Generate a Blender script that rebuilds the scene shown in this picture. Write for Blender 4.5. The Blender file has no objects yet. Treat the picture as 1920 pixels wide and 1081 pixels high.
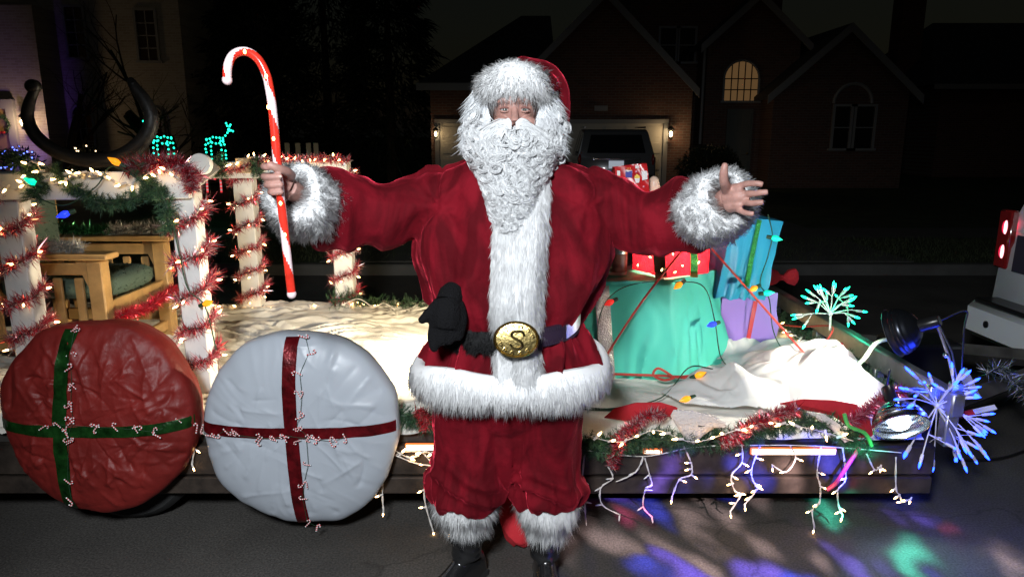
import bpy, bmesh, math, random
import numpy as np
from mathutils import Vector, Matrix, Quaternion
from mathutils.bvhtree import BVHTree

R = math.radians
random.seed(7)
rng = np.random.default_rng(7)
scene = bpy.context.scene
col = scene.collection

# ------------------------------------------------------------------ camera
CAM_Z, PITCH, FPX = 1.62, R(12.1), 1330.0
cam_d = bpy.data.cameras.new('camera')
cam_d.lens = 36.0 * FPX / 1920.0
cam_d.sensor_width = 36.0
cam_d.clip_end = 2000
cam_d.clip_start = 0.02
cam = bpy.data.objects.new('camera', cam_d)
cam.location = (0, 0, CAM_Z)
cam.rotation_euler = (R(90) - PITCH, 0, 0)
col.objects.link(cam)
scene.camera = cam

# ------------------------------------------------------------------ night sky
world = bpy.data.worlds.new('World'); scene.world = world
world.use_nodes = True
wn = world.node_tree.nodes; wl = world.node_tree.links
bg = wn['Background']
sky = wn.new('ShaderNodeTexSky'); sky.sky_type = 'NISHITA'; sky.sun_disc = False
sky.sun_elevation = R(1.0); sky.sun_rotation = R(200)
skm = wn.new('ShaderNodeMix'); skm.data_type = 'RGBA'; skm.inputs[0].default_value = 0.94
skm.inputs[7].default_value = (0.050, 0.065, 0.060, 1)
wl.new(sky.outputs[0], skm.inputs[6]); wl.new(skm.outputs[2], bg.inputs[0])
bg.inputs[1].default_value = 0.032

# faint moonlight
sun_d = bpy.data.lights.new('moon', 'SUN'); sun_d.energy = 0.008; sun_d.angle = R(8); sun_d.color = (0.8, 0.9, 1.0)
sun = bpy.data.objects.new('moon', sun_d); sun.rotation_euler = (R(52), 0, R(-25)); col.objects.link(sun)

def add_light(name, kind, loc, energy, color, size=0.05, target=None, spot=60, blend=0.5):
    d = bpy.data.lights.new(name, kind); d.energy = energy; d.color = color
    if kind in ('POINT', 'SPOT'): d.shadow_soft_size = size
    if kind == 'SPOT': d.spot_size = R(spot); d.spot_blend = blend
    if kind == 'AREA': d.size = size
    o = bpy.data.objects.new(name, d); o.location = loc; col.objects.link(o)
    if target is not None:
        o.rotation_euler = (Vector(target) - Vector(loc)).to_track_quat('-Z', 'Y').to_euler()
    return o

# added spot close to the camera to light the man; no fixture
FRONT_SPOT = add_light('added_front_spot', 'SPOT', (-0.40, -0.35, 2.35), 510, (0.91, 0.96, 1.0), 0.18, (0.22, 2.3, 0.46), 88, 0.6)

# assumed off-frame party light projector that throws coloured blots on the road; no fixture
PROJ = add_light('assumed_projector', 'SPOT', (1.45, 0.65, 1.45), 5500, (1, 1, 1), 0.016, (1.18, 1.80, 0.0), 54, 0.35)
d = PROJ.data; d.use_nodes = True
n = d.node_tree.nodes; l = d.node_tree.links
em = next(x for x in n if x.type == 'EMISSION')
tc = n.new('ShaderNodeTexCoord'); mp = n.new('ShaderNodeMapping'); mp.inputs['Scale'].default_value = (1.0, 1.0, 1.0)
nz = n.new('ShaderNodeTexNoise'); nz.inputs['Scale'].default_value = 9; nz.inputs['Detail'].default_value = 2
ad = n.new('ShaderNodeVectorMath'); ad.operation = 'MULTIPLY_ADD'; ad.inputs[1].default_value = (.20, .20, .20)
vo = n.new('ShaderNodeTexVoronoi'); vo.inputs['Scale'].default_value = 12
l.new(tc.outputs['Normal'], mp.inputs[0]); l.new(mp.outputs[0], nz.inputs['Vector'])
l.new(nz.outputs['Color'], ad.inputs[0]); l.new(mp.outputs[0], ad.inputs[2]); l.new(ad.outputs[0], vo.inputs['Vector'])
mr = n.new('ShaderNodeMapRange'); mr.inputs[1].default_value = 0.58; mr.inputs[2].default_value = 0.12
mr.inputs[3].default_value = 0.015; mr.inputs[4].default_value = 1.0; mr.interpolation_type = 'SMOOTHSTEP'
l.new(vo.outputs['Distance'], mr.inputs[0])
sx = n.new('ShaderNodeSeparateColor'); l.new(vo.outputs['Color'], sx.inputs[0])
cr = n.new('ShaderNodeValToRGB'); cr.color_ramp.interpolation = 'CONSTANT'
es = cr.color_ramp.elements
es[0].position = 0; es[0].color = (0.05, 0.07, 0.9, 1)
es[1].position = 0.26; es[1].color = (0.05, 0.62, 0.42, 1)
for p, c in ((0.44, (0.62, 0.06, 0.20, 1)), (0.58, (0.16, 0.10, 0.8, 1)), (0.78, (0.30, 0.22, 0.22, 1))):
    e = es.new(p); e.color = c
l.new(sx.outputs[0], cr.inputs[0]); l.new(cr.outputs[0], em.inputs['Color']); l.new(mr.outputs[0], em.inputs['Strength'])

# ------------------------------------------------------------------ picture
scene.view_settings.view_transform = 'Standard'; scene.view_settings.look = 'None'
scene.view_settings.exposure = 0.0; scene.view_settings.gamma = 1.0
scene.render.engine = 'CYCLES'
scene.cycles.use_denoising = True
scene.cycles.max_bounces = 7; scene.cycles.diffuse_bounces = 4; scene.cycles.transparent_max_bounces = 12
scene.cycles.sample_clamp_indirect = 3.0
scene.cycles.caustics_reflective = False; scene.cycles.caustics_refractive = False

# ------------------------------------------------------------------ helpers
CP, SP = math.cos(PITCH), math.sin(PITCH)
def ray(px, py):
    u = (px - 960) / FPX; v = (540.5 - py) / FPX
    return Vector((u, CP + v * SP, -SP + v * CP))
def P(px, py, Y):           # pixel direction cut by the plane y = Y
    r = ray(px, py); return Vector((0, 0, CAM_Z)) + r * (Y / r.y)
def PZ(px, py, z):          # pixel direction cut by the height z
    r = ray(px, py); return Vector((0, 0, CAM_Z)) + r * ((z - CAM_Z) / r.z)

def hash3(i, j, k, s):
    h = (i.astype(np.int64) * 374761393 + j.astype(np.int64) * 668265263 + k.astype(np.int64) * 2147483647 + s * 144665) & 0x7fffffff
    h = ((h ^ (h >> 13)) * 1274126177) & 0x7fffffff
    h = ((h ^ (h >> 16)) * 668265263) & 0x7fffffff
    return (h & 0xffff) / 65535.0
def vnoise(p, s=0):
    p = np.asarray(p, float); f = np.floor(p); t = p - f; t = t * t * (3 - 2 * t)
    i, j, k = (f[:, 0].astype(int), f[:, 1].astype(int), f[:, 2].astype(int))
    r = 0
    for a in (0, 1):
        for b in (0, 1):
            for c in (0, 1):
                w = (t[:, 0] if a else 1 - t[:, 0]) * (t[:, 1] if b else 1 - t[:, 1]) * (t[:, 2] if c else 1 - t[:, 2])
                r = r + w * hash3(i + a, j + b, k + c, s)
    return r * 2 - 1
def fbm(p, o=3, s=0):
    p = np.asarray(p, float); r = 0; a = 1.0
    for q in range(o):
        r = r + a * vnoise(p * (2 ** q), s + q * 17); a *= 0.5
    return r
def ridge(p, s=0):
    return 1 - np.abs(vnoise(p, s)) * 2

W = {}
def link(o, parent=None):
    col.objects.link(o)
    if parent is not None: o.parent = parent
    return o
def tag(o, label=None, cat=None, group=None, kind=None):
    if label: o['label'] = label
    if cat: o['category'] = cat
    if group: o['group'] = group
    if kind: o['kind'] = kind
    return o
def empty(name, loc, label, cat, group=None):
    o = bpy.data.objects.new(name, None); o.empty_display_size = 0.1
    o.location = loc; link(o); W[o] = Vector(loc)
    return tag(o, label, cat, group)

class MB:
    def __init__(s): s.v = []; s.f = []; s.m = []; s.off = 0
    def add(s, v, f, mi=0):
        o = s.off
        for q in v: s.v.append(tuple(q))
        for q in f: s.f.append([a + o for a in q]); s.m.append(mi)
        s.off += len(v); return s
    def box(s, c, d, mi=0, rot=None, taper=1.0):
        c = Vector(c); hx, hy, hz = d[0] / 2, d[1] / 2, d[2] / 2
        vs = []
        for z in (-hz, hz):
            k = taper if z > 0 else 1
            for x, y in ((-hx, -hy), (hx, -hy), (hx, hy), (-hx, hy)):
                q = Vector((x * k, y * k, z))
                if rot is not None: q = rot @ q
                vs.append(c + q)
        return s.add(vs, [(0, 3, 2, 1), (4, 5, 6, 7), (0, 1, 5, 4), (1, 2, 6, 5), (2, 3, 7, 6), (3, 0, 4, 7)], mi)
    def bbox(s, c, d, b=0.006, mi=0, rot=None):          # box with chamfered edges
        c = Vector(c); h = [q / 2 for q in d]; b = min([b] + [q * .45 for q in h])
        vs = []; idx = {}
        for sx in (-1, 1):
            for sy in (-1, 1):
                for sz in (-1, 1):
                    for ax in range(3):
                        q = [sx * (h[0] - b), sy * (h[1] - b), sz * (h[2] - b)]
                        q[ax] += b * (sx, sy, sz)[ax]
                        idx[(sx, sy, sz, ax)] = len(vs)
                        q = Vector(q)
                        if rot is not None: q = rot @ q
                        vs.append(c + q)
        fs = []
        for ax in range(3):
            a1, a2 = (ax + 1) % 3, (ax + 2) % 3
            for sg in (-1, 1):
                q = []
                for (u, w) in ((-1, -1), (1, -1), (1, 1), (-1, 1)):
                    k = [0, 0, 0]; k[ax] = sg; k[a1] = u; k[a2] = w
                    q.append(idx[(k[0], k[1], k[2], ax)])
                fs.append(q if sg > 0 else q[::-1])
        for ax in range(3):                                # edges
            a1, a2 = (ax + 1) % 3, (ax + 2) % 3
            for u in (-1, 1):
                for w in (-1, 1):
                    k0 = [0, 0, 0]; k0[a1] = u; k0[a2] = w; k1 = list(k0); k0[ax] = -1; k1[ax] = 1
                    q = [idx[(*k0, a1)], idx[(*k1, a1)], idx[(*k1, a2)], idx[(*k0, a2)]]
                    fs.append(q if u * w > 0 else q[::-1])
        for sx in (-1, 1):
            for sy in (-1, 1):
                for sz in (-1, 1):
                    q = [idx[(sx, sy, sz, 0)], idx[(sx, sy, sz, 1)], idx[(sx, sy, sz, 2)]]
                    fs.append(q if sx * sy * sz > 0 else q[::-1])
        return s.add(vs, fs, mi)
    def loft(s, rings, mi=0, cap=True, closed=True):
        n = len(rings[0]); vs = [q for r in rings for q in r]; fs = []
        for i in range(len(rings) - 1):
            for j in range(n if closed else n - 1):
                a = i * n + j; b = i * n + (j + 1) % n
                fs.append((a, b, b + n, a + n))
        if cap and closed:
            fs.append(tuple(range(n - 1, -1, -1))); k = (len(rings) - 1) * n; fs.append(tuple(range(k, k + n)))
        return s.add(vs, fs, mi)
    def tube(s, pts, rad, n=8, mi=0, cap=True, closed=False):
        pts = [Vector(q) for q in pts]; m = len(pts)
        if not hasattr(rad, '__len__'): rad = [rad] * m
        rings = []; prev = None
        for i in range(m):
            if closed: t = pts[(i + 1) % m] - pts[i - 1]
            else: t = pts[min(i + 1, m - 1)] - pts[max(i - 1, 0)]
            if t.length < 1e-9: t = Vector((0, 0, 1))
            t.normalize()
            if prev is None:
                a = Vector((0, 0, 1)) if abs(t.z) < .9 else Vector((1, 0, 0)); u = t.cross(a).normalized()
            else:
                u = prev - t * prev.dot(t); u.normalize()
            prev = u; w = t.cross(u)
            rings.append([pts[i] + (u * math.cos(2 * math.pi * k / n) + w * math.sin(2 * math.pi * k / n)) * rad[i] for k in range(n)])
        if closed: rings.append(rings[0]); cap = False
        return s.loft(rings, mi, cap)
    def lathe(s, prof, c=(0, 0, 0), axis=(0, 0, 1), n=24, mi=0, sx=1.0):
        ax = Vector(axis).normalized(); q = Vector((0, 0, 1)).rotation_difference(ax); c = Vector(c)
        rings = [[c + q @ Vector((r * sx * math.cos(2 * math.pi * k / n), r * math.sin(2 * math.pi * k / n), z)) for k in range(n)] for r, z in prof]
        return s.loft(rings, mi, cap=True)
    def sphere(s, c, r, n=14, m=9, mi=0, rot=None):
        r = r if hasattr(r, '__len__') else (r, r, r); c = Vector(c); rings = []
        for i in range(m + 1):
            a = -math.pi / 2 + math.pi * i / m; ca = max(math.cos(a), 1e-3)
            ring = []
            for k in range(n):
                q = Vector((r[0] * ca * math.cos(2 * math.pi * k / n), r[1] * ca * math.sin(2 * math.pi * k / n), r[2] * math.sin(a)))
                if rot is not None: q = rot @ q
                ring.append(c + q)
            rings.append(ring)
        return s.loft(rings, mi)
    def build(s, name, mats, parent=None, smooth=True, origin=None):
        o0 = W[parent] if parent is not None else Vector(origin or (0, 0, 0))
        me = bpy.data.meshes.new(name)
        me.from_pydata([(q[0] - o0.x, q[1] - o0.y, q[2] - o0.z) for q in s.v], [], s.f)
        if not isinstance(mats, (list, tuple)): mats = [mats]
        for q in mats: me.materials.append(q)
        me.polygons.foreach_set('material_index', s.m)
        if 3 < len(s.f) < 60000:
            bm_ = bmesh.new(); bm_.from_mesh(me); bmesh.ops.recalc_face_normals(bm_, faces=bm_.faces[:]); bm_.to_mesh(me); bm_.free()
        me.polygons.foreach_set('use_smooth', [smooth] * len(s.f))
        if smooth:
            try: me.set_sharp_from_angle(angle=R(42))
            except Exception: pass
        me.update()
        o = bpy.data.objects.new(name, me); link(o, parent)
        if parent is None: o.location = o0
        W[o] = o0
        return o

def np_mesh(name, v, tris, mats, parent=None, colors=None, normals=None, smooth=True, quads=False, mi=None, origin=None):
    o0 = np.array(W[parent]) if parent is not None else np.array(origin if origin is not None else (0, 0, 0.))
    v = np.asarray(v, np.float32) - o0.astype(np.float32); tris = np.asarray(tris, np.int32)
    k = 4 if quads else 3
    me = bpy.data.meshes.new(name); me.vertices.add(len(v)); me.vertices.foreach_set('co', v.ravel())
    me.loops.add(len(tris) * k); me.loops.foreach_set('vertex_index', tris.ravel())
    me.polygons.add(len(tris)); me.polygons.foreach_set('loop_start', np.arange(0, len(tris) * k, k, dtype=np.int32))
    me.polygons.foreach_set('loop_total', np.full(len(tris), k, np.int32))
    me.polygons.foreach_set('use_smooth', np.full(len(tris), smooth))
    if not isinstance(mats, (list, tuple)): mats = [mats]
    for q in mats: me.materials.append(q)
    if mi is not None: me.polygons.foreach_set('material_index', np.asarray(mi, np.int32))
    me.update(calc_edges=True); me.validate()
    if colors is not None:
        at = me.attributes.new('Col', 'FLOAT_COLOR', 'POINT')
        c = np.ones((len(v), 4), np.float32); c[:, :3] = colors; at.data.foreach_set('color', c.ravel())
    if normals is not None:
        me.normals_split_custom_set_from_vertices(np.asarray(normals, np.float32).tolist())
    o = bpy.data.objects.new(name, me); link(o, parent)
    if parent is None: o.location = Vector(o0.tolist())
    W[o] = Vector(o0.tolist())
    return o

def copy_obj(o, loc, rot=None, parent=None, scale=None):
    c = bpy.data.objects.new(o.name.split('.')[0], o.data)
    link(c, parent); base = W[parent] if parent is not None else Vector()
    c.location = Vector(loc) - base; W[c] = Vector(loc)
    if rot is not None:
        c.rotation_mode = 'QUATERNION'; c.rotation_quaternion = rot
    if scale is not None: c.scale = scale if hasattr(scale, '__len__') else (scale,) * 3
    return c
def inst(name, me, loc, rot=None, parent=None, scale=None):
    c = bpy.data.objects.new(name, me); link(c, parent); base = W[parent] if parent is not None else Vector()
    c.location = Vector(loc) - base; W[c] = Vector(loc)
    if rot is not None: c.rotation_mode = 'QUATERNION'; c.rotation_quaternion = rot
    if scale is not None: c.scale = scale if hasattr(scale, '__len__') else (scale,) * 3
    return c
def mesh_only(mb, name, mats, smooth=True):
    o = mb.build(name, mats, None, smooth); me = o.data; bpy.data.objects.remove(o); return me

def smooth_path(pts, k=6):
    pts = [Vector(q) for q in pts]; out = []
    for i in range(len(pts) - 1):
        p0 = pts[max(i - 1, 0)]; p1 = pts[i]; p2 = pts[i + 1]; p3 = pts[min(i + 2, len(pts) - 1)]
        for j in range(k):
            t = j / k
            out.append(0.5 * ((2 * p1) + (p2 - p0) * t + (2 * p0 - 5 * p1 + 4 * p2 - p3) * t * t + (3 * p1 - p0 - 3 * p2 + p3) * t ** 3))
    out.append(pts[-1]); return out
def resample(pts, n):
    a = np.array([tuple(q) for q in pts]); d = np.r_[0, np.cumsum(np.linalg.norm(np.diff(a, axis=0), axis=1))]
    t = np.linspace(0, d[-1], n); return np.stack([np.interp(t, d, a[:, i]) for i in range(3)], 1)

# ------------------------------------------------------------------ materials
def mat(name, color, rough=0.6, metal=0.0, spec=0.4, sheen=0.0, sheen_tint=None, sheen_rough=0.3, noise=0.0, nscale=8.0, bump=0.0, bscale=60.0, bdist=.01, bdistort=0.0, bridge=False,
        emit=None, estr=0.0, coat=0.0, trans=0.0, attr=False, sss=0.0, alpha=None, translucent=0.0, ndet=4):
    m = bpy.data.materials.new(name); m.use_nodes = True; n = m.node_tree.nodes; l = m.node_tree.links
    b = n['Principled BSDF']
    c = (*color, 1)
    b.inputs['Base Color'].default_value = c; b.inputs['Roughness'].default_value = rough; b.inputs['Metallic'].default_value = metal
    b.inputs['Specular IOR Level'].default_value = spec
    if sheen: b.inputs['Sheen Weight'].default_value = sheen; b.inputs['Sheen Roughness'].default_value = sheen_rough; b.inputs['Sheen Tint'].default_value = (*(sheen_tint or color), 1)
    if coat: b.inputs['Coat Weight'].default_value = coat; b.inputs['Coat Roughness'].default_value = 0.08
    if trans: b.inputs['Transmission Weight'].default_value = trans
    if sss: b.inputs['Subsurface Weight'].default_value = sss; b.inputs['Subsurface Radius'].default_value = (.01, .004, .002); b.inputs['Subsurface Scale'].default_value = 0.6
    if alpha is not None: b.inputs['Alpha'].default_value = alpha
    if emit: b.inputs['Emission Color'].default_value = (*emit, 1); b.inputs['Emission Strength'].default_value = estr
    src = None
    if attr:
        a = n.new('ShaderNodeAttribute'); a.attribute_name = 'Col'; l.new(a.outputs['Color'], b.inputs['Base Color']); src = a.outputs['Color']
    if noise or bump:
        tcn = n.new('ShaderNodeTexCoord')
    if noise:
        nt = n.new('ShaderNodeTexNoise'); nt.inputs['Scale'].default_value = nscale; nt.inputs['Detail'].default_value = ndet; nt.inputs['Roughness'].default_value = .6
        l.new(tcn.outputs['Object'], nt.inputs['Vector'])
        mrn = n.new('ShaderNodeMapRange'); mrn.inputs[1].default_value = .3; mrn.inputs[2].default_value = .7
        mrn.inputs[3].default_value = 1 - noise; mrn.inputs[4].default_value = 1 + noise; l.new(nt.outputs[0], mrn.inputs[0])
        mx = n.new('ShaderNodeMix'); mx.data_type = 'RGBA'; mx.blend_type = 'MULTIPLY'; mx.inputs[0].default_value = 1
        if src is not None: l.new(src, mx.inputs[6])
        else: mx.inputs[6].default_value = c
        l.new(mrn.outputs[0], mx.inputs[7]); l.new(mx.outputs[2], b.inputs['Base Color'])
        src = mx.outputs[2]
    if bump:
        nb = n.new('ShaderNodeTexNoise'); nb.inputs['Scale'].default_value = bscale; nb.inputs['Detail'].default_value = 3
        l.new(tcn.outputs['Object'], nb.inputs['Vector'])
        bp = n.new('ShaderNodeBump'); bp.inputs['Strength'].default_value = bump; bp.inputs['Distance'].default_value = bdist; nb.inputs['Distortion'].default_value = bdistort
        if bridge: nb.noise_type = 'RIDGED_MULTIFRACTAL'; nb.inputs['Roughness'].default_value = .4
        l.new(nb.outputs[0], bp.inputs['Height']); l.new(bp.outputs[0], b.inputs['Normal'])
    if translucent:
        tr = n.new('ShaderNodeBsdfTranslucent'); tr.inputs[0].default_value = c
        if src is not None: l.new(src, tr.inputs[0])
        ms = n.new('ShaderNodeMixShader'); ms.inputs[0].default_value = translucent
        out = n['Material Output']; l.new(b.outputs[0], ms.inputs[1]); l.new(tr.outputs[0], ms.inputs[2]); l.new(ms.outputs[0], out.inputs[0])
    return m
def bulb_mat(name, color, s): return mat(name, tuple(min(1, q * .8 + .02) for q in color), 0.2, emit=color, estr=s)

M = {}
M['skin'] = mat('skin', (0.40, 0.215, 0.18), 0.5, sss=0.12, noise=.22, nscale=40, bump=.12, bscale=260)
M['fur'] = mat('white_fur', (0.84, 0.85, 0.86), 0.75, spec=.15, attr=True, translucent=.4)
M['fur_base'] = mat('fur_backing', (0.90, 0.905, 0.91), 0.9, spec=.1)
M['beard'] = mat('beard_hair', (0.72, 0.73, 0.75), 0.27, spec=.9, attr=True, translucent=.15)
M['boot'] = mat('black_leather', (0.012, 0.012, 0.013), 0.22, spec=.6, coat=.6, bump=.25, bscale=26)
M['belt'] = mat('belt_leather', (0.03, 0.018, 0.035), 0.4, bump=.15, bscale=120)
M['black_knit'] = mat('black_knit', (0.008, 0.008, 0.009), 0.95, spec=.1, sheen=.12, bump=.8, bscale=180)
M['gold'] = mat('gold', (0.72, 0.55, 0.22), 0.24, 1.0, bump=.12, bscale=90)
M['silver'] = mat('silver', (0.7, 0.7, 0.68), 0.3, 1.0, bump=.2, bscale=150)
M['dark_gold'] = mat('dark_gold', (0.20, 0.14, 0.05), 0.35, 1.0)
M['white_paint'] = mat('white_paint', (0.78, 0.78, 0.76), 0.5, noise=.06, nscale=14, bump=.06, bscale=40)
M['raw_wood'] = mat('raw_wood', (0.62, 0.46, 0.27), 0.6, noise=.12, nscale=20)
M['steel'] = mat('galvanised_steel', (0.46, 0.45, 0.43), 0.42, .85, noise=.2, nscale=12, bump=.1, bscale=50)
M['dark_steel'] = mat('dark_steel', (0.06, 0.055, 0.05), 0.6, .3, noise=.4, nscale=10)
M['rust_beam'] = mat('weathered_beam', (0.036, 0.026, 0.020), 0.7, .15, noise=.75, nscale=9, bump=.2, bscale=40)
M['rubber'] = mat('rubber', (0.018, 0.018, 0.018), 0.85, bump=.15, bscale=60)
M['black_plastic'] = mat('black_plastic', (0.012, 0.012, 0.013), 0.3)
M['green_wire'] = mat('green_wire', (0.02, 0.06, 0.03), 0.5)
M['white_wire'] = mat('white_wire', (0.72, 0.68, 0.64), 0.5)
M['sage_cord'] = mat('sage_cord', (0.36, 0.50, 0.36), 0.5)
M['tinsel'] = mat('tinsel', (0.8, 0.1, 0.12), 0.25, .6, attr=True)
M['needles'] = mat('pine_needles', (0.05, 0.12, 0.05), 0.6, attr=True, spec=.3)
M['pole_wire'] = mat('garland_core', (0.03, 0.05, 0.03), 0.7)
M['red_rope'] = mat('red_rope', (0.62, 0.07, 0.05), 0.6, bump=.5, bscale=300)
M['oak'] = mat('oak_wood', (0.50, 0.30, 0.115), 0.42, noise=.25, nscale=9, bump=.08, bscale=50)
M['green_fabric'] = mat('green_fabric', (0.085, 0.13, 0.10), 0.95, sheen=.5, bump=.4, bscale=200)
M['asphalt'] = None
M['bulb_warm'] = bulb_mat('bulb_warm', (1.0, 0.58, 0.22), 24)
M['bulb_warm_dim'] = bulb_mat('bulb_warm_dim', (1.0, 0.6, 0.3), 5)
M['bulb_clear'] = mat('bulb_clear', (0.8, 0.8, 0.8), 0.1)
M['bulb_blue'] = bulb_mat('bulb_blue', (0.01, 0.03, 1.0), 2.2)
M['bulb_green'] = bulb_mat('bulb_green', (0.0, 0.65, 0.34), 1.8)
M['bulb_orange'] = bulb_mat('bulb_orange', (1.0, 0.36, 0.01), 1.0)
M['bulb_red'] = bulb_mat('bulb_red', (1.0, 0.03, 0.02), .5)
M['led_blue'] = bulb_mat('led_blue', (0.012, 0.05, 1.0), 13)
M['led_green'] = bulb_mat('led_green', (0.01, 1.0, 0.5), 8)

# velvet: dark crimson with a raised nap brushed in patches
def velvet(name, base, tint):
    m = bpy.data.materials.new(name); m.use_nodes = True; n = m.node_tree.nodes; l = m.node_tree.links
    b = n['Principled BSDF']; b.inputs['Roughness'].default_value = .85; b.inputs['Specular IOR Level'].default_value = .12
    b.inputs['Sheen Roughness'].default_value = .32; b.inputs['Sheen Tint'].default_value = (*tint, 1)
    t = n.new('ShaderNodeTexCoord'); a = n.new('ShaderNodeTexNoise'); a.inputs['Scale'].default_value = 5; a.inputs['Detail'].default_value = 5; a.inputs['Distortion'].default_value = 1.6
    mpv = n.new('ShaderNodeMapping'); mpv.inputs['Scale'].default_value = (1.5, 1.5, .55); l.new(t.outputs['Object'], mpv.inputs[0]); l.new(mpv.outputs[0], a.inputs['Vector'])
    r = n.new('ShaderNodeMapRange'); r.inputs[1].default_value = .40; r.inputs[2].default_value = .62; r.inputs[3].default_value = .30; r.inputs[4].default_value = 1.0
    l.new(a.outputs[0], r.inputs[0]); l.new(r.outputs[0], b.inputs['Sheen Weight'])
    mx = n.new('ShaderNodeMix'); mx.data_type = 'RGBA'; mx.inputs[6].default_value = (*[q * .35 for q in base], 1); mx.inputs[7].default_value = (*[q * 1.5 for q in base], 1)
    l.new(r.outputs[0], mx.inputs[0]); l.new(mx.outputs[2], b.inputs['Base Color'])
    f = n.new('ShaderNodeTexNoise'); f.inputs['Scale'].default_value = 420; l.new(t.outputs['Object'], f.inputs['Vector'])
    f2 = n.new('ShaderNodeTexNoise'); f2.inputs['Scale'].default_value = 11; f2.inputs['Detail'].default_value = 3; l.new(t.outputs['Object'], f2.inputs['Vector'])
    b1 = n.new('ShaderNodeBump'); b1.inputs['Strength'].default_value = .5; b1.inputs['Distance'].default_value = .03; l.new(f2.outputs[0], b1.inputs['Height'])
    b2 = n.new('ShaderNodeBump'); b2.inputs['Strength'].default_value = .3; b2.inputs['Distance'].default_value = .003; l.new(f.outputs[0], b2.inputs['Height']); l.new(b1.outputs[0], b2.inputs['Normal'])
    l.new(b2.outputs[0], b.inputs['Normal'])
    return m
M['velvet'] = velvet('crimson_velvet', (0.120, 0.003, 0.008), (1.0, 0.06, 0.11))

def obj_tris(o):
    me = o.data; me.calc_loop_triangles()
    v = np.empty(len(me.vertices) * 3, np.float32); me.vertices.foreach_get('co', v); v = v.reshape(-1, 3)
    t = np.empty(len(me.loop_triangles) * 3, np.int32); me.loop_triangles.foreach_get('vertices', t); t = t.reshape(-1, 3)
    return v + np.array(W[o], np.float32), t
def sample_surface(o, N):
    v, t = obj_tris(o); a, b, c = v[t[:, 0]], v[t[:, 1]], v[t[:, 2]]
    nn = np.cross(b - a, c - a); ar = np.linalg.norm(nn, axis=1); nn = nn / np.maximum(ar[:, None], 1e-12)
    i = rng.choice(len(t), N, p=ar / ar.sum()); u = rng.random((N, 1)); w = rng.random((N, 1)); k = (u + w > 1); u = np.where(k, 1 - u, u); w = np.where(k, 1 - w, w)
    return a[i] + (b[i] - a[i]) * u + (c[i] - a[i]) * w, nn[i]
def unit(a): return a / np.maximum(np.linalg.norm(a, axis=-1, keepdims=True), 1e-9)
def strands(p, d, ln, wd, bend, seg=3, wdir=None, nrm=None):
    """tapered ribbons: root p, direction d, length ln, half width wd, bend vector added along the length"""
    N = len(p); ln = np.broadcast_to(ln, (N,))[:, None]; wd = np.broadcast_to(wd, (N,))[:, None]
    side = unit(np.cross(d, rng.normal(size=(N, 3)) if wdir is None else wdir))
    if nrm is not None: side = side * np.where((np.cross(side, d) * nrm).sum(1, keepdims=True) < 0, -1., 1.)
    V = []
    for s in range(seg):
        t = s / seg; c = p + (d * t + bend * t * t) * ln; w = wd * (1 - .75 * t)
        V += [c - side * w, c + side * w]
    V.append(p + (d + bend) * ln)
    V = np.stack(V, 1); K = 2 * seg + 1
    F = []
    for s in range(seg - 1):
        a = 2 * s; F += [(a, a + 1, a + 3), (a, a + 3, a + 2)]
    F.append((2 * seg - 2, 2 * seg - 1, 2 * seg))
    F = np.array(F)[None] + (np.arange(N) * K)[:, None, None]
    return V.reshape(-1, 3), F.reshape(-1, 3), K
def fur_on(base, name, parent, N, ln=.03, wd=.0011, lay=(0, 0, 0), layw=.6, rand=.45, col_=(.90, .905, .91), matr=None, clump=9.0, jit=.10, face=None, ctr=None, up=.5):
    p, nn = sample_surface(base, N)
    if ctr is not None:
        cq = np.array([tuple(ctr(q)) for q in p]) if callable(ctr) else np.array(tuple(ctr))
        if (nn * (p - cq)).sum(1).mean() < 0: nn = -nn
    if face is not None and (nn @ np.asarray(face, float)).mean() < 0: nn = -nn
    lay = np.asarray(lay, float)
    lay = np.broadcast_to(lay, p.shape)
    cl = np.stack([vnoise(p * clump * 10, 3), vnoise(p * clump * 10, 5), vnoise(p * clump * 10, 9)], 1)
    tg = rng.normal(size=p.shape); tg = unit(tg - nn * (tg * nn).sum(1, keepdims=True))
    d = unit(nn * up + lay * layw + cl * rand + tg * .30)
    L = ln * (0.65 + .7 * rng.random(N)) * (1 + .25 * vnoise(p * 30, 2))
    bend = lay * layw * .6 + cl * .45 + np.array([0, 0, -.25])
    nr = unit(nn + cl * .22 + rng.normal(size=p.shape) * .16)
    v, f, K = strands(p, d, L, wd, bend, 3, wdir=unit(nn + rng.normal(size=p.shape) * .3), nrm=nr)
    nr = np.repeat(nr, K, 0)
    shade = 1 + jit * .6 * (rng.random(N) - .5) * 2 + .07 * vnoise(p * 25, 8)
    c = np.clip(np.repeat(shade, K)[:, None] * np.array(col_), 0, .95)
    return np_mesh(name, v, f, matr or M['fur'], parent, colors=c, normals=nr)
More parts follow.
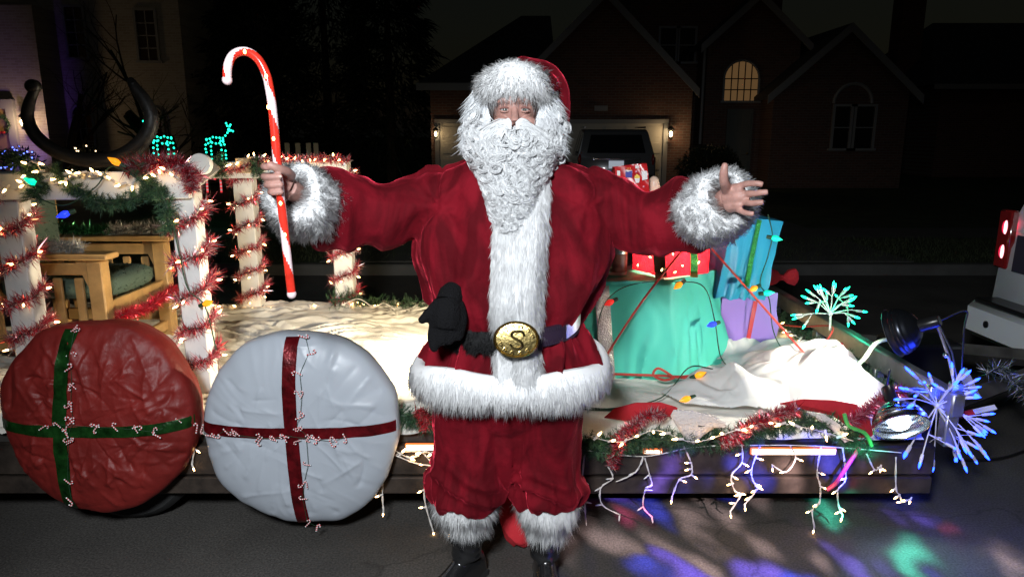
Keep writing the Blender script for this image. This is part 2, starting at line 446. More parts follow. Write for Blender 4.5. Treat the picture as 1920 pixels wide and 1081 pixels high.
# ================================================================== setting materials
def asphalt():
    m = bpy.data.materials.new('asphalt'); m.use_nodes = True; n = m.node_tree.nodes; l = m.node_tree.links; b = n['Principled BSDF']
    t = n.new('ShaderNodeTexCoord')
    a = n.new('ShaderNodeTexNoise'); a.inputs['Scale'].default_value = 120; a.inputs['Detail'].default_value = 3
    g = n.new('ShaderNodeTexVoronoi'); g.inputs['Scale'].default_value = 90
    c = n.new('ShaderNodeTexNoise'); c.inputs['Scale'].default_value = 1.7; c.inputs['Detail'].default_value = 5
    for q in (a, g, c): l.new(t.outputs['Object'], q.inputs['Vector'])
    r = n.new('ShaderNodeValToRGB'); r.color_ramp.elements[0].position = .35; r.color_ramp.elements[0].color = (.040, .037, .034, 1); r.color_ramp.elements[1].position = .72; r.color_ramp.elements[1].color = (.098, .091, .084, 1)
    l.new(a.outputs[0], r.inputs[0])
    mr = n.new('ShaderNodeMapRange'); mr.inputs[1].default_value = .3; mr.inputs[2].default_value = .7; mr.inputs[3].default_value = .65; mr.inputs[4].default_value = 1.25
    l.new(c.outputs[0], mr.inputs[0]); mx = n.new('ShaderNodeMix'); mx.data_type = 'RGBA'; mx.blend_type = 'MULTIPLY'; mx.inputs[0].default_value = 1
    l.new(r.outputs[0], mx.inputs[6]); l.new(mr.outputs[0], mx.inputs[7]); 
    cn_ = n.new('ShaderNodeTexNoise'); cn_.inputs['Scale'].default_value = 3.5; cn_.inputs['Detail'].default_value = 6; l.new(t.outputs['Object'], cn_.inputs['Vector'])
    cm = n.new('ShaderNodeVectorMath'); cm.operation = 'MULTIPLY_ADD'; cm.inputs[1].default_value = (.5, .5, .5); l.new(cn_.outputs['Color'], cm.inputs[0]); l.new(t.outputs['Object'], cm.inputs[2])
    cv_ = n.new('ShaderNodeTexVoronoi'); cv_.feature = 'DISTANCE_TO_EDGE'; cv_.inputs['Scale'].default_value = .22; l.new(cm.outputs[0], cv_.inputs['Vector'])
    cr2 = n.new('ShaderNodeMapRange'); cr2.inputs[1].default_value = 0; cr2.inputs[2].default_value = .003; cr2.inputs[3].default_value = .6; cr2.inputs[4].default_value = 1; l.new(cv_.outputs['Distance'], cr2.inputs[0])
    m2 = n.new('ShaderNodeMix'); m2.data_type = 'RGBA'; m2.blend_type = 'MULTIPLY'; m2.inputs[0].default_value = 1; l.new(mx.outputs[2], m2.inputs[6]); l.new(cr2.outputs[0], m2.inputs[7]); l.new(m2.outputs[2], b.inputs['Base Color'])
    b.inputs['Roughness'].default_value = .75
    bp = n.new('ShaderNodeBump'); bp.inputs['Strength'].default_value = .3; bp.inputs['Distance'].default_value = .004
    l.new(g.outputs['Distance'], bp.inputs['Height']); l.new(bp.outputs[0], b.inputs['Normal'])
    return m
M['asphalt'] = asphalt()
M['concrete'] = mat('concrete', (.085, .085, .082), .8, noise=.2, nscale=3, bump=.3, bscale=60)
M['grass'] = mat('grass', (.035, .05, .02), .9, noise=.5, nscale=2.5, bump=1.0, bscale=40)
M['trim'] = mat('white_trim', (.28, .28, .275), .5)
M['roof'] = mat('dark_shingles', (.05, .05, .055), .85, noise=.3, nscale=6, bump=.5, bscale=18)
M['night_glass'] = mat('dark_glass', (.01, .012, .015), .06, spec=.6)
M['lit_glass'] = mat('lit_glass', (.3, .2, .1), .3, emit=(1.0, .55, .22), estr=.09)
M['door_paint'] = mat('door_paint', (.12, .13, .12), .5)
M['garage'] = mat('garage_paint', (.50, .48, .42), .55)
M['lantern_glow'] = bulb_mat('lantern_glow', (1.0, .72, .38), 30)
M['iron'] = mat('black_iron', (.012, .012, .012), .5)
M['bark'] = mat('bark', (.055, .042, .032), .95, noise=.4, nscale=14, bump=.8, bscale=30)
M['leaf_dark'] = mat('evergreen', (.02, .035, .02), .7, attr=True)
def brick_mat(name, c1, c2, mortar):
    m = bpy.data.materials.new(name); m.use_nodes = True; n = m.node_tree.nodes; l = m.node_tree.links; b = n['Principled BSDF']
    t = n.new('ShaderNodeTexCoord'); mp = n.new('ShaderNodeMapping'); mp.inputs['Rotation'].default_value = (R(90), 0, 0)
    br = n.new('ShaderNodeTexBrick'); br.inputs['Scale'].default_value = 1; br.inputs['Brick Width'].default_value = .22; br.inputs['Row Height'].default_value = .075
    br.inputs['Mortar Size'].default_value = .008; br.inputs['Color1'].default_value = (*c1, 1); br.inputs['Color2'].default_value = (*c2, 1); br.inputs['Mortar'].default_value = (*mortar, 1)
    l.new(t.outputs['Object'], mp.inputs[0]); l.new(mp.outputs[0], br.inputs['Vector']); l.new(br.outputs['Color'], b.inputs['Base Color'])
    bp = n.new('ShaderNodeBump'); bp.inputs['Strength'].default_value = .6; bp.inputs['Distance'].default_value = .01; bp.invert = True
    l.new(br.outputs['Fac'], bp.inputs['Height']); l.new(bp.outputs[0], b.inputs['Normal']); b.inputs['Roughness'].default_value = .85
    return m
M['brick_red'] = brick_mat('red_brick', (.15, .07, .05), (.10, .05, .038), (.15, .13, .11))
M['brick_pale'] = brick_mat('pale_brick', (.40, .36, .30), (.32, .28, .23), (.42, .40, .36))

# ------------------------------------------------------------------ ground
def sheet(name, x0, x1, y0, y1, z, m, nx=1, ny=1):
    mb = MB(); vs = [(x0 + (x1 - x0) * i / nx, y0 + (y1 - y0) * j / ny, z) for j in range(ny + 1) for i in range(nx + 1)]
    fs = [(j * (nx + 1) + i, j * (nx + 1) + i + 1, (j + 1) * (nx + 1) + i + 1, (j + 1) * (nx + 1) + i) for j in range(ny) for i in range(nx)]
    mb.add(vs, fs); return tag(mb.build(name, m, None, False), kind='structure')
sheet('road', -300, 300, -80, 8.3, 0, M['asphalt'])
sheet('lawn', -400, 400, 8.45, 900, .118, M['grass'])
mb = MB(); mb.bbox((0, 8.375, .03), (600, .15, .20), .02); tag(mb.build('kerb', M['concrete'], None), kind='structure')
sheet('sidewalk', -300, 300, 10.6, 11.8, .124, M['concrete'])
mb = MB()
drv = sheet('driveway', -2.35, 4.9, 8.5, 20.9, .130, M['concrete'])
mb = MB()
for i in range(3):
    for j in range(4):
        w, h = 7.25 / 3, 12.4 / 4; mb = MB(); mb.bbox((-2.35 + w * (i + .5), 8.5 + h * (j + .5), .128), (w - .015, h - .015, .016), .004); mb.build('slab', M['concrete'], drv)
# turf blades near the kerb
N = 26000; p = np.stack([rng.uniform(-9, 9, N), 8.46 + 2.1 * rng.random(N) ** .9, np.full(N, .118)], 1)
dr = unit(rng.normal(size=(N, 3)) * .5 + np.array([0, 0, 1.2]))
v, f, K = strands(p, dr, rng.uniform(.03, .075, N), .003, rng.normal(size=(N, 3)) * .3, 2)
g = np.repeat(rng.uniform(.5, 1.2, N), K)[:, None] * np.array([.05, .065, .028])
M['blade'] = mat('grass_blade', (.05, .07, .03), .7, attr=True)
tag(np_mesh('grass', v, f, M['blade'], None, colors=g), 'short winter grass on the verge behind the kerb', 'grass', kind='stuff')

# ------------------------------------------------------------------ house pieces
def window(parent, px0, py0, px1, py1, Y, cols=2, rowsn=3, arch=False, glass='night_glass', fw=.07, name='window'):
    a = P(px0, py1, Y); b = P(px1, py0, Y); x0, x1, z0, z1 = a.x, b.x, min(a.z, b.z), max(a.z, b.z); cx = (x0 + x1) / 2
    mb = MB()
    mb.box((cx, Y - .03, z0 - fw / 2), (x1 - x0 + 2 * fw + .1, .10, fw)); 
    mb.box((x0 - fw / 2, Y - .025, (z0 + z1) / 2), (fw, .08, z1 - z0)); mb.box((x1 + fw / 2, Y - .025, (z0 + z1) / 2), (fw, .08, z1 - z0))
    r = (x1 - x0) / 2
    if arch:
        pts = [Vector((cx + (r + fw / 2) * math.cos(t), Y - .028, z1 + (r + fw / 2) * math.sin(t))) for t in np.linspace(0, math.pi, 17)]
        mb.tube(pts, fw * .55, 6)
    else: mb.box((cx, Y - .025, z1 + fw / 2), (x1 - x0 + 2 * fw, .08, fw))
    w = mb.build(name, M['trim'], parent, False)
    vs = [(x0, Y - .012, z0), (x1, Y - .012, z0), (x1, Y - .012, z1)]
    if arch: vs += [(cx + r * math.cos(t), Y - .012, z1 + r * math.sin(t)) for t in np.linspace(0, math.pi, 15)[1:-1]]
    vs += [(x0, Y - .012, z1)]
    mb = MB(); mb.add(vs, [tuple(range(len(vs)))]); mb.build('pane', M[glass], w, False)
    ztop = z1 + (r if arch else 0)
    for k in range(1, cols):
        x = x0 + (x1 - x0) * k / cols; zt = z1 + (math.sqrt(max(0, r * r - (x - cx) ** 2)) if arch else 0)
        mb = MB(); mb.box((x, Y - .022, (z0 + zt) / 2), (.03, .018, zt - z0)); mb.build('muntin', M['trim'] if glass == 'night_glass' else M['iron'], w, False)
    for k in range(1, rowsn + (1 if arch else 0)):
        z = z0 + (z1 - z0) * k / rowsn; hw = r if z <= z1 else math.sqrt(max(0, r * r - (z - z1) ** 2))
        mb = MB(); mb.box((cx, Y - .024, z), (2 * hw, .018, .03)); mb.build('muntin', M['trim'] if glass == 'night_glass' else M['iron'], w, False)
    return w
def wall_block(parent, x0, x1, y0, y1, z1, m, name='wall'):
    mb = MB(); mb.box(((x0 + x1) / 2, (y0 + y1) / 2, (z1 + .1) / 2), (x1 - x0, y1 - y0, z1 - .1)); return mb.build(name, m, parent, False)
def gable(parent, x0, x1, zb, zt, Y, depth, mwall, over=.25):
    cx = (x0 + x1) / 2; mb = MB()
    mb.add([(x0, Y, zb), (x1, Y, zb), (cx, Y, zt), (x0, Y + depth, zb), (x1, Y + depth, zb), (cx, Y + depth, zt)], [(0, 1, 2), (5, 4, 3), (0, 3, 4, 1)])
    mb.build('gable_wall', mwall, parent, False)
    sl = (zt - zb) / (cx - x0); mb = MB(); t = .12
    for sg, xe in ((-1, x0), (1, x1)):
        xo = xe + sg * over; zo = zb - over * sl; a = Y - over
        q = [(xo, a, zo), (cx, a, zt), (cx, Y + depth, zt), (xo, Y + depth, zo)]
        q = q + [(x, y, z + t) for x, y, z in q]; fs = [(0, 1, 2, 3), (4, 7, 6, 5), (0, 4, 5, 1), (1, 5, 6, 2), (2, 6, 7, 3), (3, 7, 4, 0)]
        mb.add(q, fs if sg < 0 else [f[::-1] for f in fs])
    roof = mb.build('roof', M['roof'], parent, False)
    for sg, xe in ((-1, x0), (1, x1)):                    # fascia boards along the rakes
        xo = xe + sg * (over + .02); zo = zb - (over + .02) * sl; a = Y - over - .03; mb = MB()
        q = [(xo, a, zo - .12), (cx, a, zt - .12), (cx, a, zt + .13), (xo, a, zo + .13)]
        q = q + [(x, y + .028, z) for x, y, z in q]; mb.add(q, [(0, 1, 2, 3), (7, 6, 5, 4), (0, 4, 5, 1), (1, 5, 6, 2), (2, 6, 7, 3), (3, 7, 4, 0)])
        mb.build('fascia', M['trim'], roof, False)
def lantern(px, py, Y, label, power, s=1.0, glow='lantern_glow'):
    c = P(px, py, Y); L = empty('wall_lantern', c + Vector((0, .2, 0)), label, 'lantern')
    mb = MB(); mb.box(c + Vector((0, .17, .02)), (.10 * s, .03, .22 * s)); mb.tube([c + Vector((0, .16, .08)), c + Vector((0, .08, .2 * s)), c + Vector((0, 0, .18 * s))], .012, 6)
    mb.lathe([(.02, .21 * s), (.10 * s, .12 * s), (.10 * s, .10 * s)], c, n=4)
    for a in range(4): mb.tube([c + Vector((.08 * s * math.cos(a * 1.571 + .785), .08 * s * math.sin(a * 1.571 + .785), .11 * s)), c + Vector((.06 * s * math.cos(a * 1.571 + .785), .06 * s * math.sin(a * 1.571 + .785), -.13 * s))], .008, 5)
    mb.lathe([(.06 * s, -.13 * s), (.06 * s, -.15 * s), (.01, -.19 * s)], c, n=4)
    mb.build('bracket', M['iron'], L, False)
    mb = MB(); mb.sphere(c + Vector((0, 0, -.02)), (.045 * s, .045 * s, .075 * s), 10, 8); mb.build('glass_bulb', M[glow], L)
    add_light('lantern_light', 'POINT', c + Vector((0, -.16, 0)), power, (1.0, .66, .34), .05)
    return L

# ------------------------------------------------------------------ house behind the garage
HY = 21.0
hB = empty('brick_house', (P(1130, 260, HY).x, HY, .12), 'dark brick house with gabled garage, arched entry window and white rake boards', 'house')
gx0, gx1 = P(806, 150, HY).x, P(1300, 150, HY).x; ze = P(1100, 158, HY).z
wall_block(hB, gx0, gx1, HY, HY + 8, ze, M['brick_red'])
gable(hB, P(970, 158, HY).x, P(1290, 158, HY).x, ze, P(1130, -10, HY).z, HY - .02, 7, M['brick_red'])
# lower hip roof beside the gable
mb = MB(); xa, xb = gx0 - .35, P(985, 150, HY).x; zr_ = P(900, 30, HY + 4).z
mb.add([(xa, HY - .35, ze), (xb + .9, HY - .35, ze), (xb + .9, HY + 4, zr_), (xa + 3, HY + 4, zr_), (xa, HY + 8.4, ze), (xb + .9, HY + 8.4, ze)], [(0, 1, 2, 3), (0, 3, 4), (3, 2, 5, 4), (0, 4, 5, 1)])
rf = mb.build('roof', M['roof'], hB, False)
mb = MB(); mb.box(((xa + xb) / 2, HY - .38, ze - .09), (xb - xa, .05, .2)); mb.build('fascia', M['trim'], rf, False)
# second storey block behind
wall_block(hB, P(1180, 100, 23.4).x, P(1460, 100, 23.4).x, 23.4, 30, P(1200, -30, 23.4).z, M['brick_red'])
window(hB, 1239, 116, 1268, 54, 23.4, 1, 2); window(hB, 1272, 116, 1300, 54, 23.4, 1, 2)
# garage doors, made of pressed panels
for (pa, pb, nc) in ((826, 1000, 4), (1018, 1240, 6)):
    x0, x1 = P(pa, 300, HY).x, P(pb, 300, HY).x; zt = P(1000, 232, HY).z
    mb = MB(); mb.box(((x0 + x1) / 2, HY - .03, (zt + .13) / 2), (x1 - x0, .05, zt - .13)); gd = mb.build('garage_door', M['garage'], hB, False)
    mb = MB(); mb.box(((x0 + x1) / 2, HY - .05, zt + .06), (x1 - x0 + .3, .1, .12)); mb.build('frame', M['trim'], gd, False)
    for xs in (x0 - .075, x1 + .075):
        mb = MB(); mb.box((xs, HY - .05, zt / 2 + .06), (.13, .1, zt - .13)); mb.build('frame', M['trim'], gd, False)
    pw = (x1 - x0) / nc; ph = (zt - .13) / 4
    pm = None
    for i in range(nc):
        for j in range(4):
            c = Vector((x0 + pw * (i + .5), HY - .062, .13 + ph * (j + .5)))
            if pm is None:
                mb = MB(); mb.bbox((0, 0, 0), (pw * .78, .02, ph * .66), .008); pm = mesh_only(mb, 'panel', M['garage'], False)
            inst('panel', pm, c, None, gd)
# entry with arched window
EY = 22.2
ex0, ex1 = P(1328, 80, EY).x, P(1502, 80, EY).x; zE = P(1400, 78, EY).z
wall_block(hB, ex0, ex1, EY, EY + 7, zE, M['brick_red']); gable(hB, ex0, ex1, zE, P(1415, -6, EY).z, EY - .02, 6, M['brick_red'])
window(hB, 1359, 189, 1418, 148, EY, 5, 2, True, 'lit_glass', .06)
a, b = P(1357, 310, EY), P(1412, 205, EY); mb = MB(); mb.box(((a.x + b.x) / 2, EY - .03, (b.z + .12) / 2), (b.x - a.x, .06, b.z - .12)); dr_ = mb.build('door', M['door_paint'], hB, False)
for i in (0, 1):
    for j in (0, 1, 2):
        w = (b.x - a.x) / 2; h = (b.z - .3) / 3; mb = MB(); mb.bbox((a.x + w * (i + .5), EY - .07, .25 + h * (j + .5)), (w * .66, .02, h * .72), .008); mb.build('panel', M['door_paint'], dr_, False)
mb = MB(); mb.sphere((b.x - .12, EY - .1, 1.1), .035); mb.build('handle', M['gold'], dr_)
mb = MB(); q0, q1 = P(1322, 90, EY - .1), P(1318, 270, EY - .1); mb.tube([q0, Vector((q0.x, EY - .1, q1.z))], .045, 8); mb.build('downspout', M['trim'], hB)
# right wing with a three-light window
RY = 21.2
rx0, rx1 = P(1452, 170, RY).x, P(1706, 170, RY).x; zR = P(1600, 172, RY).z
wall_block(hB, rx0, rx1, RY, RY + 8, zR, M['brick_red']); gable(hB, rx0, rx1, zR, P(1606, 54, RY).z, RY - .02, 7, M['brick_red'])
for xa_, xb_ in ((1566, 1594), (1600, 1632)): window(hB, xa_, 278, xb_, 200, RY, 1, 2)
ar0 = P(1598, 194, RY); mb = MB(); mb.tube([Vector((ar0.x + .55 * math.cos(t), RY - .03, ar0.z + .55 * math.sin(t))) for t in np.linspace(0, math.pi, 15)], .05, 6); mb.build('window_arch', M['trim'], hB)
lantern(1258, 250, HY - .25, 'lit wall lantern on brick pier right of the garage door', 9)
lantern(817, 250, HY - .25, 'lit wall lantern at the corner left of the garage door', 2.5, .8)
# plate over the garage
c = P(1127, 203, HY - .06); mb = MB(); mb.bbox(c, (.38, .04, .15), .01); mb.build('number_plate', M['trim'], hB, False)

# ------------------------------------------------------------------ neighbouring house to the right
hC = empty('neighbour_house', (P(1860, 260, 27).x, 27, .12), 'unlit house with a broad hipped roof standing beyond the right wing', 'house')
x0, x1 = P(1752, 160, 27).x, P(2300, 160, 27).x; z1 = P(1800, 160, 27).z
wall_block(hC, x0 + .3, x1 - .3, 27, 36, z1, M['brick_red'])
mb = MB(); zt = P(1850, 40, 31).z
mb.add([(x0 - .3, 26.5, z1), (x1 + .3, 26.5, z1), (x1 - 4, 31.5, zt), (x0 + 2.2, 31.5, zt), (x0 - .3, 36.5, z1), (x1 + .3, 36.5, z1)], [(0, 1, 2, 3), (0, 3, 4), (3, 2, 5, 4), (1, 5, 2), (0, 4, 5, 1)])
rf = mb.build('roof', M['roof'], hC, False)
mb = MB(); mb.box(((x0 + x1) / 2, 26.47, z1 - .08), (x1 - x0 + .6, .05, .18)); mb.build('fascia', M['trim'], rf, False)
mb = MB(); mb.box((P(1700, 60, 30).x, 30, 3.5), (.9, .8, 7.4)); ch = mb.build('chimney', M['brick_red'], hC, False)
mb = MB(); mb.box((P(1700, 60, 30).x, 30, 7.27), (1.05, .95, .14)); mb.build('chimney_cap', M['concrete'], ch, False)

# ------------------------------------------------------------------ pale brick house to the left
LY = 22.0
hA = empty('pale_brick_house', (P(150, 260, LY).x, LY, .12), 'two-storey pale brick house with arched ground-floor windows behind bare tree', 'house')
lx0, lx1 = P(-260, 200, LY).x, P(352, 200, LY).x; zt = 6.6
wall_block(hA, lx0, lx1, LY, LY + 9, zt, M['brick_pale'])
mb = MB(); mb.add([(lx0 - .4, LY - .4, zt), (lx1 + .4, LY - .4, zt), (lx1 - 2.5, LY + 4.5, zt + 3), (lx0 + 2.5, LY + 4.5, zt + 3), (lx0 - .4, LY + 9.4, zt), (lx1 + .4, LY + 9.4, zt)], [(0, 1, 2, 3), (0, 3, 4), (3, 2, 5, 4), (1, 5, 2), (0, 4, 5, 1)])
mb.build('roof', M['roof'], hA, False)
window(hA, 121, 108, 165, 14, LY, 2, 4); window(hA, 254, 114, 298, 20, LY, 2, 4)
window(hA, 137, 290, 181, 216, LY, 3, 3, True); window(hA, 276, 290, 310, 216, LY, 2, 3, True)
# projecting entry
EY2 = 21.0
px0, px1 = P(-200, 200, EY2).x, P(84, 200, EY2).x
wall_block(hA, px0, px1, EY2, LY - .01, 5.2, M['brick_pale'], 'entry_wall')
a, b = P(-22, 300, EY2), P(14, 205, EY2); mb = MB(); mb.box(((a.x + b.x) / 2, EY2 - .03, (b.z + .12) / 2), (b.x - a.x, .06, b.z - .12)); dA = mb.build('door', mat('ochre_door', (.40, .26, .12), .5), hA, False)
for xs, w in ((a.x - .12, .22), (b.x + .12, .22)):
    mb = MB(); mb.box((xs, EY2 - .06, b.z / 2 + .06), (w, .12, b.z - .1)); mb.build('door_frame', M['trim'], dA, False)
mb = MB(); mb.box(((a.x + b.x) / 2, EY2 - .06, b.z + .14), (b.x - a.x + .5, .14, .26)); mb.build('door_frame', M['trim'], dA, False)
lantern(42, 228, EY2 - .25, 'lit porch lantern beside the white door frame of the pale house', 26, 1.15)
add_light('assumed_porch_uplight', 'SPOT', (P(35, 300, 19.6).x, 19.6, .25), 90, (.32, .14, 1.0), .05, (P(20, 230, EY2).x, EY2, 1.9), 75, .8)  # assumed lamp, unseen, added for the purple light on the entry
# wreath on that door
wc = P(2, 234, EY2 - .12); wr = empty('wreath', wc, 'round green wreath with red bow hanging on the front door', 'wreath')
N = 900; a_ = rng.uniform(0, 6.283, N); c_ = np.stack([np.cos(a_), 0 * a_, np.sin(a_)], 1)
v, f, K = strands(np.array(tuple(wc)) + c_ * .24, unit(c_ * rng.choice([-1, 1], (N, 1)) * .5 + rng.normal(size=(N, 3)) * .7), .10, .006, np.zeros((N, 3)), 2)
np_mesh('foliage', v, f, M['leaf_dark'], wr, colors=np.tile((.03, .07, .03), (len(v), 1)))
mb = MB(); mb.sphere(wc + Vector((-.06, -.05, -.22)), (.07, .02, .04)); mb.sphere(wc + Vector((.06, -.05, -.22)), (.07, .02, .04)); mb.build('bow', mat('bow_red', (.4, .02, .02), .6), wr)

# ------------------------------------------------------------------ trees
def bare_tree(name, base, hgt, r0, lean, seed, label):
    random.seed(seed); T = empty(name, base, label, 'tree'); limbs = [[] for _ in range(2)]
    segs = []
    def grow(p, d, L, r, lv):
        pts = [p]; rad = [r]; q = p.copy(); dd = d.copy(); k = 5
        for i in range(k):
            dd = (dd + Vector((random.gauss(0, .13), random.gauss(0, .13), random.gauss(.04, .10)))).normalized(); q = q + dd * (L / k); pts.append(q.copy()); rad.append(r * (1 - .5 * (i + 1) / k))
        segs.append((lv, pts, rad))
        if lv < 4:
            for i in range((3 if lv < 3 else 2) + (lv == 0)):
                t = random.uniform(.35, 1.0); j = min(k, max(1, int(t * k))); ax = Vector((random.gauss(0, 1), random.gauss(0, 1), random.gauss(0, .4))).normalized()
                nd = (dd * random.uniform(.5, .9) + ax * random.uniform(.55, .95) + Vector((0, 0, .15))).normalized()
                grow(pts[j], nd, L * random.uniform(.55, .8), rad[j] * random.uniform(.5, .7), lv + 1)
    grow(Vector(base), Vector(lean).normalized(), hgt, r0, 0)
    mt, mc = MB(), MB()
    for lv, pts, rad in segs: (mt if lv == 0 else mc).tube(pts, rad, 8 if lv < 2 else 4)
    mt.build('trunk', M['bark'], T); mc.build('crown', M['bark'], T)
bare_tree('bare_tree', (P(372, 330, 15.5).x, 15.5, .1), 2.4, .15, (-.25, 0, 1), 5, 'bare deciduous tree with spreading limbs before the pale house')
bare_tree('bare_tree', (P(120, 330, 17.5).x, 17.5, .1), 2.6, .10, (.15, 0, 1), 9, 'slim bare tree near the porch of the pale house')
def conifer(px, Y, h, r, label):
    b = Vector((P(px, 300, Y).x, Y, .1)); T = empty('conifer', b, label, 'tree', 'dark conifers between the houses')
    mb = MB(); mb.tube([b, b + Vector((0, 0, h * .95))], [.2, .03], 8); mb.build('trunk', M['bark'], T)
    N = 7000; t = rng.random(N) ** .8; a = rng.uniform(0, 6.283, N); rr = r * (1 - t * .93) * (.55 + .5 * rng.random(N)) * (1 + .2 * np.sin(t * 60))
    p = np.array(tuple(b)) + np.stack([rr * np.cos(a), rr * np.sin(a), .4 + t * (h - .4)], 1); dr = unit(np.stack([np.cos(a), np.sin(a), -.35 + 0 * a], 1) + rng.normal(size=(N, 3)) * .4)
    v, f, K = strands(p, dr, rng.uniform(.25, .55, N), .035, np.tile((0, 0, -.2), (N, 1)), 2)
    np_mesh('crown', v, f, M['leaf_dark'], T, colors=np.repeat(rng.uniform(.5, 1.3, N), K)[:, None] * np.array([.014, .024, .016]))
conifer(500, 24, 9, 2.6, 'dark conifer between the houses, next to the pale house'); conifer(620, 26, 10.5, 2.9, 'tallest dark conifer standing between the two houses'); conifer(735, 24, 8.8, 2.3, 'dark conifer between the houses, next to the garage')
def shrub(px, py, Y, rx, rz, N, label, colr=(.018, .028, .016), group=None):
    c = P(px, py, Y); c = Vector((c.x, Y, .12 + rz)); S_ = empty('shrub', (c.x, c.y, .12), label, 'shrub', group)
    d_ = unit(rng.normal(size=(N, 3))); d_[:, 2] = np.where(d_[:, 2] < -.75, -d_[:, 2], d_[:, 2]); k = (1 + .18 * vnoise(d_ * 4, 7)) * (.6 + .4 * rng.random(N))
    p = np.array(tuple(c)) + d_ * np.array([rx, rx, rz]) * k[:, None]
    v, f, K = strands(p, unit(d_ + rng.normal(size=(N, 3)) * .6), rng.uniform(.06, .12, N), .02, np.zeros((N, 3)), 2)
    np_mesh('foliage', v, f, M['leaf_dark'], S_, colors=np.repeat(rng.uniform(.5, 1.4, N), K)[:, None] * np.array(colr))
    mb = MB(); mb.tube([Vector((c.x, c.y, .1)), c], [.05, .03], 6); mb.build('stem', M['bark'], S_)
    return S_, c
shrub(1330, 310, 19.6, .85, .62, 3500, 'clipped dark shrub in front of the entry door')
# ================================================================== the man in the Santa suit
SY = 2.36
santa = empty('person', (0.0, SY, 0.0), 'man in red velvet Santa suit with white curly beard, arms spread wide', 'person')

def remesh(o, vox, smooth_it=6, fac=.5):
    md = o.modifiers.new('r', 'REMESH'); md.mode = 'VOXEL'; md.voxel_size = vox; md.use_smooth_shade = True
    if smooth_it:
        ms = o.modifiers.new('s', 'SMOOTH'); ms.factor = fac; ms.iterations = smooth_it
    dg = bpy.context.evaluated_depsgraph_get(); dg.update()
    me = bpy.data.meshes.new_from_object(o.evaluated_get(dg)); old = o.data; mats = list(old.materials)
    o.modifiers.clear(); o.data = me; me.name = old.name
    me.materials.clear()
    for q in mats: me.materials.append(q)
    bpy.data.meshes.remove(old)
    me.polygons.foreach_set('material_index', [0] * len(me.polygons))
    me.polygons.foreach_set('use_smooth', [True] * len(me.polygons)); me.update()
    return o
def get_co(o):
    me = o.data; v = np.empty(len(me.vertices) * 3, np.float32); me.vertices.foreach_get('co', v); v = v.reshape(-1, 3)
    nn = np.empty(len(me.vertices) * 3, np.float32); me.vertex_normals.foreach_get('vector', nn)
    return v + np.array(W[o], np.float32), nn.reshape(-1, 3)
def set_co(o, v):
    o.data.vertices.foreach_set('co', (v - np.array(W[o])).astype(np.float32).ravel()); o.data.update()

# torso outline: pixel row, left and right edge on the plane through the body, half depth
rows = [(286, 925, 1005, .085), (298, 885, 1042, .12), (322, 828, 1100, .150), (360, 800, 1128, .170), (420, 780, 1142, .185),
        (480, 781, 1140, .195), (530, 794, 1120, .205), (560, 808, 1100, .206), (585, 830, 1078, .200), (600, 846, 1068, .193),
        (614, 840, 1078, .193), (640, 820, 1098, .202), (670, 800, 1116, .212), (700, 792, 1120, .220), (722, 790, 1122, .222)]
tors = []
for py, xl, xr, ry in rows:
    a = P(xl, py, SY); b = P(xr, py, SY); tors.append(((a.z + b.z) / 2, (a.x + b.x) / 2, (b.x - a.x) / 2, ry))
tz = np.array([q[0] for q in tors])[::-1]
def torso(z):
    return [float(np.interp(z, tz, np.array([q[i] for q in tors])[::-1])) for i in (1, 2, 3)]
def torso_pt(z, th, k=1.0, pw=2.25):
    cx, rx, ry = torso(z); c, s = math.cos(th), math.sin(th)
    e = 2 / pw
    return Vector((cx + rx * k * math.copysign(abs(c) ** e, c), SY + ry * k * math.copysign(abs(s) ** e, s), z))

# ---- arms: joints in world space
L_sh, L_el, L_wr = P(838, 366, 2.37), P(722, 398, 2.34), P(596, 388, 2.26)
R_sh, R_el, R_wr = P(1092, 366, 2.37), P(1205, 412, 2.34), P(1312, 400, 2.25)
def arm_rings(mb, sh, el, wr, rad, sgn):
    pts = smooth_path([sh, sh.lerp(el, .55), el, el.lerp(wr, .55), wr], 5)
    k = np.linspace(0, 1, len(pts)); rr = np.interp(k, [0, .25, .5, .8, 1], rad)
    mb.tube(pts, list(rr), 20)
mb = MB()
n = 48
zs = np.linspace(tors[-1][0], tors[0][0], 60)
mb.loft([[torso_pt(z, 2 * math.pi * k / n) for k in range(n)] for z in zs])
arm_rings(mb, L_sh, L_el, L_wr, [.100, .098, .098, .108, .112], -1)
arm_rings(mb, R_sh, R_el, R_wr, [.100, .098, .094, .106, .110], 1)
coat = mb.build('coat', M['velvet'], santa)
remesh(coat, .0085, 5)
v, nn = get_co(coat)
# folds
x, y, z = v[:, 0], v[:, 1], v[:, 2]
wv = np.stack([fbm(v * 3.1, 2, 1), fbm(v * 3.1, 2, 4), fbm(v * 3.1, 2, 8)], 1)
armL = np.clip((-0.295 - x) / .06, 0, 1); armR = np.clip((x - .30) / .06, 0, 1); arm = np.maximum(armL, armR)
tor = 1 - arm
th = np.arctan2(y - SY, x)
zr = np.clip((1.50 - z) / .45, 0, 1)
# long folds that fall from the shoulders and gather at the belt
u = np.stack([th * 3.2 + wv[:, 0] * .8, z * 1.6 + wv[:, 1] * .6, np.zeros_like(x)], 1)
f1 = ridge(u, 21)
u2 = np.stack([th * 6.5 + wv[:, 0] * .5, z * 2.6, np.ones_like(x)], 1)
f2 = ridge(u2, 33)
belt_z = P(960, 605, SY).z
near_belt = np.exp(-((z - belt_z) / .10) ** 2)
ug = np.stack([th * 13, z * 3, np.zeros_like(x)], 1)
gath = ridge(ug, 41)
disp = tor * (.030 * f1 * (0.4 + .6 * zr) + .012 * f2 * zr + .011 * gath * near_belt)
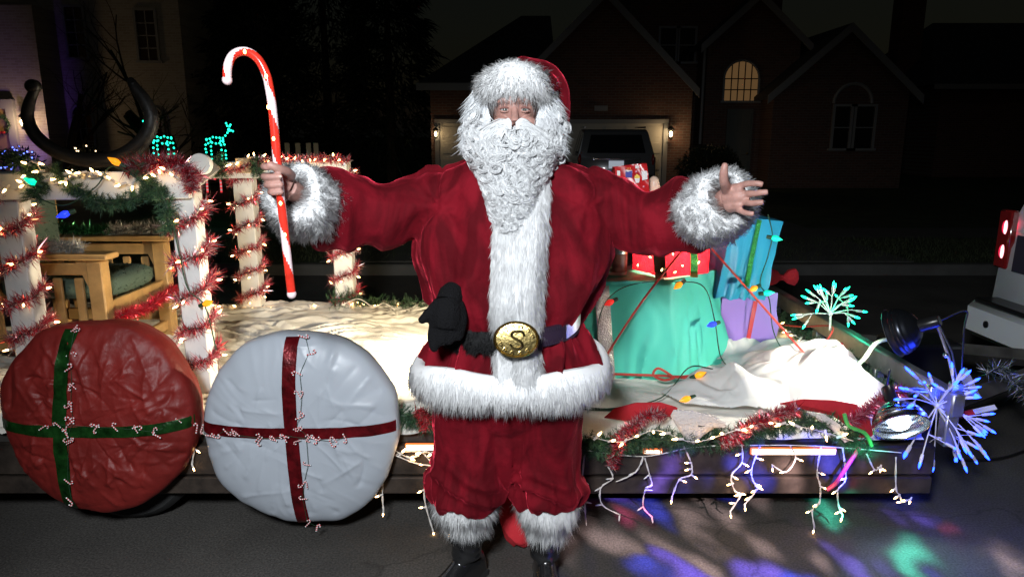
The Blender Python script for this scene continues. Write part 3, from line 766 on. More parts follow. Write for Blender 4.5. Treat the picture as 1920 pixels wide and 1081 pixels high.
# diagonal pull folds at the armpits
for sg in (-1, 1):
    ax = np.array([sg * .27, SY - .1, 1.36]); rr = np.linalg.norm(v - ax, axis=1)
    an = np.arctan2(z - 1.40, (x - sg * .22))
    disp += .013 * np.exp(-(rr / .20) ** 2) * ridge(np.stack([an * 1.7 + wv[:, 2] * .8, rr * 3 + wv[:, 0], np.full_like(x, sg * 5.)], 1), 77)
# sleeves: slack rings and slanting creases
s = np.where(x < 0, -x, x)
ua = np.stack([s * 9 + (z - 1.4) * 4.5 * np.sign(s) + wv[:, 0] * .9, (z - 1.4) * 4 + y * 2, np.zeros_like(x)], 1)
ub = np.stack([s * 20 + (z - 1.4) * 9 + wv[:, 1] * 1.2, (z - 1.4) * 5, y * 4], 1)
disp += arm * (.019 * ridge(ua, 51) + .007 * ridge(ub, 57))
low = np.clip((1.40 - z) / .1, 0, 1) * arm
v = v + nn * disp[:, None] + np.stack([0 * x, 0 * x, -low * .012 * (1 + vnoise(v * 9, 3))], 1)
set_co(coat, v)
md = coat.modifiers.new('soft', 'SMOOTH'); md.factor = .5; md.iterations = 3
dg = bpy.context.evaluated_depsgraph_get(); dg.update()
me2 = bpy.data.meshes.new_from_object(coat.evaluated_get(dg)); coat.modifiers.clear(); coat.data = me2
me2.polygons.foreach_set('use_smooth', [True] * len(me2.polygons))
cv, ct = obj_tris(coat)
coat_bvh = BVHTree.FromPolygons([tuple(q) for q in cv], [tuple(q) for q in ct])
CAMV = Vector((0, 0, CAM_Z))
def on_coat(px, py, off=0.0):
    r = ray(px, py).normalized(); h, hn, i, d_ = coat_bvh.ray_cast(CAMV, r)
    if h is None: return P(px, py, SY - .2)
    return h - r * off

# ---- fur band down the front
def front_band(name, rowsb, seed):
    rings = []
    for py, xl, xr in rowsb:
        ring = []
        K = 11
        for k in range(K):
            t = k / (K - 1); px = xl + (xr - xl) * t
            ring.append(on_coat(px, py, .004 + .020 * math.sin(math.pi * t) ** .5))
        rings.append(ring)
    # smooth the depth along the band
    A = np.array([[tuple(q) for q in r] for r in rings])
    for _ in range(4): A[1:-1] = (A[:-2] + 2 * A[1:-1] + A[2:]) / 4
    mbb = MB(); mbb.loft([[Vector(q) for q in r] for r in A], closed=False, cap=False)
    return mbb.build(name, M['fur_base'], santa)
rb = [(py, xl, xr) for py, xl, xr in ((330, 925, 1030), (380, 926, 1031), (430, 925, 1028), (480, 922, 1024), (530, 919, 1020), (570, 918, 1019), (600, 920, 1020), (625, 924, 1018))]
rb2 = [(650, 924, 1013), (680, 925, 1018), (705, 926, 1020), (730, 927, 1020)]
def interp_rows(rr, k):
    a = np.array(rr, float); t = np.linspace(0, len(a) - 1, k); return [tuple(np.interp(t_, range(len(a)), a[:, i]) for i in range(3)) for t_ in t]
band = front_band('fur_front_band', interp_rows(rb, 26), 1)
fur_on(band, 'fur', band, 9000, .017, .0011, (0, -.25, -1), 1.1, .35, face=(0, -1, 0))
band2 = front_band('fur_front_band', interp_rows(rb2, 9), 2)
fur_on(band2, 'fur', band2, 3500, .017, .0011, (0, -.25, -1), 1.1, .35, face=(0, -1, 0))
for q in ():
    pass

# ---- fur round the hem
hz0 = P(960, 690, SY).z
mb = MB(); n = 72; rings = []
for k in range(n):
    th = 2 * math.pi * k / n
    tilt = .012 * math.cos(th) + .010 * math.sin(2 * th)
    c = torso_pt(hz0, th, 1.0); out = Vector((c.x - torso(hz0)[0], c.y - SY, 0)).normalized()
    ring = []
    for j in range(14):
        a = 2 * math.pi * j / 14
        ring.append(c + out * (.012 + .034 * math.cos(a)) + Vector((0, 0, -.002 + tilt + .058 * math.sin(a) * (1 + .12 * math.sin(th * 5)))))
    rings.append(ring)
rings.append(rings[0])
mb.loft(rings, cap=False)
hem = mb.build('fur_hem', M['fur_base'], santa)
fur_on(hem, 'fur', hem, 26000, .020, .0011, (0, 0, -1), 1.0, .38, ctr=(0, SY, hz0))

# ---- cuffs
def cuff(name, A, B, r0, r1, r2, N):
    ax = (B - A).normalized(); u = ax.cross(Vector((0, 0, 1))).normalized(); w = u.cross(ax)
    rings = []
    prof = [(0, r0 * .78), (.0, r0 * .95), (.15, r1 * .98), (.45, r1 * 1.05), (.75, r1), (.95, r2), (1.0, r2 * .78), (.92, r2 * .6), (.6, r2 * .55)]
    for t, r in prof:
        c = A.lerp(B, t) + w * (-.012 * math.sin(t * 3))
        rings.append([c + (u * math.cos(2 * math.pi * k / 26) + w * math.sin(2 * math.pi * k / 26)) * r * (1 + .05 * math.sin(k * 1.1 + t * 5)) for k in range(26)])
    mbb = MB(); mbb.loft(rings, cap=False); o = mbb.build(name, M['fur_base'], santa)
    fur_on(o, 'fur', o, N, .020, .0011, tuple(ax), .4, .45, ctr=lambda q: A + ax * (Vector(q.tolist()) - A).dot(ax))
    return o
cuff('fur_cuff', P(602, 390, 2.25), P(545, 357, 2.09), .086, .098, .088, 15000)
cuff('fur_cuff', P(1308, 400, 2.24), P(1366, 368, 2.07), .086, .098, .088, 15000)

# ---- trousers
mb = MB()
def leg_rings(cx_rows):
    pts = []; rad = []
    for py, px, r in cx_rows:
        pts.append(P(px, py, SY - .005)); rad.append(r)
    pp = smooth_path(pts, 5); k = np.linspace(0, len(rad) - 1, len(pp)); mb.tube(pp, list(np.interp(k, range(len(rad)), rad)), 24)
leg_rings([(690, 900, .145), (760, 885, .132), (830, 884, .126), (880, 878, .130), (912, 872, .130), (936, 872, .112)])
leg_rings([(690, 1010, .145), (760, 1018, .130), (830, 1021, .122), (872, 1022, .124), (908, 1026, .128), (936, 1026, .110)])
mb.sphere(P(955, 735, SY), (.21, .16, .15), 24, 14); mb.sphere(P(952, 820, SY), (.10, .11, .17), 20, 14)
trs = mb.build('trousers', M['velvet'], santa)
remesh(trs, .0085, 5)
v, nn = get_co(trs); x, y, z = v[:, 0], v[:, 1], v[:, 2]
wv = fbm(v * 4, 2, 2)
cx = np.where(x < 0, P(876, 850, SY).x, P(1022, 850, SY).x)
th = np.arctan2(y - SY, x - cx)
f = ridge(np.stack([th * 2.2 + wv * .5, z * 2.2, np.sign(x)], 1), 61)
zb = P(900, 905, SY).z
g = ridge(np.stack([th * 5 + wv, z * 7 + x * 8, np.zeros_like(x)], 1), 66)
roll = ridge(np.stack([th * 1.3 + wv, z * 16 + th * .8 + wv * .6, np.ones_like(x)], 1), 68)
nb = np.exp(-((z - zb) / .09) ** 2)
v = v + nn * ((.013 * f + (.007 * g + .020 * roll) * nb)[:, None])
set_co(trs, v)
# ---- fur at the trouser ends
def leg_cuff(px, py0, py1, r0, r1, N):
    A = P(px[0], py0, SY - .005); B = P(px[1], py1, SY - .005); rings = []
    for t, r in [(0, r0 * .8), (0, r0), (.3, r0 * 1.05), (.7, r1 * 1.04), (1, r1), (1, r1 * .7)]:
        c = A.lerp(B, t); rings.append([c + Vector((math.cos(2 * math.pi * k / 24), math.sin(2 * math.pi * k / 24), 0)) * r for k in range(24)])
    mbb = MB(); mbb.loft(rings, cap=False); o = mbb.build('trouser_cuff', M['fur_base'], santa)
    fur_on(o, 'fur', o, int(N * .75), .030, .0012, (0, 0, -1), .85, .4, ctr=lambda q: (A.x, A.y, q[2]))
leg_cuff((872, 874), 922, 972, .100, .074, 12000)
leg_cuff((1028, 1024), 928, 982, .098, .072, 12000)

# ---- boots
def boot(px_top, py_top, heading, px_foot):
    T = P(px_top, py_top, SY); G = Vector((P(px_foot, 1078, SY).x, SY - .005, 0))
    h = Vector((math.sin(heading), -math.cos(heading), 0))
    mbb = MB()
    pts = [T + Vector((0, 0, .03)), T.lerp(Vector((G.x, G.y, .16)), .45), Vector((G.x, G.y, .17)), Vector((G.x, G.y, .11)) - h * .0]
    pp = smooth_path(pts, 5); mbb.tube(pp, list(np.interp(np.linspace(0, 1, len(pp)), [0, .4, .72, 1], [.064, .061, .053, .055])), 24)
    rings = []
    for t, wd, zt in ((-.085, .024, .075), (-.07, .036, .11), (-.03, .041, .135), (.03, .043, .125), (.09, .047, .095), (.14, .049, .078), (.185, .043, .066), (.212, .028, .052), (.222, .010, .040)):
        c = Vector((G.x, G.y, 0)) + h * t; sd = Vector((-h.y, h.x, 0))
        rings.append([c + sd * (wd * math.cos(a)) + Vector((0, 0, .022 + (zt - .022) * max(0, math.sin(a)) ** .8)) for a in [2 * math.pi * k / 20 for k in range(20)]])
    mbb.loft(rings)
    o = mbb.build('boot', M['boot'], santa); remesh(o, .006, 4)
    vv, n2 = get_co(o)
    zz = vv[:, 2]; cre = ridge(np.stack([vv[:, 0] * 6, vv[:, 1] * 6, zz * 34 + vnoise(vv * 14, 2)], 1), 71)
    vv = vv + n2 * (.0045 * cre * np.exp(-((zz - .15) / .06) ** 2))[:, None]; set_co(o, vv)
    # folded top band of the shaft
    mb3 = MB(); c0 = T.lerp(Vector((G.x, G.y, .17)), .25); c1 = T.lerp(Vector((G.x, G.y, .17)), .85)
    rr = [(0, .067), (.9, .069), (1, .067), (.97, .058)]
    mb3.loft([[c0.lerp(c1, t) + Vector((math.cos(2 * math.pi * k / 24), math.sin(2 * math.pi * k / 24), 0)) * r for k in range(24)] for t, r in rr], cap=False)
    mb3.build('shaft_band', M['boot'], o)
    mb2 = MB(); ring0 = [];
    for k in range(24):
        a = 2 * math.pi * k / 24; t = .07 + .155 * math.cos(a); sd = Vector((-h.y, h.x, 0)); ring0.append(Vector((G.x, G.y, .002)) + h * t + sd * (.050 * math.sin(a)))
    mb2.loft([[q for q in ring0], [q + Vector((0, 0, .026)) for q in ring0]])
    mb2.box(Vector((G.x, G.y, .014)) - h * .045, (.075, .07, .024), rot=Quaternion((0, 0, 1), heading).to_matrix())
    mb2.build('sole', M['rubber'], o)
boot(880, 985, R(-38), 876)
boot(1020, 992, R(4), 1021)

# ---- belt
mb = MB(); n = 64; rings = []
bz = P(960, 607, SY).z
for k in range(n + 1):
    th = 2 * math.pi * k / n
    tl = .02 * math.cos(th); hh = .030
    o1, o2 = torso_pt(bz, th, 1.05), torso_pt(bz, th, 1.115)
    rings.append([o1 + Vector((0, 0, tl - hh)), o2 + Vector((0, 0, tl - hh)), o2 + Vector((0, 0, tl + hh)), o1 + Vector((0, 0, tl + hh))])
mb.loft(rings, cap=False)
belt = mb.build('belt', M['belt'], santa)
for edge in (-.022, .022):                              # laced edge
    mb = MB()
    for k in range(70):
        th = -R(8) - R(150) * k / 70
        o1 = torso_pt(bz, th, 1.122) + Vector((0, 0, .02 * math.cos(th) + edge - .005)); o2 = torso_pt(bz, th - .02, 1.122) + Vector((0, 0, .02 * math.cos(th) + edge + .006))
        mb.tube([o1, o2], .0018, 5)
    mb.build('lacing', M['belt'], belt)
# fuzzy black lining that shows on the belt left of the buckle
mbk = MB()
rings = []
for k in range(15):
    th = -R(98) - R(58) * k / 14; o2 = torso_pt(bz, th, 1.122); tl = .02 * math.cos(th)
    rings.append([o2 + Vector((0, 0, tl - .033)), o2 * 1 + Vector((0, -.008, tl)), o2 + Vector((0, 0, tl + .036))])
mbk.loft(rings, closed=False, cap=False); fz = mbk.build('belt_wrap', M['black_knit'], belt)
M['black_fuzz'] = mat('black_fuzz', (0.01, 0.01, 0.011), .8, attr=True)
BF = fur_on(fz, 'belt_fuzz', belt, 4500, .013, .0008, (0, 0, 0), .2, .6, col_=(.012, .012, .013), matr=M['black_fuzz'])
# silver tip of the belt end
c0 = torso_pt(bz, -R(28), 1.10) + Vector((0, -.004, .034)); 
mb = MB(); rings = []
for k in range(7):
    th = -R(44) + R(30) * k / 6; o2 = torso_pt(bz, th, 1.125); zz = .016 + .022 * k / 6; hw = .022 if k < 6 else .016
    rings.append([o2 + Vector((0, 0, zz - hw)), o2 + Vector((.002, -.004, zz - hw)), o2 + Vector((.002, -.004, zz + hw)), o2 + Vector((0, 0, zz + hw))])
mb.loft(rings); mb.build('belt_tip', M['silver'], belt)
# keeper loop
mb = MB(); thk = -R(70); o2 = torso_pt(bz, thk, 1.13); mb.bbox(o2 + Vector((0, 0, .006)), (.016, .012, .074), .003, rot=Quaternion((0, 0, 1), R(16)).to_matrix()); mb.build('belt_loop', M['belt'], belt)
# buckle
bc = on_coat(968, 636, .066)
ux = Vector((1, -.02, -.03)).normalized(); nb_ = Vector((0, -.97, .2)); nb_ = (nb_ - ux * nb_.dot(ux)).normalized(); uy = nb_.cross(ux) 
BX, BY = .069, .055
def bk(u, w, d=0): return bc + ux * u + uy * w + nb_ * d
mb = MB(); rings = []
for (k, d) in ((1.0, -.008), (1.03, 0), (1.02, .006), (.96, .0085), (.91, .005), (.88, .003), (.5, .0055), (.02, .006)):
    rings.append([bk(BX * k * math.cos(a), BY * k * math.sin(a), d) for a in [2 * math.pi * j / 48 for j in range(48)]])
mb.loft(rings); buckle = mb.build('buckle', M['gold'], belt)
def rel(pts, r, matn='gold', name='relief', d=.0075):
    q = MB(); q.tube([bk(a, b, d) for a, b in [tuple(p)[:2] for p in smooth_path([Vector((p[0], p[1], 0)) for p in pts], 6)]], r, 6); return q.build(name, M[matn], buckle)
S = [(.022, .012), (.017, .023), (.002, .026), (-.013, .022), (-.016, .011), (-.006, .003), (.008, -.003), (.017, -.012), (.015, -.022), (.002, -.027), (-.012, -.024), (-.020, -.014)]
rel([(a * 1.0 + .002, b) for a, b in S], .0042, 'dark_gold', 'letter')
rel([(a * 1.0, b + .001) for a, b in S], .0030, 'gold', 'letter', .0105)
for sg in (-1, 1):
    for k in range(5):
        a0 = R(20 + k * 28) if sg > 0 else R(200 + k * 28)
        cx_, cy_ = BX * .74 * math.cos(a0), BY * .74 * math.sin(a0)
        rel([(cx_ - .006, cy_ - .002), (cx_, cy_ + .005), (cx_ + .006, cy_ - .003), (cx_ + .001, cy_ - .006)], .0016, 'gold' if k % 2 else 'dark_gold')

# ================================================================== body: head and hands, one skin
mb = MB()
hc = P(965, 212, 2.30); hc = Vector((hc.x, 2.33, 1.695))
mb.sphere(hc + Vector((0, 0, .03)), (.078, .098, .105), 22, 16)
mb.sphere(hc + Vector((0, -.02, -.06)), (.060, .075, .075), 18, 12)                # jaw
mb.tube([hc + Vector((0, .03, -.05)), hc + Vector((0, .04, -.2))], [.055, .06], 14)   # neck
fy = hc.y - .098
mb.tube([hc + Vector((0, -.088, .012)), hc + Vector((0, -.104, -.016)), hc + Vector((0, -.112, -.034))], [.009, .012, .0165], 10)   # nose
for sg in (-1, 1):
    mb.sphere(hc + Vector((sg * .0125, -.104, -.038)), .0095, 8, 6)
    mb.sphere(hc + Vector((sg * .042, -.078, -.034)), (.026, .018, .020), 10, 8)     # cheeks
    mb.tube([hc + Vector((sg * .014, -.092, .030)), hc + Vector((sg * .034, -.090, .036)), hc + Vector((sg * .054, -.074, .026))], [.008, .0085, .006], 8)   # brow
# torso and limbs inside the clothes
mb.tube([Vector((0.0, SY, 1.50)), Vector((0, SY, 1.30)), Vector((0, SY, 1.05)), Vector((0, SY, .9))], [.10, .13, .14, .13], 16)
for sh, el, wr in ((L_sh, L_el, L_wr), (R_sh, R_el, R_wr)):
    mb.tube([Vector((0, SY, 1.46)), sh, el, wr], [.06, .055, .045, .035], 12)
for px in (882, 1020):
    mb.tube([Vector((0, SY, .92)), P(px, 720, SY), P(px, 860, SY), P(px, 1000, SY)], [.10, .085, .06, .045], 12)
# his right hand closed on the cane
CY = 1.975
def chain(pts, rad): mb.tube(smooth_path(pts, 4), list(np.interp(np.linspace(0, 1, (len(pts) - 1) * 4 + 1), np.linspace(0, 1, len(rad)), rad)), 10)
chain([P(596, 388, 2.26), P(556, 362, 2.12), P(538, 350, 2.055)], [.036, .032, .030])
chain([P(540, 352, 2.06), P(520, 340, 2.045), P(508, 332, 2.04)], [.033, .034, .030])
chain([P(536, 368, 2.06), P(522, 358, 2.045), P(513, 350, 2.04)], [.028, .026, .022])
for y0, xk, xt, yt in ((312, 497, 515, 312), (331, 497, 524, 331), (346, 502, 526, 346), (360, 508, 527, 360)):
    r_ = .0098 if y0 < 355 else .0088
    chain([P(512, y0 - 1, 2.035), P(xk - 1, y0, 1.990), P(xk + 3, y0 + 1, 1.955), P(xt, yt, 1.9515)], [r_ * 1.08, r_ * 1.05, r_, r_ * .9])
    mb.sphere(P(xt, yt, 1.9515), r_ * .9, 8, 6)
chain([P(546, 330, 2.03), P(538, 322, 1.99), P(524, 317, 1.962), P(508, 310, 1.950)], [.015, .0135, .0125, .011])
mb.sphere(P(507, 310, 1.950), .0115, 8, 6)
# his left hand open, palm to the lens, thumb up
chain([P(1312, 400, 2.25), P(1352, 378, 2.11), P(1368, 370, 2.06)], [.036, .033, .031])
chain([P(1362, 362, 2.06), P(1380, 357, 2.025), P(1394, 352, 2.01)], [.024, .021, .016])
chain([P(1366, 374, 2.055), P(1384, 370, 2.02), P(1398, 367, 2.01)], [.027, .023, .018])
chain([P(1368, 384, 2.05), P(1384, 383, 2.02), P(1394, 384, 2.01)], [.024, .021, .017])
chain([P(1388, 348, 2.015), P(1404, 344, 1.985), P(1419, 344, 1.968), P(1431, 346, 1.960)], [.0105, .0092, .0088, .0078])
chain([P(1396, 363, 2.01), P(1413, 363, 1.975), P(1427, 361, 1.955), P(1440, 360, 1.95)], [.0105, .0094, .009, .008])
chain([P(1393, 378, 2.01), P(1408, 381, 1.975), P(1421, 380, 1.96), P(1432, 379, 1.952)], [.0102, .0090, .0087, .0077])
chain([P(1382, 392, 2.02), P(1395, 398, 1.99), P(1405, 400, 1.975), P(1414, 401, 1.968)], [.0092, .0082, .0078, .0070])
chain([P(1364, 358, 2.045), P(1358, 341, 2.00), P(1357, 325, 1.985), P(1359, 311, 1.98)], [.017, .0135, .0125, .0095])
mb.sphere(P(1359, 311, 1.98), .0098, 8, 6)
body = mb.build('body', M['skin'], santa)
remesh(body, .0030, 2, .4)
# nails, ring
for (px, py, Y, dz) in ((525, 331, 1.9415, .002),):
    q = MB(); q.sphere(P(px, py, Y), (.0055, .002, .004), 10, 6); q.build('nail', mat('nail', (.62, .42, .36), .25), body)
q = MB(); pts = []
ra, rb_ = P(1399, 377.5, 2.002), P(1410, 379, 1.975); rx = (rb_ - ra).normalized(); u = rx.cross(Vector((0, 0, 1))).normalized(); w = u.cross(rx)
rc = ra
q.tube([rc + (u * math.cos(a) + w * math.sin(a)) * .0122 for a in [2 * math.pi * k / 20 for k in range(20)]], .0022, 6, closed=True); q.build('finger_ring', M['black_plastic'], santa)
# eyes
M['eye'] = mat('eye_white', (.42, .40, .39), .12, spec=.6)
M['iris'] = mat('iris', (.07, .075, .07), .12, spec=.6)
M['lid'] = mat('eyelid', (.22, .10, .085), .5)
for sg in (-1, 1):
    ec = hc + Vector((sg * .030, -.0805, .004))
    q = MB(); q.sphere(ec, (.0135, .0125, .0115), 16, 12); e = q.build('eye', M['eye'], body)
    q = MB(); q.sphere(ec + Vector((0, -.0098, -.0005)), (.0068, .0042, .0068), 14, 8); q.build('iris', M['iris'], e)
    for up, r_, zo in ((1, .0036, .0062), (-1, .0028, -.0060)):
        q = MB(); q.tube([ec + Vector((t * .0165, -.0128 + abs(t) ** 2 * .008, zo * (1 - .75 * t * t) + (.0008 if up > 0 else 0))) for t in np.linspace(-1, 1, 11)], list(r_ * (1 - .55 * np.linspace(-1, 1, 11) ** 2)), 7)
        q.build('eyelid', M['skin'] if up < 0 else M['lid'], e)

# ---- hat
mb = MB(); rings = []
for t in np.linspace(0, 1, 14):
    z_ = hc.z + .062 + .066 * t; r_ = (.128 * math.cos(t * 1.15) ** .55) if t < 1 else .04
    rings.append([Vector((hc.x + .022 + t * .012 + r_ * .96 * math.cos(a), hc.y + .035 + t * .02 + r_ * 1.05 * math.sin(a), z_)) for a in [2 * math.pi * k / 36 for k in range(36)]])
mb.loft(rings)
# the crown flops over behind his left ear
pts = smooth_path([hc + Vector((.03, .06, .078)), hc + Vector((.10, .08, .085)), hc + Vector((.132, .08, .02)), hc + Vector((.135, .085, -.08)), hc + Vector((.12, .09, -.17))], 5)
mb.tube(pts, list(np.interp(np.linspace(0, 1, len(pts)), [0, .3, .6, 1], [.10, .065, .048, .03])), 18)
hat = mb.build('hat', M['velvet'], santa); remesh(hat, .008, 6)
vv, n2 = get_co(hat); set_co(hat, vv + n2 * (.006 * ridge(vv * 9, 81))[:, None])
# fur brim: thick over the brow, falling to the ears
mb = MB(); rings = []
for k in range(61):
    a = 2 * math.pi * k / 60; sn, cs = math.sin(a), math.cos(a)     # a = -90 deg faces the lens
    front = max(0, -sn)
    c = hc + Vector((.092 * cs, .02 + .104 * sn, .094 - .054 * (1 - front)))
    out = Vector((cs, sn, 0)); hh = .050 + .005 * math.sin(3 * a) + .022 * (1 - front); th_ = .034
    rings.append([c + out * (th_ * math.cos(b)) + Vector((0, 0, hh * math.sin(b))) for b in [2 * math.pi * j / 12 for j in range(12)]])
mb.loft(rings, cap=False)
brim = mb.build('hat_brim', M['fur_base'], hat)
fur_on(brim, 'fur', hat, 20000, .020, .0012, (0, -.1, -.7), .45, .45, ctr=hc + Vector((0, .02, .07)))

# ---- wig hair at the sides and the beard
def beard_surface(px, py):
    """depth of the beard under a pixel"""
    cx_ = 963 + (py - 250) * -.02
    hw = np.interp(py, [195, 225, 250, 285, 305, 340, 370, 400, 430], [92, 96, 99, 96, 84, 68, 58, 50, 34])
    t = abs(px - cx_) / max(hw, 1)
    bulge = np.interp(py, [195, 240, 290, 360, 430], [.10, .135, .155, .12, .07])
    return 2.29 - bulge * math.sqrt(max(0, 1 - min(t, 1) ** 2)) - np.interp(py, [195, 250, 340, 430], [.0, .0, .035, .065])
mb = MB(); rings = []
for py in np.linspace(222, 418, 40):
    cx_ = 963 + (py - 250) * -.02
    hw = np.interp(py, [195, 225, 250, 285, 305, 340, 370, 400, 430], [92, 94, 96, 93, 82, 65, 55, 46, 30]) * .96
    rings.append([P(cx_ + hw * t, py, beard_surface(cx_ + hw * t, py) + .010) for t in np.linspace(-1, 1, 25)])
# leave the face open above the moustache
mb.loft(rings, closed=False, cap=False)
M['beard_base'] = mat('beard_underlayer', (.62, .63, .65), .6, bump=1.0, bscale=60)
keep = []
for f in mb.f:
    keep.append(f)
beard = mb.build('beard', M['beard_base'], santa)
import bmesh
bm = bmesh.new(); bm.from_mesh(beard.data)
kill = []
for f in bm.faces:
    c = f.calc_center_median() + W[beard]
    d = Vector((c.x, c.y, c.z - CAM_Z)); fwd = d.y * CP - d.z * SP; up = d.y * SP + d.z * CP
    px, py = 960 + FPX * d.x / fwd, 540.5 - FPX * up / fwd
    if py < 236 and abs(px - 963) < 46: kill.append(f)
bmesh.ops.delete(bm, geom=kill, context='FACES'); bm.to_mesh(beard.data); bm.free()
CV, CF, CC = [], [], []; coff = 0
def curl_strand(c, e1, e2, n0, r0, turns, ph, drop, wd, strands_n, sgn, shade):
    global coff
    K = 15
    for s_ in range(strands_n):
        rr = r0 * (1.05 - .075 * s_ + .06 * random.random()); off = (random.random() - .5) * .009; ph2 = ph + random.uniform(-.25, .25)
        pts = []
        for k in range(K):
            t = k / (K - 1); a = ph2 + sgn * turns * 2 * math.pi * t; r_ = rr * (1 - .55 * t)
            pts.append(c + e1 * (r_ * math.cos(a)) + e2 * (r_ * math.sin(a)) - e2 * (drop * (t - .4)) + n0 * (off + .006 * math.sin(math.pi * t)))
        A = np.array([tuple(p) for p in pts]); T = unit(np.gradient(A, axis=0)); N0 = np.array(tuple(n0)); Sd = unit(np.cross(T, N0)); Nn = np.cross(Sd, T)
        wk = wd * np.sin(np.linspace(.25, math.pi - .12, K)) ** .6
        ring = np.stack([A + Sd * wk[:, None], A + Nn * wk[:, None] * .75, A - Sd * wk[:, None], A - Nn * wk[:, None] * .75], 1)   # K,4,3
        CV.append(ring.reshape(-1, 3))
        idx = []
        for k in range(K - 1):
            for j in range(4):
                a = k * 4 + j; b = k * 4 + (j + 1) % 4; idx.append((a, b, b + 4, a + 4))
        CF.append(np.array(idx) + coff); coff += K * 4
        CC.append(np.full(K * 4, shade * (1 + random.uniform(-.08, .08))))
def put_curl(px, py, r0, lift=0.0, turns=None, drop=None):
    Y = beard_surface(px, py) - lift; c = P(px, py, Y)
    dx = P(px + 4, py, beard_surface(px + 4, py)) - P(px - 4, py, beard_surface(px - 4, py)); dz = P(px, py - 4, beard_surface(px, py - 4)) - P(px, py + 4, beard_surface(px, py + 4))
    e1 = dx.normalized(); n0 = e1.cross(dz).normalized()
    if n0.y > 0: n0 = -n0
    a = random.uniform(-.5, .5); e2 = n0.cross(e1); 
    if e2.z < 0: e2 = -e2
    e1, e2 = e1 * math.cos(a) + e2 * math.sin(a), e2 * math.cos(a) - e1 * math.sin(a)
    curl_strand(c, e1, e2, n0, r0, turns or random.uniform(.75, 1.35), random.uniform(0, 6.28), drop if drop is not None else random.uniform(.01, .03), random.uniform(.0009, .0017), random.randint(10, 14), random.choice((-1, 1)), random.uniform(.88, 1.08))
random.seed(11)
cnt = 0
while cnt < 120:
    py = random.uniform(238, 424); cx_ = 963 + (py - 250) * -.02
    hw = np.interp(py, [195, 225, 250, 285, 305, 340, 370, 400, 430], [92, 96, 99, 97, 86, 70, 58, 50, 34])
    if random.random() > hw / 99: continue
    px = cx_ + hw * random.uniform(-1, 1)
    if py < 250 and abs(px - 963) < 62: continue
    put_curl(px, py, random.uniform(.011, .025), random.uniform(0, .016)); cnt += 1
for px, py in ((905, 258), (880, 228), (876, 245), (1048, 262), (1058, 240), (1054, 285), (872, 270), (878, 285), (1050, 300), (885, 215), (1046, 222), (922, 418), (930, 412), (925, 400)):
    for _ in range(2): put_curl(px + random.uniform(-6, 6), py + random.uniform(-6, 6), random.uniform(.012, .02), .008)
# long wavy locks that flow down and curl at the end
def put_lock(px, py, ln, lift):
    global coff
    amp = random.uniform(4, 9); per = random.uniform(26, 42); ph = random.uniform(0, 6.28); drift = (px - 961) * random.uniform(-.004, .002); sh = random.uniform(.90, 1.08); sg = random.choice((-1, 1)); cr0 = random.uniform(8, 15)
    for s_ in range(11):
        ox, oy, od = random.gauss(0, 2.0), random.gauss(0, 2.0), random.gauss(0, .0035); a_ = amp * random.uniform(.85, 1.15); p2 = ph + random.gauss(0, .18); pts = []
        def pt(x, y, extra=0.0):
            y = min(y, 436); hw_ = np.interp(y, [195, 225, 250, 285, 305, 340, 370, 400, 430], [92, 95, 97, 95, 86, 70, 58, 50, 36]); c_ = 963 + (y - 250) * -.02; x = min(max(x, c_ - hw_), c_ + hw_); return P(x, y, beard_surface(x, min(y, 428)) - lift - od - extra)
        for t in np.linspace(0, 1, 13):
            y = py + oy + ln * t; w_ = (2 * math.pi * (y - py) / per + p2); pts.append(pt(px + ox * (1 - .5 * t) + drift * ln * t + a_ * math.sin(w_) * (.35 + .65 * t), y, .006 * math.cos(w_)))
        ex = px + ox * .5 + drift * ln + a_ * math.sin(2 * math.pi * ln / per + p2); ey = py + oy + ln
        for t in np.linspace(.12, 1, 9):
            an = t * 4.6; rr_l = cr0 * (1 - .55 * t); pts.append(pt(ex + sg * (cr0 - rr_l * math.cos(an)), ey + rr_l * math.sin(an) * .9 - 0, .004 + .006 * t))
        A = np.array([tuple(p) for p in pts]); K = len(A); T = unit(np.gradient(A, axis=0)); N0 = np.array((0, -1, .15)); Sd = unit(np.cross(T, N0)); Nn = np.cross(Sd, T); wk = .0013 * np.sin(np.linspace(.5, math.pi - .15, K)) ** .6
        CV.append(np.stack([A + Sd * wk[:, None], A + Nn * wk[:, None], A - Sd * wk[:, None], A - Nn * wk[:, None]], 1).reshape(-1, 3))
        CF.append(np.array([(a * 4 + j, a * 4 + (j + 1) % 4, a * 4 + (j + 1) % 4 + 4, a * 4 + j + 4) for a in range(K - 1) for j in range(4)]) + coff); coff += K * 4
        CC.append(np.full(K * 4, sh * random.uniform(.93, 1.06)))
for _ in range(270):
    py = random.uniform(240, 392); hw = np.interp(py, [195, 225, 250, 285, 305, 340, 370, 400, 430], [92, 94, 96, 92, 80, 64, 54, 44, 30])
    px = 963 + (py - 250) * -.02 + hw * random.uniform(-1, 1)
    if py < 246 and abs(px - 963) < 58: continue
    put_lock(px, py, random.uniform(18, 44), random.uniform(.002, .022))
for _ in range(18): put_lock(963 + random.uniform(-24, 24), random.uniform(236, 245), random.uniform(14, 26), random.uniform(.016, .026))
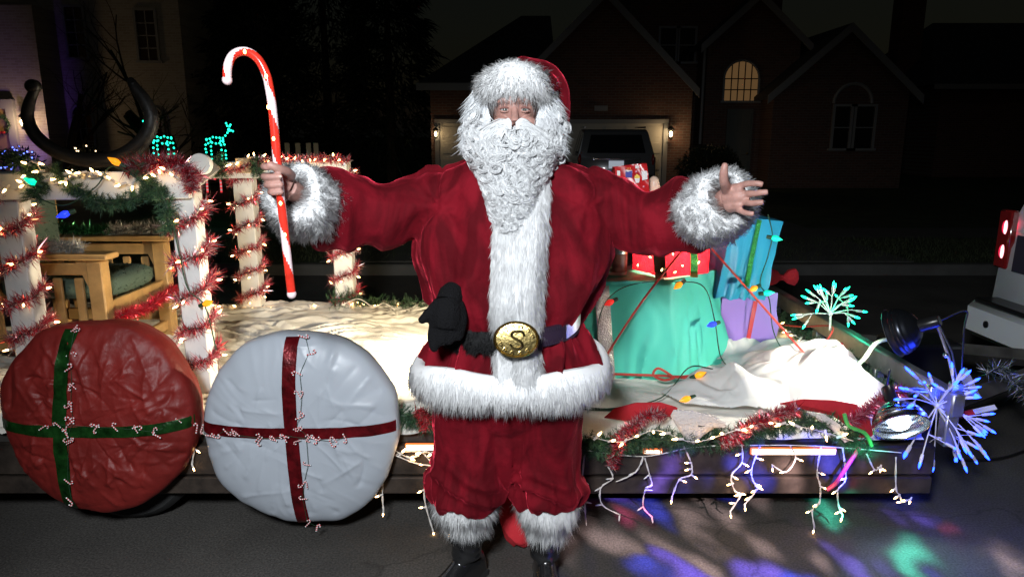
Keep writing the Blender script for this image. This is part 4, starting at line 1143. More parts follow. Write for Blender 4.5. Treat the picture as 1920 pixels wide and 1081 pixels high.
# moustache: long locks sweeping sideways from under the nose
for sg in (-1, 1):
    for k in range(80):
        y0 = random.uniform(229, 243); y1 = y0 + random.uniform(10, 34); x1 = random.uniform(28, 66)
        pts = [P(963 + sg * 4, y0, beard_surface(963, y0) - .035), P(963 + sg * x1 * .45, y0 + random.uniform(-7, 2), beard_surface(963 + x1 * .45, y0) - .028), P(963 + sg * x1, y1, beard_surface(963 + x1, y1) - .014), P(963 + sg * (x1 + random.uniform(-3, 10)), y1 + 9, beard_surface(963 + x1, y1) - .010)]
        A = np.array([tuple(p) for p in smooth_path(pts, 5)]); K = len(A); T = unit(np.gradient(A, axis=0)); N0 = np.array((0, -1, .1)); Sd = unit(np.cross(T, N0)); Nn = np.cross(Sd, T)
        wk = .0019 * np.sin(np.linspace(.4, math.pi - .2, K)) ** .6
        CV.append(np.stack([A + Sd * wk[:, None], A + Nn * wk[:, None], A - Sd * wk[:, None], A - Nn * wk[:, None]], 1).reshape(-1, 3))
        CF.append(np.array([(a * 4 + j, a * 4 + (j + 1) % 4, a * 4 + (j + 1) % 4 + 4, a * 4 + j + 4) for a in range(K - 1) for j in range(4)]) + coff); coff += K * 4
        CC.append(np.full(K * 4, random.uniform(.9, 1.08)))
cc = np.clip(np.concatenate(CC)[:, None] * np.array([.80, .81, .82]), 0, .95)
np_mesh('curls', np.concatenate(CV), np.concatenate(CF), M['beard'], beard, colors=cc, quads=True)
# straight wig hair beside the face and under the brim
N = 5200
side = rng.choice([-1, 1], N); py = 178 + 84 * rng.random(N) ** .75 + rng.normal(0, 5, N); off = rng.uniform(0, 1, N)
px = 963 + side * (np.interp(py, [158, 185, 215, 262], [78, 54, 44, 40]) + off * (86 - np.interp(py, [158, 185, 215, 262], [78, 54, 44, 40])) * np.interp(py, [170, 210, 262], [.8, .95, 1.05]) + np.interp(py, [170, 215, 262], [0, 0, 14]) * 0)
yy = np.array([2.285 - .10 * math.sqrt(max(0, 1 - (abs(a - 963) / 104) ** 2)) for a in px]) + np.interp(py, [165, 205, 250], [.10, .07, 0])
p0 = np.array([tuple(P(a, b, c)) for a, b, c in zip(px, py, yy)])
dr = unit(np.stack([side * (.15 + .35 * off), np.full(N, -.25), np.full(N, -1.0)], 1) + rng.normal(size=(N, 3)) * .22)
sn = unit(np.stack([side * off * .8, -np.ones(N), .2 * np.ones(N)], 1) + rng.normal(size=(N, 3)) * .25)
v, f, K = strands(p0, dr, rng.uniform(.03, .06, N), .0013, np.stack([side * .25 * rng.random(N), -.1 * np.ones(N), np.zeros(N)], 1), wdir=sn + rng.normal(size=(N, 3)) * .4, nrm=sn)
np_mesh('side_hair', v, f, M['beard'], beard, colors=np.clip(np.repeat(rng.uniform(.85, 1.05, N), K)[:, None] * np.array([.76, .78, .80]), 0, .95), normals=np.repeat(sn, K, 0))

# ================================================================== glove tucked in the belt
glove = empty('glove', P(828, 600, 2.13), 'black knitted glove tucked into the belt with its thumb sticking out', 'glove')
mb = MB()
def gch(pts, rad): mb.tube(smooth_path([P(*q) for q in pts], 4), list(np.interp(np.linspace(0, 1, (len(pts) - 1) * 4 + 1), np.linspace(0, 1, len(rad)), rad)), 12)
gch([(838, 560, 2.14), (838, 585, 2.125), (835, 612, 2.12)], [.036, .048, .046])
gch([(853, 566, 2.15), (856, 596, 2.14), (850, 628, 2.13)], [.028, .036, .034])
gch([(826, 568, 2.13), (808, 585, 2.12), (793, 598, 2.115), (786, 598, 2.11)], [.024, .019, .015, .010])
gch([(818, 606, 2.12), (812, 630, 2.11), (814, 650, 2.10), (818, 658, 2.10)], [.022, .018, .015, .010])
gch([(832, 610, 2.115), (828, 634, 2.10), (828, 648, 2.095)], [.022, .018, .012])
gch([(846, 612, 2.12), (844, 634, 2.11), (838, 642, 2.10)], [.022, .017, .012])
gch([(858, 610, 2.13), (860, 628, 2.12), (856, 636, 2.11)], [.02, .016, .011])
gl = mb.build('knit', M['black_knit'], glove); remesh(gl, .006, 3)
mb = MB(); mb.tube([P(842, 566, 2.15), P(846, 552, 2.165), P(852, 546, 2.18)], [.042, .040, .036], 16); mb.build('cuff', M['black_knit'], glove)

# ================================================================== lit candy cane
cpts = [P(547, 551, CY), P(543, 520, CY), P(533, 430, CY), P(524, 350, CY), P(517, 270, CY), P(511, 205, CY), P(505, 165, CY), P(499, 140, CY), P(486, 114, CY), P(468, 99, CY), P(450, 97, CY), P(435, 106, CY), P(427, 125, CY), P(426, 150, CY)]
cane = empty('candy_cane', cpts[0], 'tall lit red and white striped plastic candy cane gripped in hand', 'candy cane')
cp = smooth_path(cpts, 14); A = resample(cp, 190)
seg = np.r_[0, np.cumsum(np.linalg.norm(np.diff(A, axis=0), axis=1))]
T = unit(np.gradient(A, axis=0)); u = np.array([0, 1., 0]); U = unit(u - T * (T @ u)[:, None]); Wd = np.cross(T, U)
nn_ = 20; cr_ = .0116
rings = A[:, None] + cr_ * (U[:, None] * np.cos(2 * np.pi * np.arange(nn_) / nn_)[None, :, None] + Wd[:, None] * np.sin(2 * np.pi * np.arange(nn_) / nn_)[None, :, None])
V = rings.reshape(-1, 3); F = []; MI = []
for i in range(len(A) - 1):
    for j in range(nn_):
        a = i * nn_ + j; b = i * nn_ + (j + 1) % nn_; F.append((a, b, b + nn_, a + nn_))
        ph = ((j + .5) / nn_ + seg[i] / .20) % 1.0
        MI.append(1 if ph < .38 else 0)
M['cane_red'] = mat('cane_red', (.62, .03, .02), .2, spec=.6, noise=.35, nscale=26, emit=(1, .06, .015), estr=.20)
M['cane_white'] = mat('cane_white', (.80, .66, .68), .3, emit=(1, .55, .55), estr=.07)
np_mesh('stick', V, F, [M['cane_red'], M['cane_white']], cane, quads=True, mi=MI)
for e, s_ in ((A[0], -1), (A[-1], 1)):
    q = MB(); q.sphere(e, .0136, 12, 8); q.build('end_cap', M['cane_white'], cane)
M['cane_bulb'] = bulb_mat('cane_bulb', (1, .30, .08), 30)
mbq = MB(); mbq.sphere((0, 0, 0), (.0042, .0042, .006), 8, 6); cane_bulb = mesh_only(mbq, 'bulb', M['cane_bulb'])
for px, py in ((424, 131), (459, 97), (499, 143), (503, 201), (513, 260), (526, 381), (534, 440), (519, 322)):
    inst('bulb', cane_bulb, P(px, py, CY - .0105), None, cane)
# ================================================================== parade trailer
DZ = .44; YN, YF, XR = 2.75, 4.80, 1.74
tr = empty('flatbed_trailer', (-.6, 3.8, 0), 'low flatbed parade trailer with rusty side beam and galvanised front rail', 'trailer')
mb = MB(); mb.box((-.73, 3.775, DZ - .035), (XR + 3.2, YF - YN, .05)); mb.build('deck', M['dark_steel'], tr, False)
mb = MB(); mb.bbox((-.73, YN - .02, .315), (XR + 3.2, .05, .13), .008); mb.build('side_beam', M['rust_beam'], tr)
mb = MB(); mb.bbox((-.73, YN - .03, .205), (XR + 3.2, .035, .075), .006); mb.build('lower_beam', M['rust_beam'], tr)
mb = MB(); mb.bbox((-.73, YF + .02, .34), (XR + 3.2, .05, .12), .008); mb.build('side_beam', M['rust_beam'], tr)
mb = MB(); mb.bbox((XR - .02, 3.775, .33), (.06, YF - YN - .06, .14), .008); mb.build('front_beam', M['dark_steel'], tr)
for x in np.linspace(-2.9, 1.4, 7):
    mb = MB(); mb.box((x, 3.775, .31), (.05, YF - YN - .1, .08)); mb.build('cross_member', M['dark_steel'], tr, False)
for y in (3.35, 3.77, 4.19):      # axles sit under the left part
    pass
# front rail
mb = MB(); mb.bbox((XR + .03, 3.70, .575), (.055, 2.10, .10), .008); fr = mb.build('front_rail', M['steel'], tr)
for y in (2.70, 3.28, 3.95, 4.62):
    mb = MB(); mb.bbox((XR + .03, y, .46), (.05, .055, .14), .005); mb.build('rail_post', M['steel'], fr)
mb = MB(); mb.bbox((XR - .05, 3.75, .46), (.10, 2.0, .03), .006); mb.build('front_sill', M['steel'], tr)
# tongue
M['tape_red'] = mat('tape_red', (.55, .03, .03), .35); M['tape_white'] = mat('tape_white', (.8, .8, .78), .35)
for sg in (-1, 1):
    mb = MB(); mb.tube([Vector((XR, 3.75 + sg * .75, .35)), Vector((2.95, 3.75 + sg * .06, .40))], .05, 4); mb.build('tongue_beam', M['dark_steel'], tr, False)
mb = MB(); mb.bbox((3.0, 3.75, .44), (.25, .12, .12), .02); mb.build('coupler', M['dark_steel'], tr)
mb = MB(); mb.bbox((2.15, 3.6, .47), (.34, .26, .22), .02); mb.build('tongue_box', M['black_plastic'], tr)
c = P(1812, 722, 3.0); mb = MB(); mb.add([(c.x - .07, c.y, c.z - .06), (c.x + .07, c.y, c.z - .05), (c.x, c.y + .01, c.z + .075), (c.x - .07, c.y + .012, c.z - .06), (c.x + .07, c.y + .012, c.z - .05), (c.x, c.y + .022, c.z + .075)], [(0, 1, 2), (5, 4, 3), (0, 3, 4, 1), (1, 4, 5, 2), (2, 5, 3, 0)]); mb.build('reflector', mat('reflector', (.35, .34, .34), .3), tr, False)
mb = MB(); a = P(1800, 778, 2.9); b = P(1864, 764, 2.95); mb.tube([a, a.lerp(b, .35)], .016, 4); mb.build('tape_strip', M['tape_red'], tr, False)
mb = MB(); mb.tube([a.lerp(b, .36), b], .016, 4); mb.build('tape_strip', M['tape_white'], tr, False)
# wheels and mudguards behind the round covers
for x in (-.83, -1.63):
    mb = MB(); mb.lathe([(.18, -.07), (.25, -.075), (.275, -.05), (.28, 0), (.275, .05), (.25, .075), (.18, .07)], (x, YN + .09, .285), (0, 1, 0), 32); wh = mb.build('wheel', M['rubber'], tr)
    mb = MB(); mb.lathe([(.02, -.05), (.08, -.06), (.12, -.03), (.18, -.05), (.185, .04), (.02, .04)], (x, YN + .09, .285), (0, 1, 0), 24); mb.build('rim', M['steel'], wh)
# bright retro-reflective marker strips on the beam; emission paints the light they return
M['marker'] = mat('glow_tape', (.9, .85, .8), .2, emit=(1.0, .74, .55), estr=2.6)
M['glow_tape_edge'] = mat('glow_tape_edge', (.8, .2, .05), .3, emit=(1.0, .18, .03), estr=.8)
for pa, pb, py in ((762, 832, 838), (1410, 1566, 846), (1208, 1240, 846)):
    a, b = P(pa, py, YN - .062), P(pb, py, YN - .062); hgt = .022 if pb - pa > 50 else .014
    mb = MB(); mb.bbox((a + b) / 2 + Vector((0, .006, 0)), (b.x - a.x + .010, .012, hgt + .008), .003); s_ = mb.build('glow_tape', M['glow_tape_edge'], tr)
    mb = MB(); mb.bbox((a + b) / 2 + Vector((0, -.003, 0)), (b.x - a.x, .008, hgt), .002); mb.build('lens', M['marker'], s_)  # tape face, not a lamp; its glow stands in for reflected light

# ------------------------------------------------------------------ cloth on the deck
M['sheet'] = mat('white_cotton', (.80, .77, .70), .85, sheen=.15, bump=.3, bscale=35)
def tri(t): return np.abs((t % 1.0) * 2 - 1)
def crumple(p, s=0, k=1.0):
    r = 0
    rs = np.random.default_rng(s)
    wq = np.stack([vnoise(p * 3.3 * k, s + 1), vnoise(p * 3.3 * k, s + 2), vnoise(p * 3.3 * k, s + 3)], 1) * .10 / k
    for q in range(7):
        d_ = rs.normal(size=3); d_ /= np.linalg.norm(d_); fr_ = rs.uniform(2.5, 9) * k
        m_ = np.clip(vnoise(p * 2.2 * k + q * 7.7, s + 11 + q) * 1.5 + .5, 0, 1)
        r = r + m_ * tri((p + wq) @ d_ * fr_ + rs.random()) / fr_ * 5
    return r * .2
nx, ny = 300, 150
X, Yg = np.meshgrid(np.linspace(-3.1, XR - .06, nx), np.linspace(YN - .05, YF + .02, ny))
p = np.stack([X.ravel(), Yg.ravel(), np.full(X.size, DZ)], 1)
pf = p * np.array([1.0, 1.6, 1]); wr_ = np.stack([vnoise(p * 2.2, 5), vnoise(p * 2.2, 6), 0 * p[:, 0]], 1) * .35
f1 = ridge((pf + wr_) * np.array([3.0, 7.5, 1]), 91); f2 = ridge((pf + wr_ * .7) * np.array([7, 15, 1]), 93); f3 = crumple(p * np.array([1, 1.4, 1]), 4, 2.0)
leftw = np.clip((.35 - p[:, 0]) / .5, .35, 1)
zz = DZ + .006 + leftw * (.026 * f1 + .016 * f2 + .007 * ridge((pf + wr_) * np.array([16, 30, 1]), 97)) + .016 * f3 + .012
zz = np.maximum(zz, DZ + .004); edge = np.clip((YN + .03 - p[:, 1]) / .07, 0, 1); zz -= edge ** 1.5 * .055
p[:, 2] = zz
idx = np.arange(nx * ny).reshape(ny, nx); F = np.stack([idx[:-1, :-1], idx[:-1, 1:], idx[1:, 1:], idx[1:, :-1]], -1).reshape(-1, 4)
sh = np_mesh('deck_cloth', p, F, M['sheet'], None, quads=True, origin=(-.6, 3.8, DZ)); tag(sh, 'wrinkled white cloth spread over the trailer deck', 'cloth')
# bright heap of loose cloth at the front end
def heap(name, cx, cy, rx, ry, h, seed, label, n_=90):
    g = np.linspace(-1, 1, n_); A, B = np.meshgrid(g, g); r = np.sqrt(A * A + B * B)
    q = np.stack([cx + A * rx, cy + B * ry, 0 * A], -1).reshape(-1, 3)
    prof = np.clip(1 - r.ravel() ** 2 * (1 + .5 * vnoise(q * 5, seed)), 0, 1) ** .7
    zz = DZ + .035 + h * prof * (.62 + .5 * vnoise(q * 4.5, seed + 2) + .25 * vnoise(q * 9, seed + 4)) + prof * (.16 * crumple(q, seed, 1.7) + .06 * crumple(q, seed + 50, 4.0))
    q[:, 2] = zz; q[:, :2] += .03 * np.stack([vnoise(q * 8, seed + 5), vnoise(q * 8, seed + 6)], 1)
    m_ = (r.ravel().reshape(n_, n_) < 1.0); i_ = np.arange(n_ * n_).reshape(n_, n_)
    Fq = np.stack([i_[:-1, :-1], i_[:-1, 1:], i_[1:, 1:], i_[1:, :-1]], -1).reshape(-1, 4); ok = (m_[:-1, :-1] & m_[1:, 1:] & m_[:-1, 1:] & m_[1:, :-1]).ravel(); Fq = Fq[ok]
    used = np.unique(Fq); rm = np.full(n_ * n_, -1); rm[used] = np.arange(len(used))
    o = np_mesh(name, q[used], rm[Fq], M['sheet_white'], None, quads=True, origin=(cx, cy, DZ)); return tag(o, label, 'cloth')
M['sheet_white'] = mat('white_tulle', (.82, .82, .80), .8, translucent=.15)
heap('cloth_heap', 1.38, 3.25, .34, .50, .15, 3, 'heap of crumpled white fabric floodlit by the clamp lamp')
heap('cloth_heap', .98, 2.98, .30, .19, .13, 8, 'bunched white fabric mound in front of the teal present')
heap('cloth_heap', 1.20, 3.72, .30, .25, .08, 15, 'low white fabric folds beneath the purple present', 60)

# ------------------------------------------------------------------ white railing round the chair
rl = empty('white_railing', (-1.84, 3.9, DZ), 'white painted timber railing of posts and boards round the oak chair', 'railing')
PN, PF = 3.10, 4.74
posts = []
def rpost(x, y, w, ztop):
    mb = MB(); mb.bbox((x, y, (DZ + ztop) / 2), (w, w * .85, ztop - DZ), .005); posts.append((x, y, w, ztop)); return mb.build('post', M['white_paint'], rl)
xNR, xNL = P(352, 400, PN).x, P(30, 430, PN).x
rpost(xNR, PN, .105, 1.475); rpost(xNL, PN, .11, 1.47)
xF1, xF2 = P(466, 430, PF).x, P(643, 430, PF).x
rpost(xF1, PF, .125, 1.46); rpost(xF2, PF, .125, 1.46)
mb = MB(); mb.bbox(((xNL + xNR) / 2 + .0, PN - .065, 1.415), (xNR - xNL + .10, .036, .115), .004, rot=Quaternion((0, 1, 0), R(-.6)).to_matrix()); nr = mb.build('rail', M['white_paint'], rl)
mb = MB(); a = P(330, 311, PF).x; mb.bbox(((a + xF2) / 2 + .0, PF - .075, 1.405), (xF2 - a + .13, .036, .105), .004); mb.build('rail', M['white_paint'], rl)
mb = MB(); q0 = Vector((xNR, PN + .07, 1.42)); q1 = Vector((xF1 - .15, PF - .12, 1.42)); mb.tube([q0, q1], .045, 4); mb.build('rail', M['white_paint'], rl, False)
mb = MB(); c = P(377, 308, PN + .35); mb.lathe([(.001, -.02), (.05, -.02), (.052, 0), (.05, .02), (.001, .02)], c, (0, -1, .1), 20); mb.build('end_disc', M['white_paint'], rl)
mb = MB(); c = P(457, 310, PF - .11); mb.bbox(c, (.095, .03, .095), .004); mb.build('end_block', M['raw_wood'], rl)
for px in (150, 186):
    c = P(px, 331, PN - .10); mb = MB(); mb.tube([c + Vector((-.035, -.02, 0)), c + Vector((.012, .02, 0))], .006, 8); mb.lathe([(.001, 0), (.014, 0), (.012, .008), (.001, .010)], c + Vector((.012, .012, 0)), (0, -1, 0), 10); mb.build('bolt', M['silver'], nr)
for px, y in ((457, PF - .128), (644, PF - .10)):
    c = P(px, 311 if px < 500 else 308, y); mb = MB(); mb.lathe([(.001, 0), (.012, 0), (.010, .005), (.001, .006)], c, (0, -1, 0), 6); mb.build('bolt', M['silver'], rl)
# little picket row seen beyond the railing
c0 = P(565, 285, 12.5); pk = empty('picket_fence', (c0.x, 12.5, .12), 'four pale pickets of a low garden fence beyond the railing', 'fence')
M['picket'] = mat('picket_paint', (.62, .56, .40), .6)
for px in (538, 558, 578, 592):
    a = P(px, 268, 12.5); mb = MB(); mb.bbox((a.x, 12.5, (a.z + .12) / 2), (.085, .02, a.z - .12), .004); mb.build('picket', M['picket'], pk)
for z_ in (.5, 1.1):
    mb = MB(); mb.box((c0.x, 12.52, z_), (.75, .018, .07)); mb.build('rail', M['picket'], pk, False)

# ------------------------------------------------------------------ oak chair facing along the trailer
CX, CYN, CYF, AZ = -2.03, 3.42, 4.06, 1.045
ch = empty('oak_armchair', (-2.33, 3.74, DZ), 'mission style oak armchair with slatted sides and dark green cushions', 'chair')
def bx(name, c, d_, rot=None, parent=None): q = MB(); q.bbox(c, d_, .006, rot=rot); return q.build(name, M['oak'], parent or ch)
LX = .62
for y in (CYN, CYF):
    bx('leg', (CX, y, (DZ + AZ) / 2 - .01), (.075, .075, AZ - DZ - .02)); bx('leg', (CX - LX, y, (DZ + AZ) / 2 + .12), (.065, .065, AZ - DZ + .22))
    arm_ = bx('arm', (CX - LX / 2 + .02, y, AZ + .005), (LX + .12, .12, .03)); 
    bx('side_rail', (CX - LX / 2, y, AZ - .06), (LX - .08, .03, .06)); bx('side_rail', (CX - LX / 2, y, DZ + .16), (LX - .08, .03, .07))
    for k in range(5): bx('slat', (CX - LX / 2 + (k - 2) * .105, y, DZ + .345), (.042, .018, .31))
    q = MB(); q.add([(CX - .03, y - .012, AZ - .02), (CX - .10, y - .012, AZ - .02), (CX - .045, y - .012, AZ - .16), (CX - .03, y - .012, AZ - .2), (CX - .03, y + .012, AZ - .02), (CX - .10, y + .012, AZ - .02), (CX - .045, y + .012, AZ - .16), (CX - .03, y + .012, AZ - .2)], [(0, 1, 2, 3), (7, 6, 5, 4), (0, 4, 5, 1), (1, 5, 6, 2), (2, 6, 7, 3), (3, 7, 4, 0)]); q.build('bracket', M['oak'], ch, False)
bx('front_rail', (CX, 3.74, DZ + .315), (.03, .565, .11)); bx('front_rail', (CX, 3.74, DZ + .10), (.03, .565, .06))
bx('back_rail', (CX - LX, 3.74, AZ + .20), (.04, .575, .08)); bx('back_rail', (CX - LX, 3.74, DZ + .36), (.04, .575, .08))
for k in range(6): bx('slat', (CX - LX, 3.74 + (k - 2.5) * .09, DZ + .62), (.018, .045, .45))
def cushion(c, d_, rot=None, seed=1):
    q = MB(); n_ = 20; rings = []
    for i in range(13):
        t = -1 + 2 * i / 12; k = (1 - abs(t) ** 6) ** .5 * .98 + .02
        rings.append([Vector((d_[0] / 2 * k * math.copysign(abs(math.cos(a)) ** .35, math.cos(a)), d_[1] / 2 * t, d_[2] / 2 * k * math.copysign(abs(math.sin(a)) ** .55, math.sin(a)))) for a in [2 * math.pi * j / n_ for j in range(n_)]])
    q.loft([[Vector(c) + (rot @ p_ if rot is not None else p_) for p_ in r] for r in rings]); o = q.build('cushion', M['green_fabric'], ch); 
    fur_on(o, 'pile', o, 2600, .012, .002, (0, 0, 0), 0, .5, col_=(.075, .115, .095), matr=M['needles'])
cushion((CX - .29, 3.74, DZ + .425), (.62, .56, .12)); cushion((CX - LX + .07, 3.74, DZ + .74), (.11, .50, .46))

# ------------------------------------------------------------------ dark curved horn piece on the rail
hp = [P(70, 160, 3.13), P(56, 190, 3.13), P(52, 222, 3.13), P(70, 258, 3.12), P(112, 287, 3.12), P(168, 301, 3.12), P(225, 293, 3.12), P(268, 263, 3.12), P(284, 225, 3.12), P(272, 190, 3.13), P(252, 163, 3.14), P(244, 148, 3.15)]
hn = empty('horn_hoop', hp[5] + Vector((0, 0, -.03)), 'dark U-shaped curved horn with tapered tips standing on the white rail', 'horn')
q = MB(); pp = smooth_path(hp, 8); k = np.linspace(0, 1, len(pp)); q.tube(pp, list(np.interp(k, [0, .12, .4, .6, .8, .95, 1], [.016, .024, .030, .032, .029, .019, .012])), 16)
M['horn'] = mat('dark_horn', (.010, .009, .008), .5, noise=.5, nscale=18, bump=.4, bscale=26)
q.build('hoop', M['horn'], hn)
for kp, kr in ((P(62, 162, 3.13), (.034, .03, .03)), (P(250, 158, 3.14), (.02, .02, .016))):
    q = MB(); q.sphere(kp, kr, 10, 7); q.build('knuckle', M['horn'], hn)
# ================================================================== garlands
def path_frames(pts, n):
    A = resample(pts, n); T = unit(np.gradient(A, axis=0)); ref = np.where(np.abs(T[:, 2:3]) < .9, np.array([[0, 0, 1.]]), np.array([[1., 0, 0]])); U = unit(np.cross(T, ref)); return A, T, U, np.cross(T, U)
def tinsel(pts, N, rad, palette, parent, name='tinsel', wd=.0022, matn='tinsel', fwd=.25, seg=2, core=.004):
    A, T, U, V_ = path_frames(pts, 200); i = rng.integers(0, 200, N); a = rng.uniform(0, 6.283, N)
    d_ = unit(U[i] * np.cos(a)[:, None] + V_[i] * np.sin(a)[:, None] + T[i] * rng.normal(fwd, .35, (N, 1)))
    v, f, K = strands(A[i] + rng.normal(size=(N, 3)) * .003, d_, rad * rng.uniform(.55, 1.15, N), wd, rng.normal(size=(N, 3)) * .18, seg)
    pal = np.array(palette); c = pal[rng.integers(0, len(pal), N)] * rng.uniform(.7, 1.2, (N, 1))
    q = MB(); q.tube([Vector(x) for x in A[::4]], core, 5)
    o = np_mesh(name, v, f, M[matn], parent, colors=np.clip(np.repeat(c, K, 0), 0, 1)); q.build('core', M['pole_wire'], o if parent is not None else None)
    return o
RED_T = [(.62, .03, .06), (.75, .10, .14), (.45, .015, .03), (.80, .35, .38), (.78, .62, .62)]
PINK_T = [(.72, .08, .12), (.80, .30, .32), (.85, .66, .64), (.60, .03, .05), (.70, .12, .16)]
SILV_T = [(.85, .85, .82), (.7, .68, .62), (.9, .88, .8)]
GRN_T = [(.03, .22, .08), (.02, .12, .05), (.10, .35, .14)]
PINE = [(.03, .085, .035), (.05, .12, .05), (.02, .055, .03), (.07, .15, .07), (.045, .10, .06)]
def garland(name, label, cat, pts, N, rad, pal, group=None, matn='tinsel', wd=.0022, fwd=.25, core=.004):
    g = empty(name, Vector(pts[0]), label, cat, group); tinsel(pts, N, rad, pal, g, 'strands', wd, matn, fwd, 2, core); return g
def pine(label, pts, sprigs, rad, group=None):
    g = empty('pine_garland', Vector(pts[0]), label, 'garland', group); A, T, U, V_ = path_frames(pts, 300)
    i = rng.integers(0, 300, sprigs); a = rng.uniform(0, 6.283, sprigs); d_ = unit(U[i] * np.cos(a)[:, None] + V_[i] * np.sin(a)[:, None] + T[i] * rng.normal(.2, .5, (sprigs, 1)))
    L = rad * rng.uniform(.6, 1.1, sprigs); K_ = 26; t = rng.uniform(.1, 1, (sprigs, K_)); base = (A[i][:, None] + d_[:, None] * (L[:, None] * t)[..., None]).reshape(-1, 3)
    dd = unit(np.repeat(d_, K_, 0) * .75 + unit(rng.normal(size=(sprigs * K_, 3))) * .9)
    v, f, K = strands(base, dd, rng.uniform(.014, .030, sprigs * K_), .0011, np.zeros((sprigs * K_, 3)), 1)
    pal = np.array(PINE); c = np.repeat(pal[rng.integers(0, len(pal), sprigs)], K_, 0) * rng.uniform(.7, 1.35, (sprigs * K_, 1))
    np_mesh('needles', v, f, M['needles'], g, colors=np.repeat(c, K, 0))
    q = MB()
    for s_ in range(0, sprigs): q.tube([Vector(A[i[s_]]), Vector(A[i[s_]] + d_[s_] * L[s_])], .0012, 3, cap=False)
    q.tube([Vector(x) for x in A[::4]], .006, 6); q.build('stems', M['pole_wire'], g); return g

def spiral(x, y, w, z0, z1, turns, ph=0.0, d_=.012):
    out = []; hw = w / 2 + d_
    for k in range(int(turns * 16) + 1):
        t = k / (turns * 16); a = ph + turns * 2 * math.pi * t; c, s = math.cos(a), math.sin(a); m_ = max(abs(c), abs(s)); out.append(Vector((x + hw * c / m_ * .98, y + hw * .86 * s / m_, z0 + (z1 - z0) * t + random.gauss(0, .006))))
    return out
pn = ['post between chair and white wheel cover', 'post rising behind the red wheel cover', 'rear post under the raw wood block', 'rear post beside the fallen pine sprigs']
for k, (x, y, w, zt) in enumerate(posts):
    garland('tinsel_garland', 'pink and red tinsel spiralling up the white ' + pn[k], 'tinsel', spiral(x, y, w, DZ + .06, zt - .02, 6.0, k), 5600 if k < 2 else 5000, .056 if k < 2 else .054, PINK_T, 'tinsel wound on the posts')
# tinsel and pine on the near rail
garland('tinsel_garland', 'dark red tinsel heaped along the near white rail over green garland', 'tinsel', smooth_path([P(235, 318, PN - .1), P(285, 306, PN - .11), P(330, 306, PN - .11), P(356, 325, PN - .1), P(362, 355, PN - .1)], 6), 2600, .055, RED_T)
garland('tinsel_garland', 'thin red tinsel along the rear white rail', 'tinsel', smooth_path([P(380, 305, PF - .13), P(430, 320, PF - .13), P(500, 300, PF - .13), P(600, 298, PF - .13), P(655, 300, PF - .13)], 6), 1900, .045, PINK_T)
garland('tinsel_garland', 'red tinsel draped across the front seat rail of the oak chair', 'tinsel', smooth_path([P(218, 598, 3.40), P(235, 588, 3.42), P(270, 578, 3.6), P(305, 556, 3.85), P(328, 540, 4.02)], 6), 2600, .045, [(.72, .02, .05), (.55, .01, .03), (.8, .12, .15)])
garland('silver_tinsel', 'silver white tinsel lying along the near arm of the oak chair', 'tinsel', smooth_path([Vector((CX - .58, CYN, AZ + .04)), Vector((CX - .3, CYN + .01, AZ + .05)), Vector((CX - .07, CYN, AZ + .045))], 6), 2400, .055, SILV_T)
garland('silver_tinsel', 'silver white tinsel lying along the far arm of the oak chair', 'tinsel', smooth_path([Vector((CX - .30, CYF, AZ + .04)), Vector((CX - .12, CYF + .01, AZ + .05)), Vector((CX + .05, CYF, AZ + .045))], 6), 1900, .055, SILV_T)
garland('green_tinsel', 'dark green tinsel rope along the far arm toward the chair back', 'tinsel', smooth_path([Vector((CX - .64, CYF, AZ + .06)), Vector((CX - .45, CYF - .02, AZ + .05)), Vector((CX - .28, CYF, AZ + .05))], 6), 1300, .05, GRN_T)
pine('green pine garland swagged below the near white rail', smooth_path([P(95, 318, PN - .10), P(122, 335, PN - .11), P(150, 362, PN - .11), P(185, 380, PN - .11), P(225, 378, PN - .11), P(262, 366, PN - .11), P(285, 348, PN - .11)], 6), 190, .045)
pine('green pine garland hanging down beside the post by the chair arm', smooth_path([P(262, 300, PN - .10), P(272, 335, PN - .11), P(292, 355, PN - .11), P(312, 385, PN - .11), P(316, 430, PN - .10)], 6), 180, .048)
pine('green pine garland piled on the rail corner at the red wheel cover', smooth_path([P(-10, 285, PN - .08), P(25, 302, PN - .10), P(60, 318, PN - .11), P(72, 345, PN - .11), P(62, 372, PN - .11)], 6), 170, .05)
pine('short green garland tuft on the rear rail next to the raw wood block', smooth_path([P(405, 292, PF - .14), P(412, 310, PF - .14), P(418, 330, PF - .14)], 4), 70, .05)
pine('green garland tuft hanging by the rear raw wood block', smooth_path([P(478, 296, PF - .14), P(482, 318, PF - .14), P(490, 330, PF - .14)], 4), 60, .05)
pine('fallen pine sprigs lying at the foot of the rear post', smooth_path([P(618, 562, PF - .1), P(660, 560, PF - .1), P(690, 570, PF - .05), P(745, 572, PF - .05), P(800, 574, PF - .05)], 5), 170, .085)
pine('pine garland along the deck edge between white cover and trousers', smooth_path([P(735, 770, YN - .05), P(775, 785, YN - .06), P(832, 792, YN - .06)], 5), 150, .055)
pine('long pine garland along the deck edge below the teal present', smooth_path([P(1075, 826, YN - .06), P(1130, 838, YN - .07), P(1200, 822, YN - .07), P(1290, 826, YN - .07), P(1370, 824, YN - .07), P(1440, 802, YN - .06), P(1510, 790, YN - .06), P(1580, 812, YN - .06), P(1625, 838, YN - .06)], 6), 760, .062)
pine('pine garland running along the inside of the galvanised front rail', smooth_path([Vector((XR - .05, 4.6, .50)), Vector((XR - .06, 4.0, .47)), Vector((XR - .06, 3.4, .49)), Vector((XR - .05, 2.9, .48))], 8), 420, .085)
garland('tinsel_garland', 'short red tinsel on the pine by the white cover', 'tinsel', smooth_path([P(782, 770, YN - .08), P(798, 782, YN - .09), P(800, 800, YN - .08)], 4), 600, .04, [(.7, .03, .05), (.8, .2, .2)])
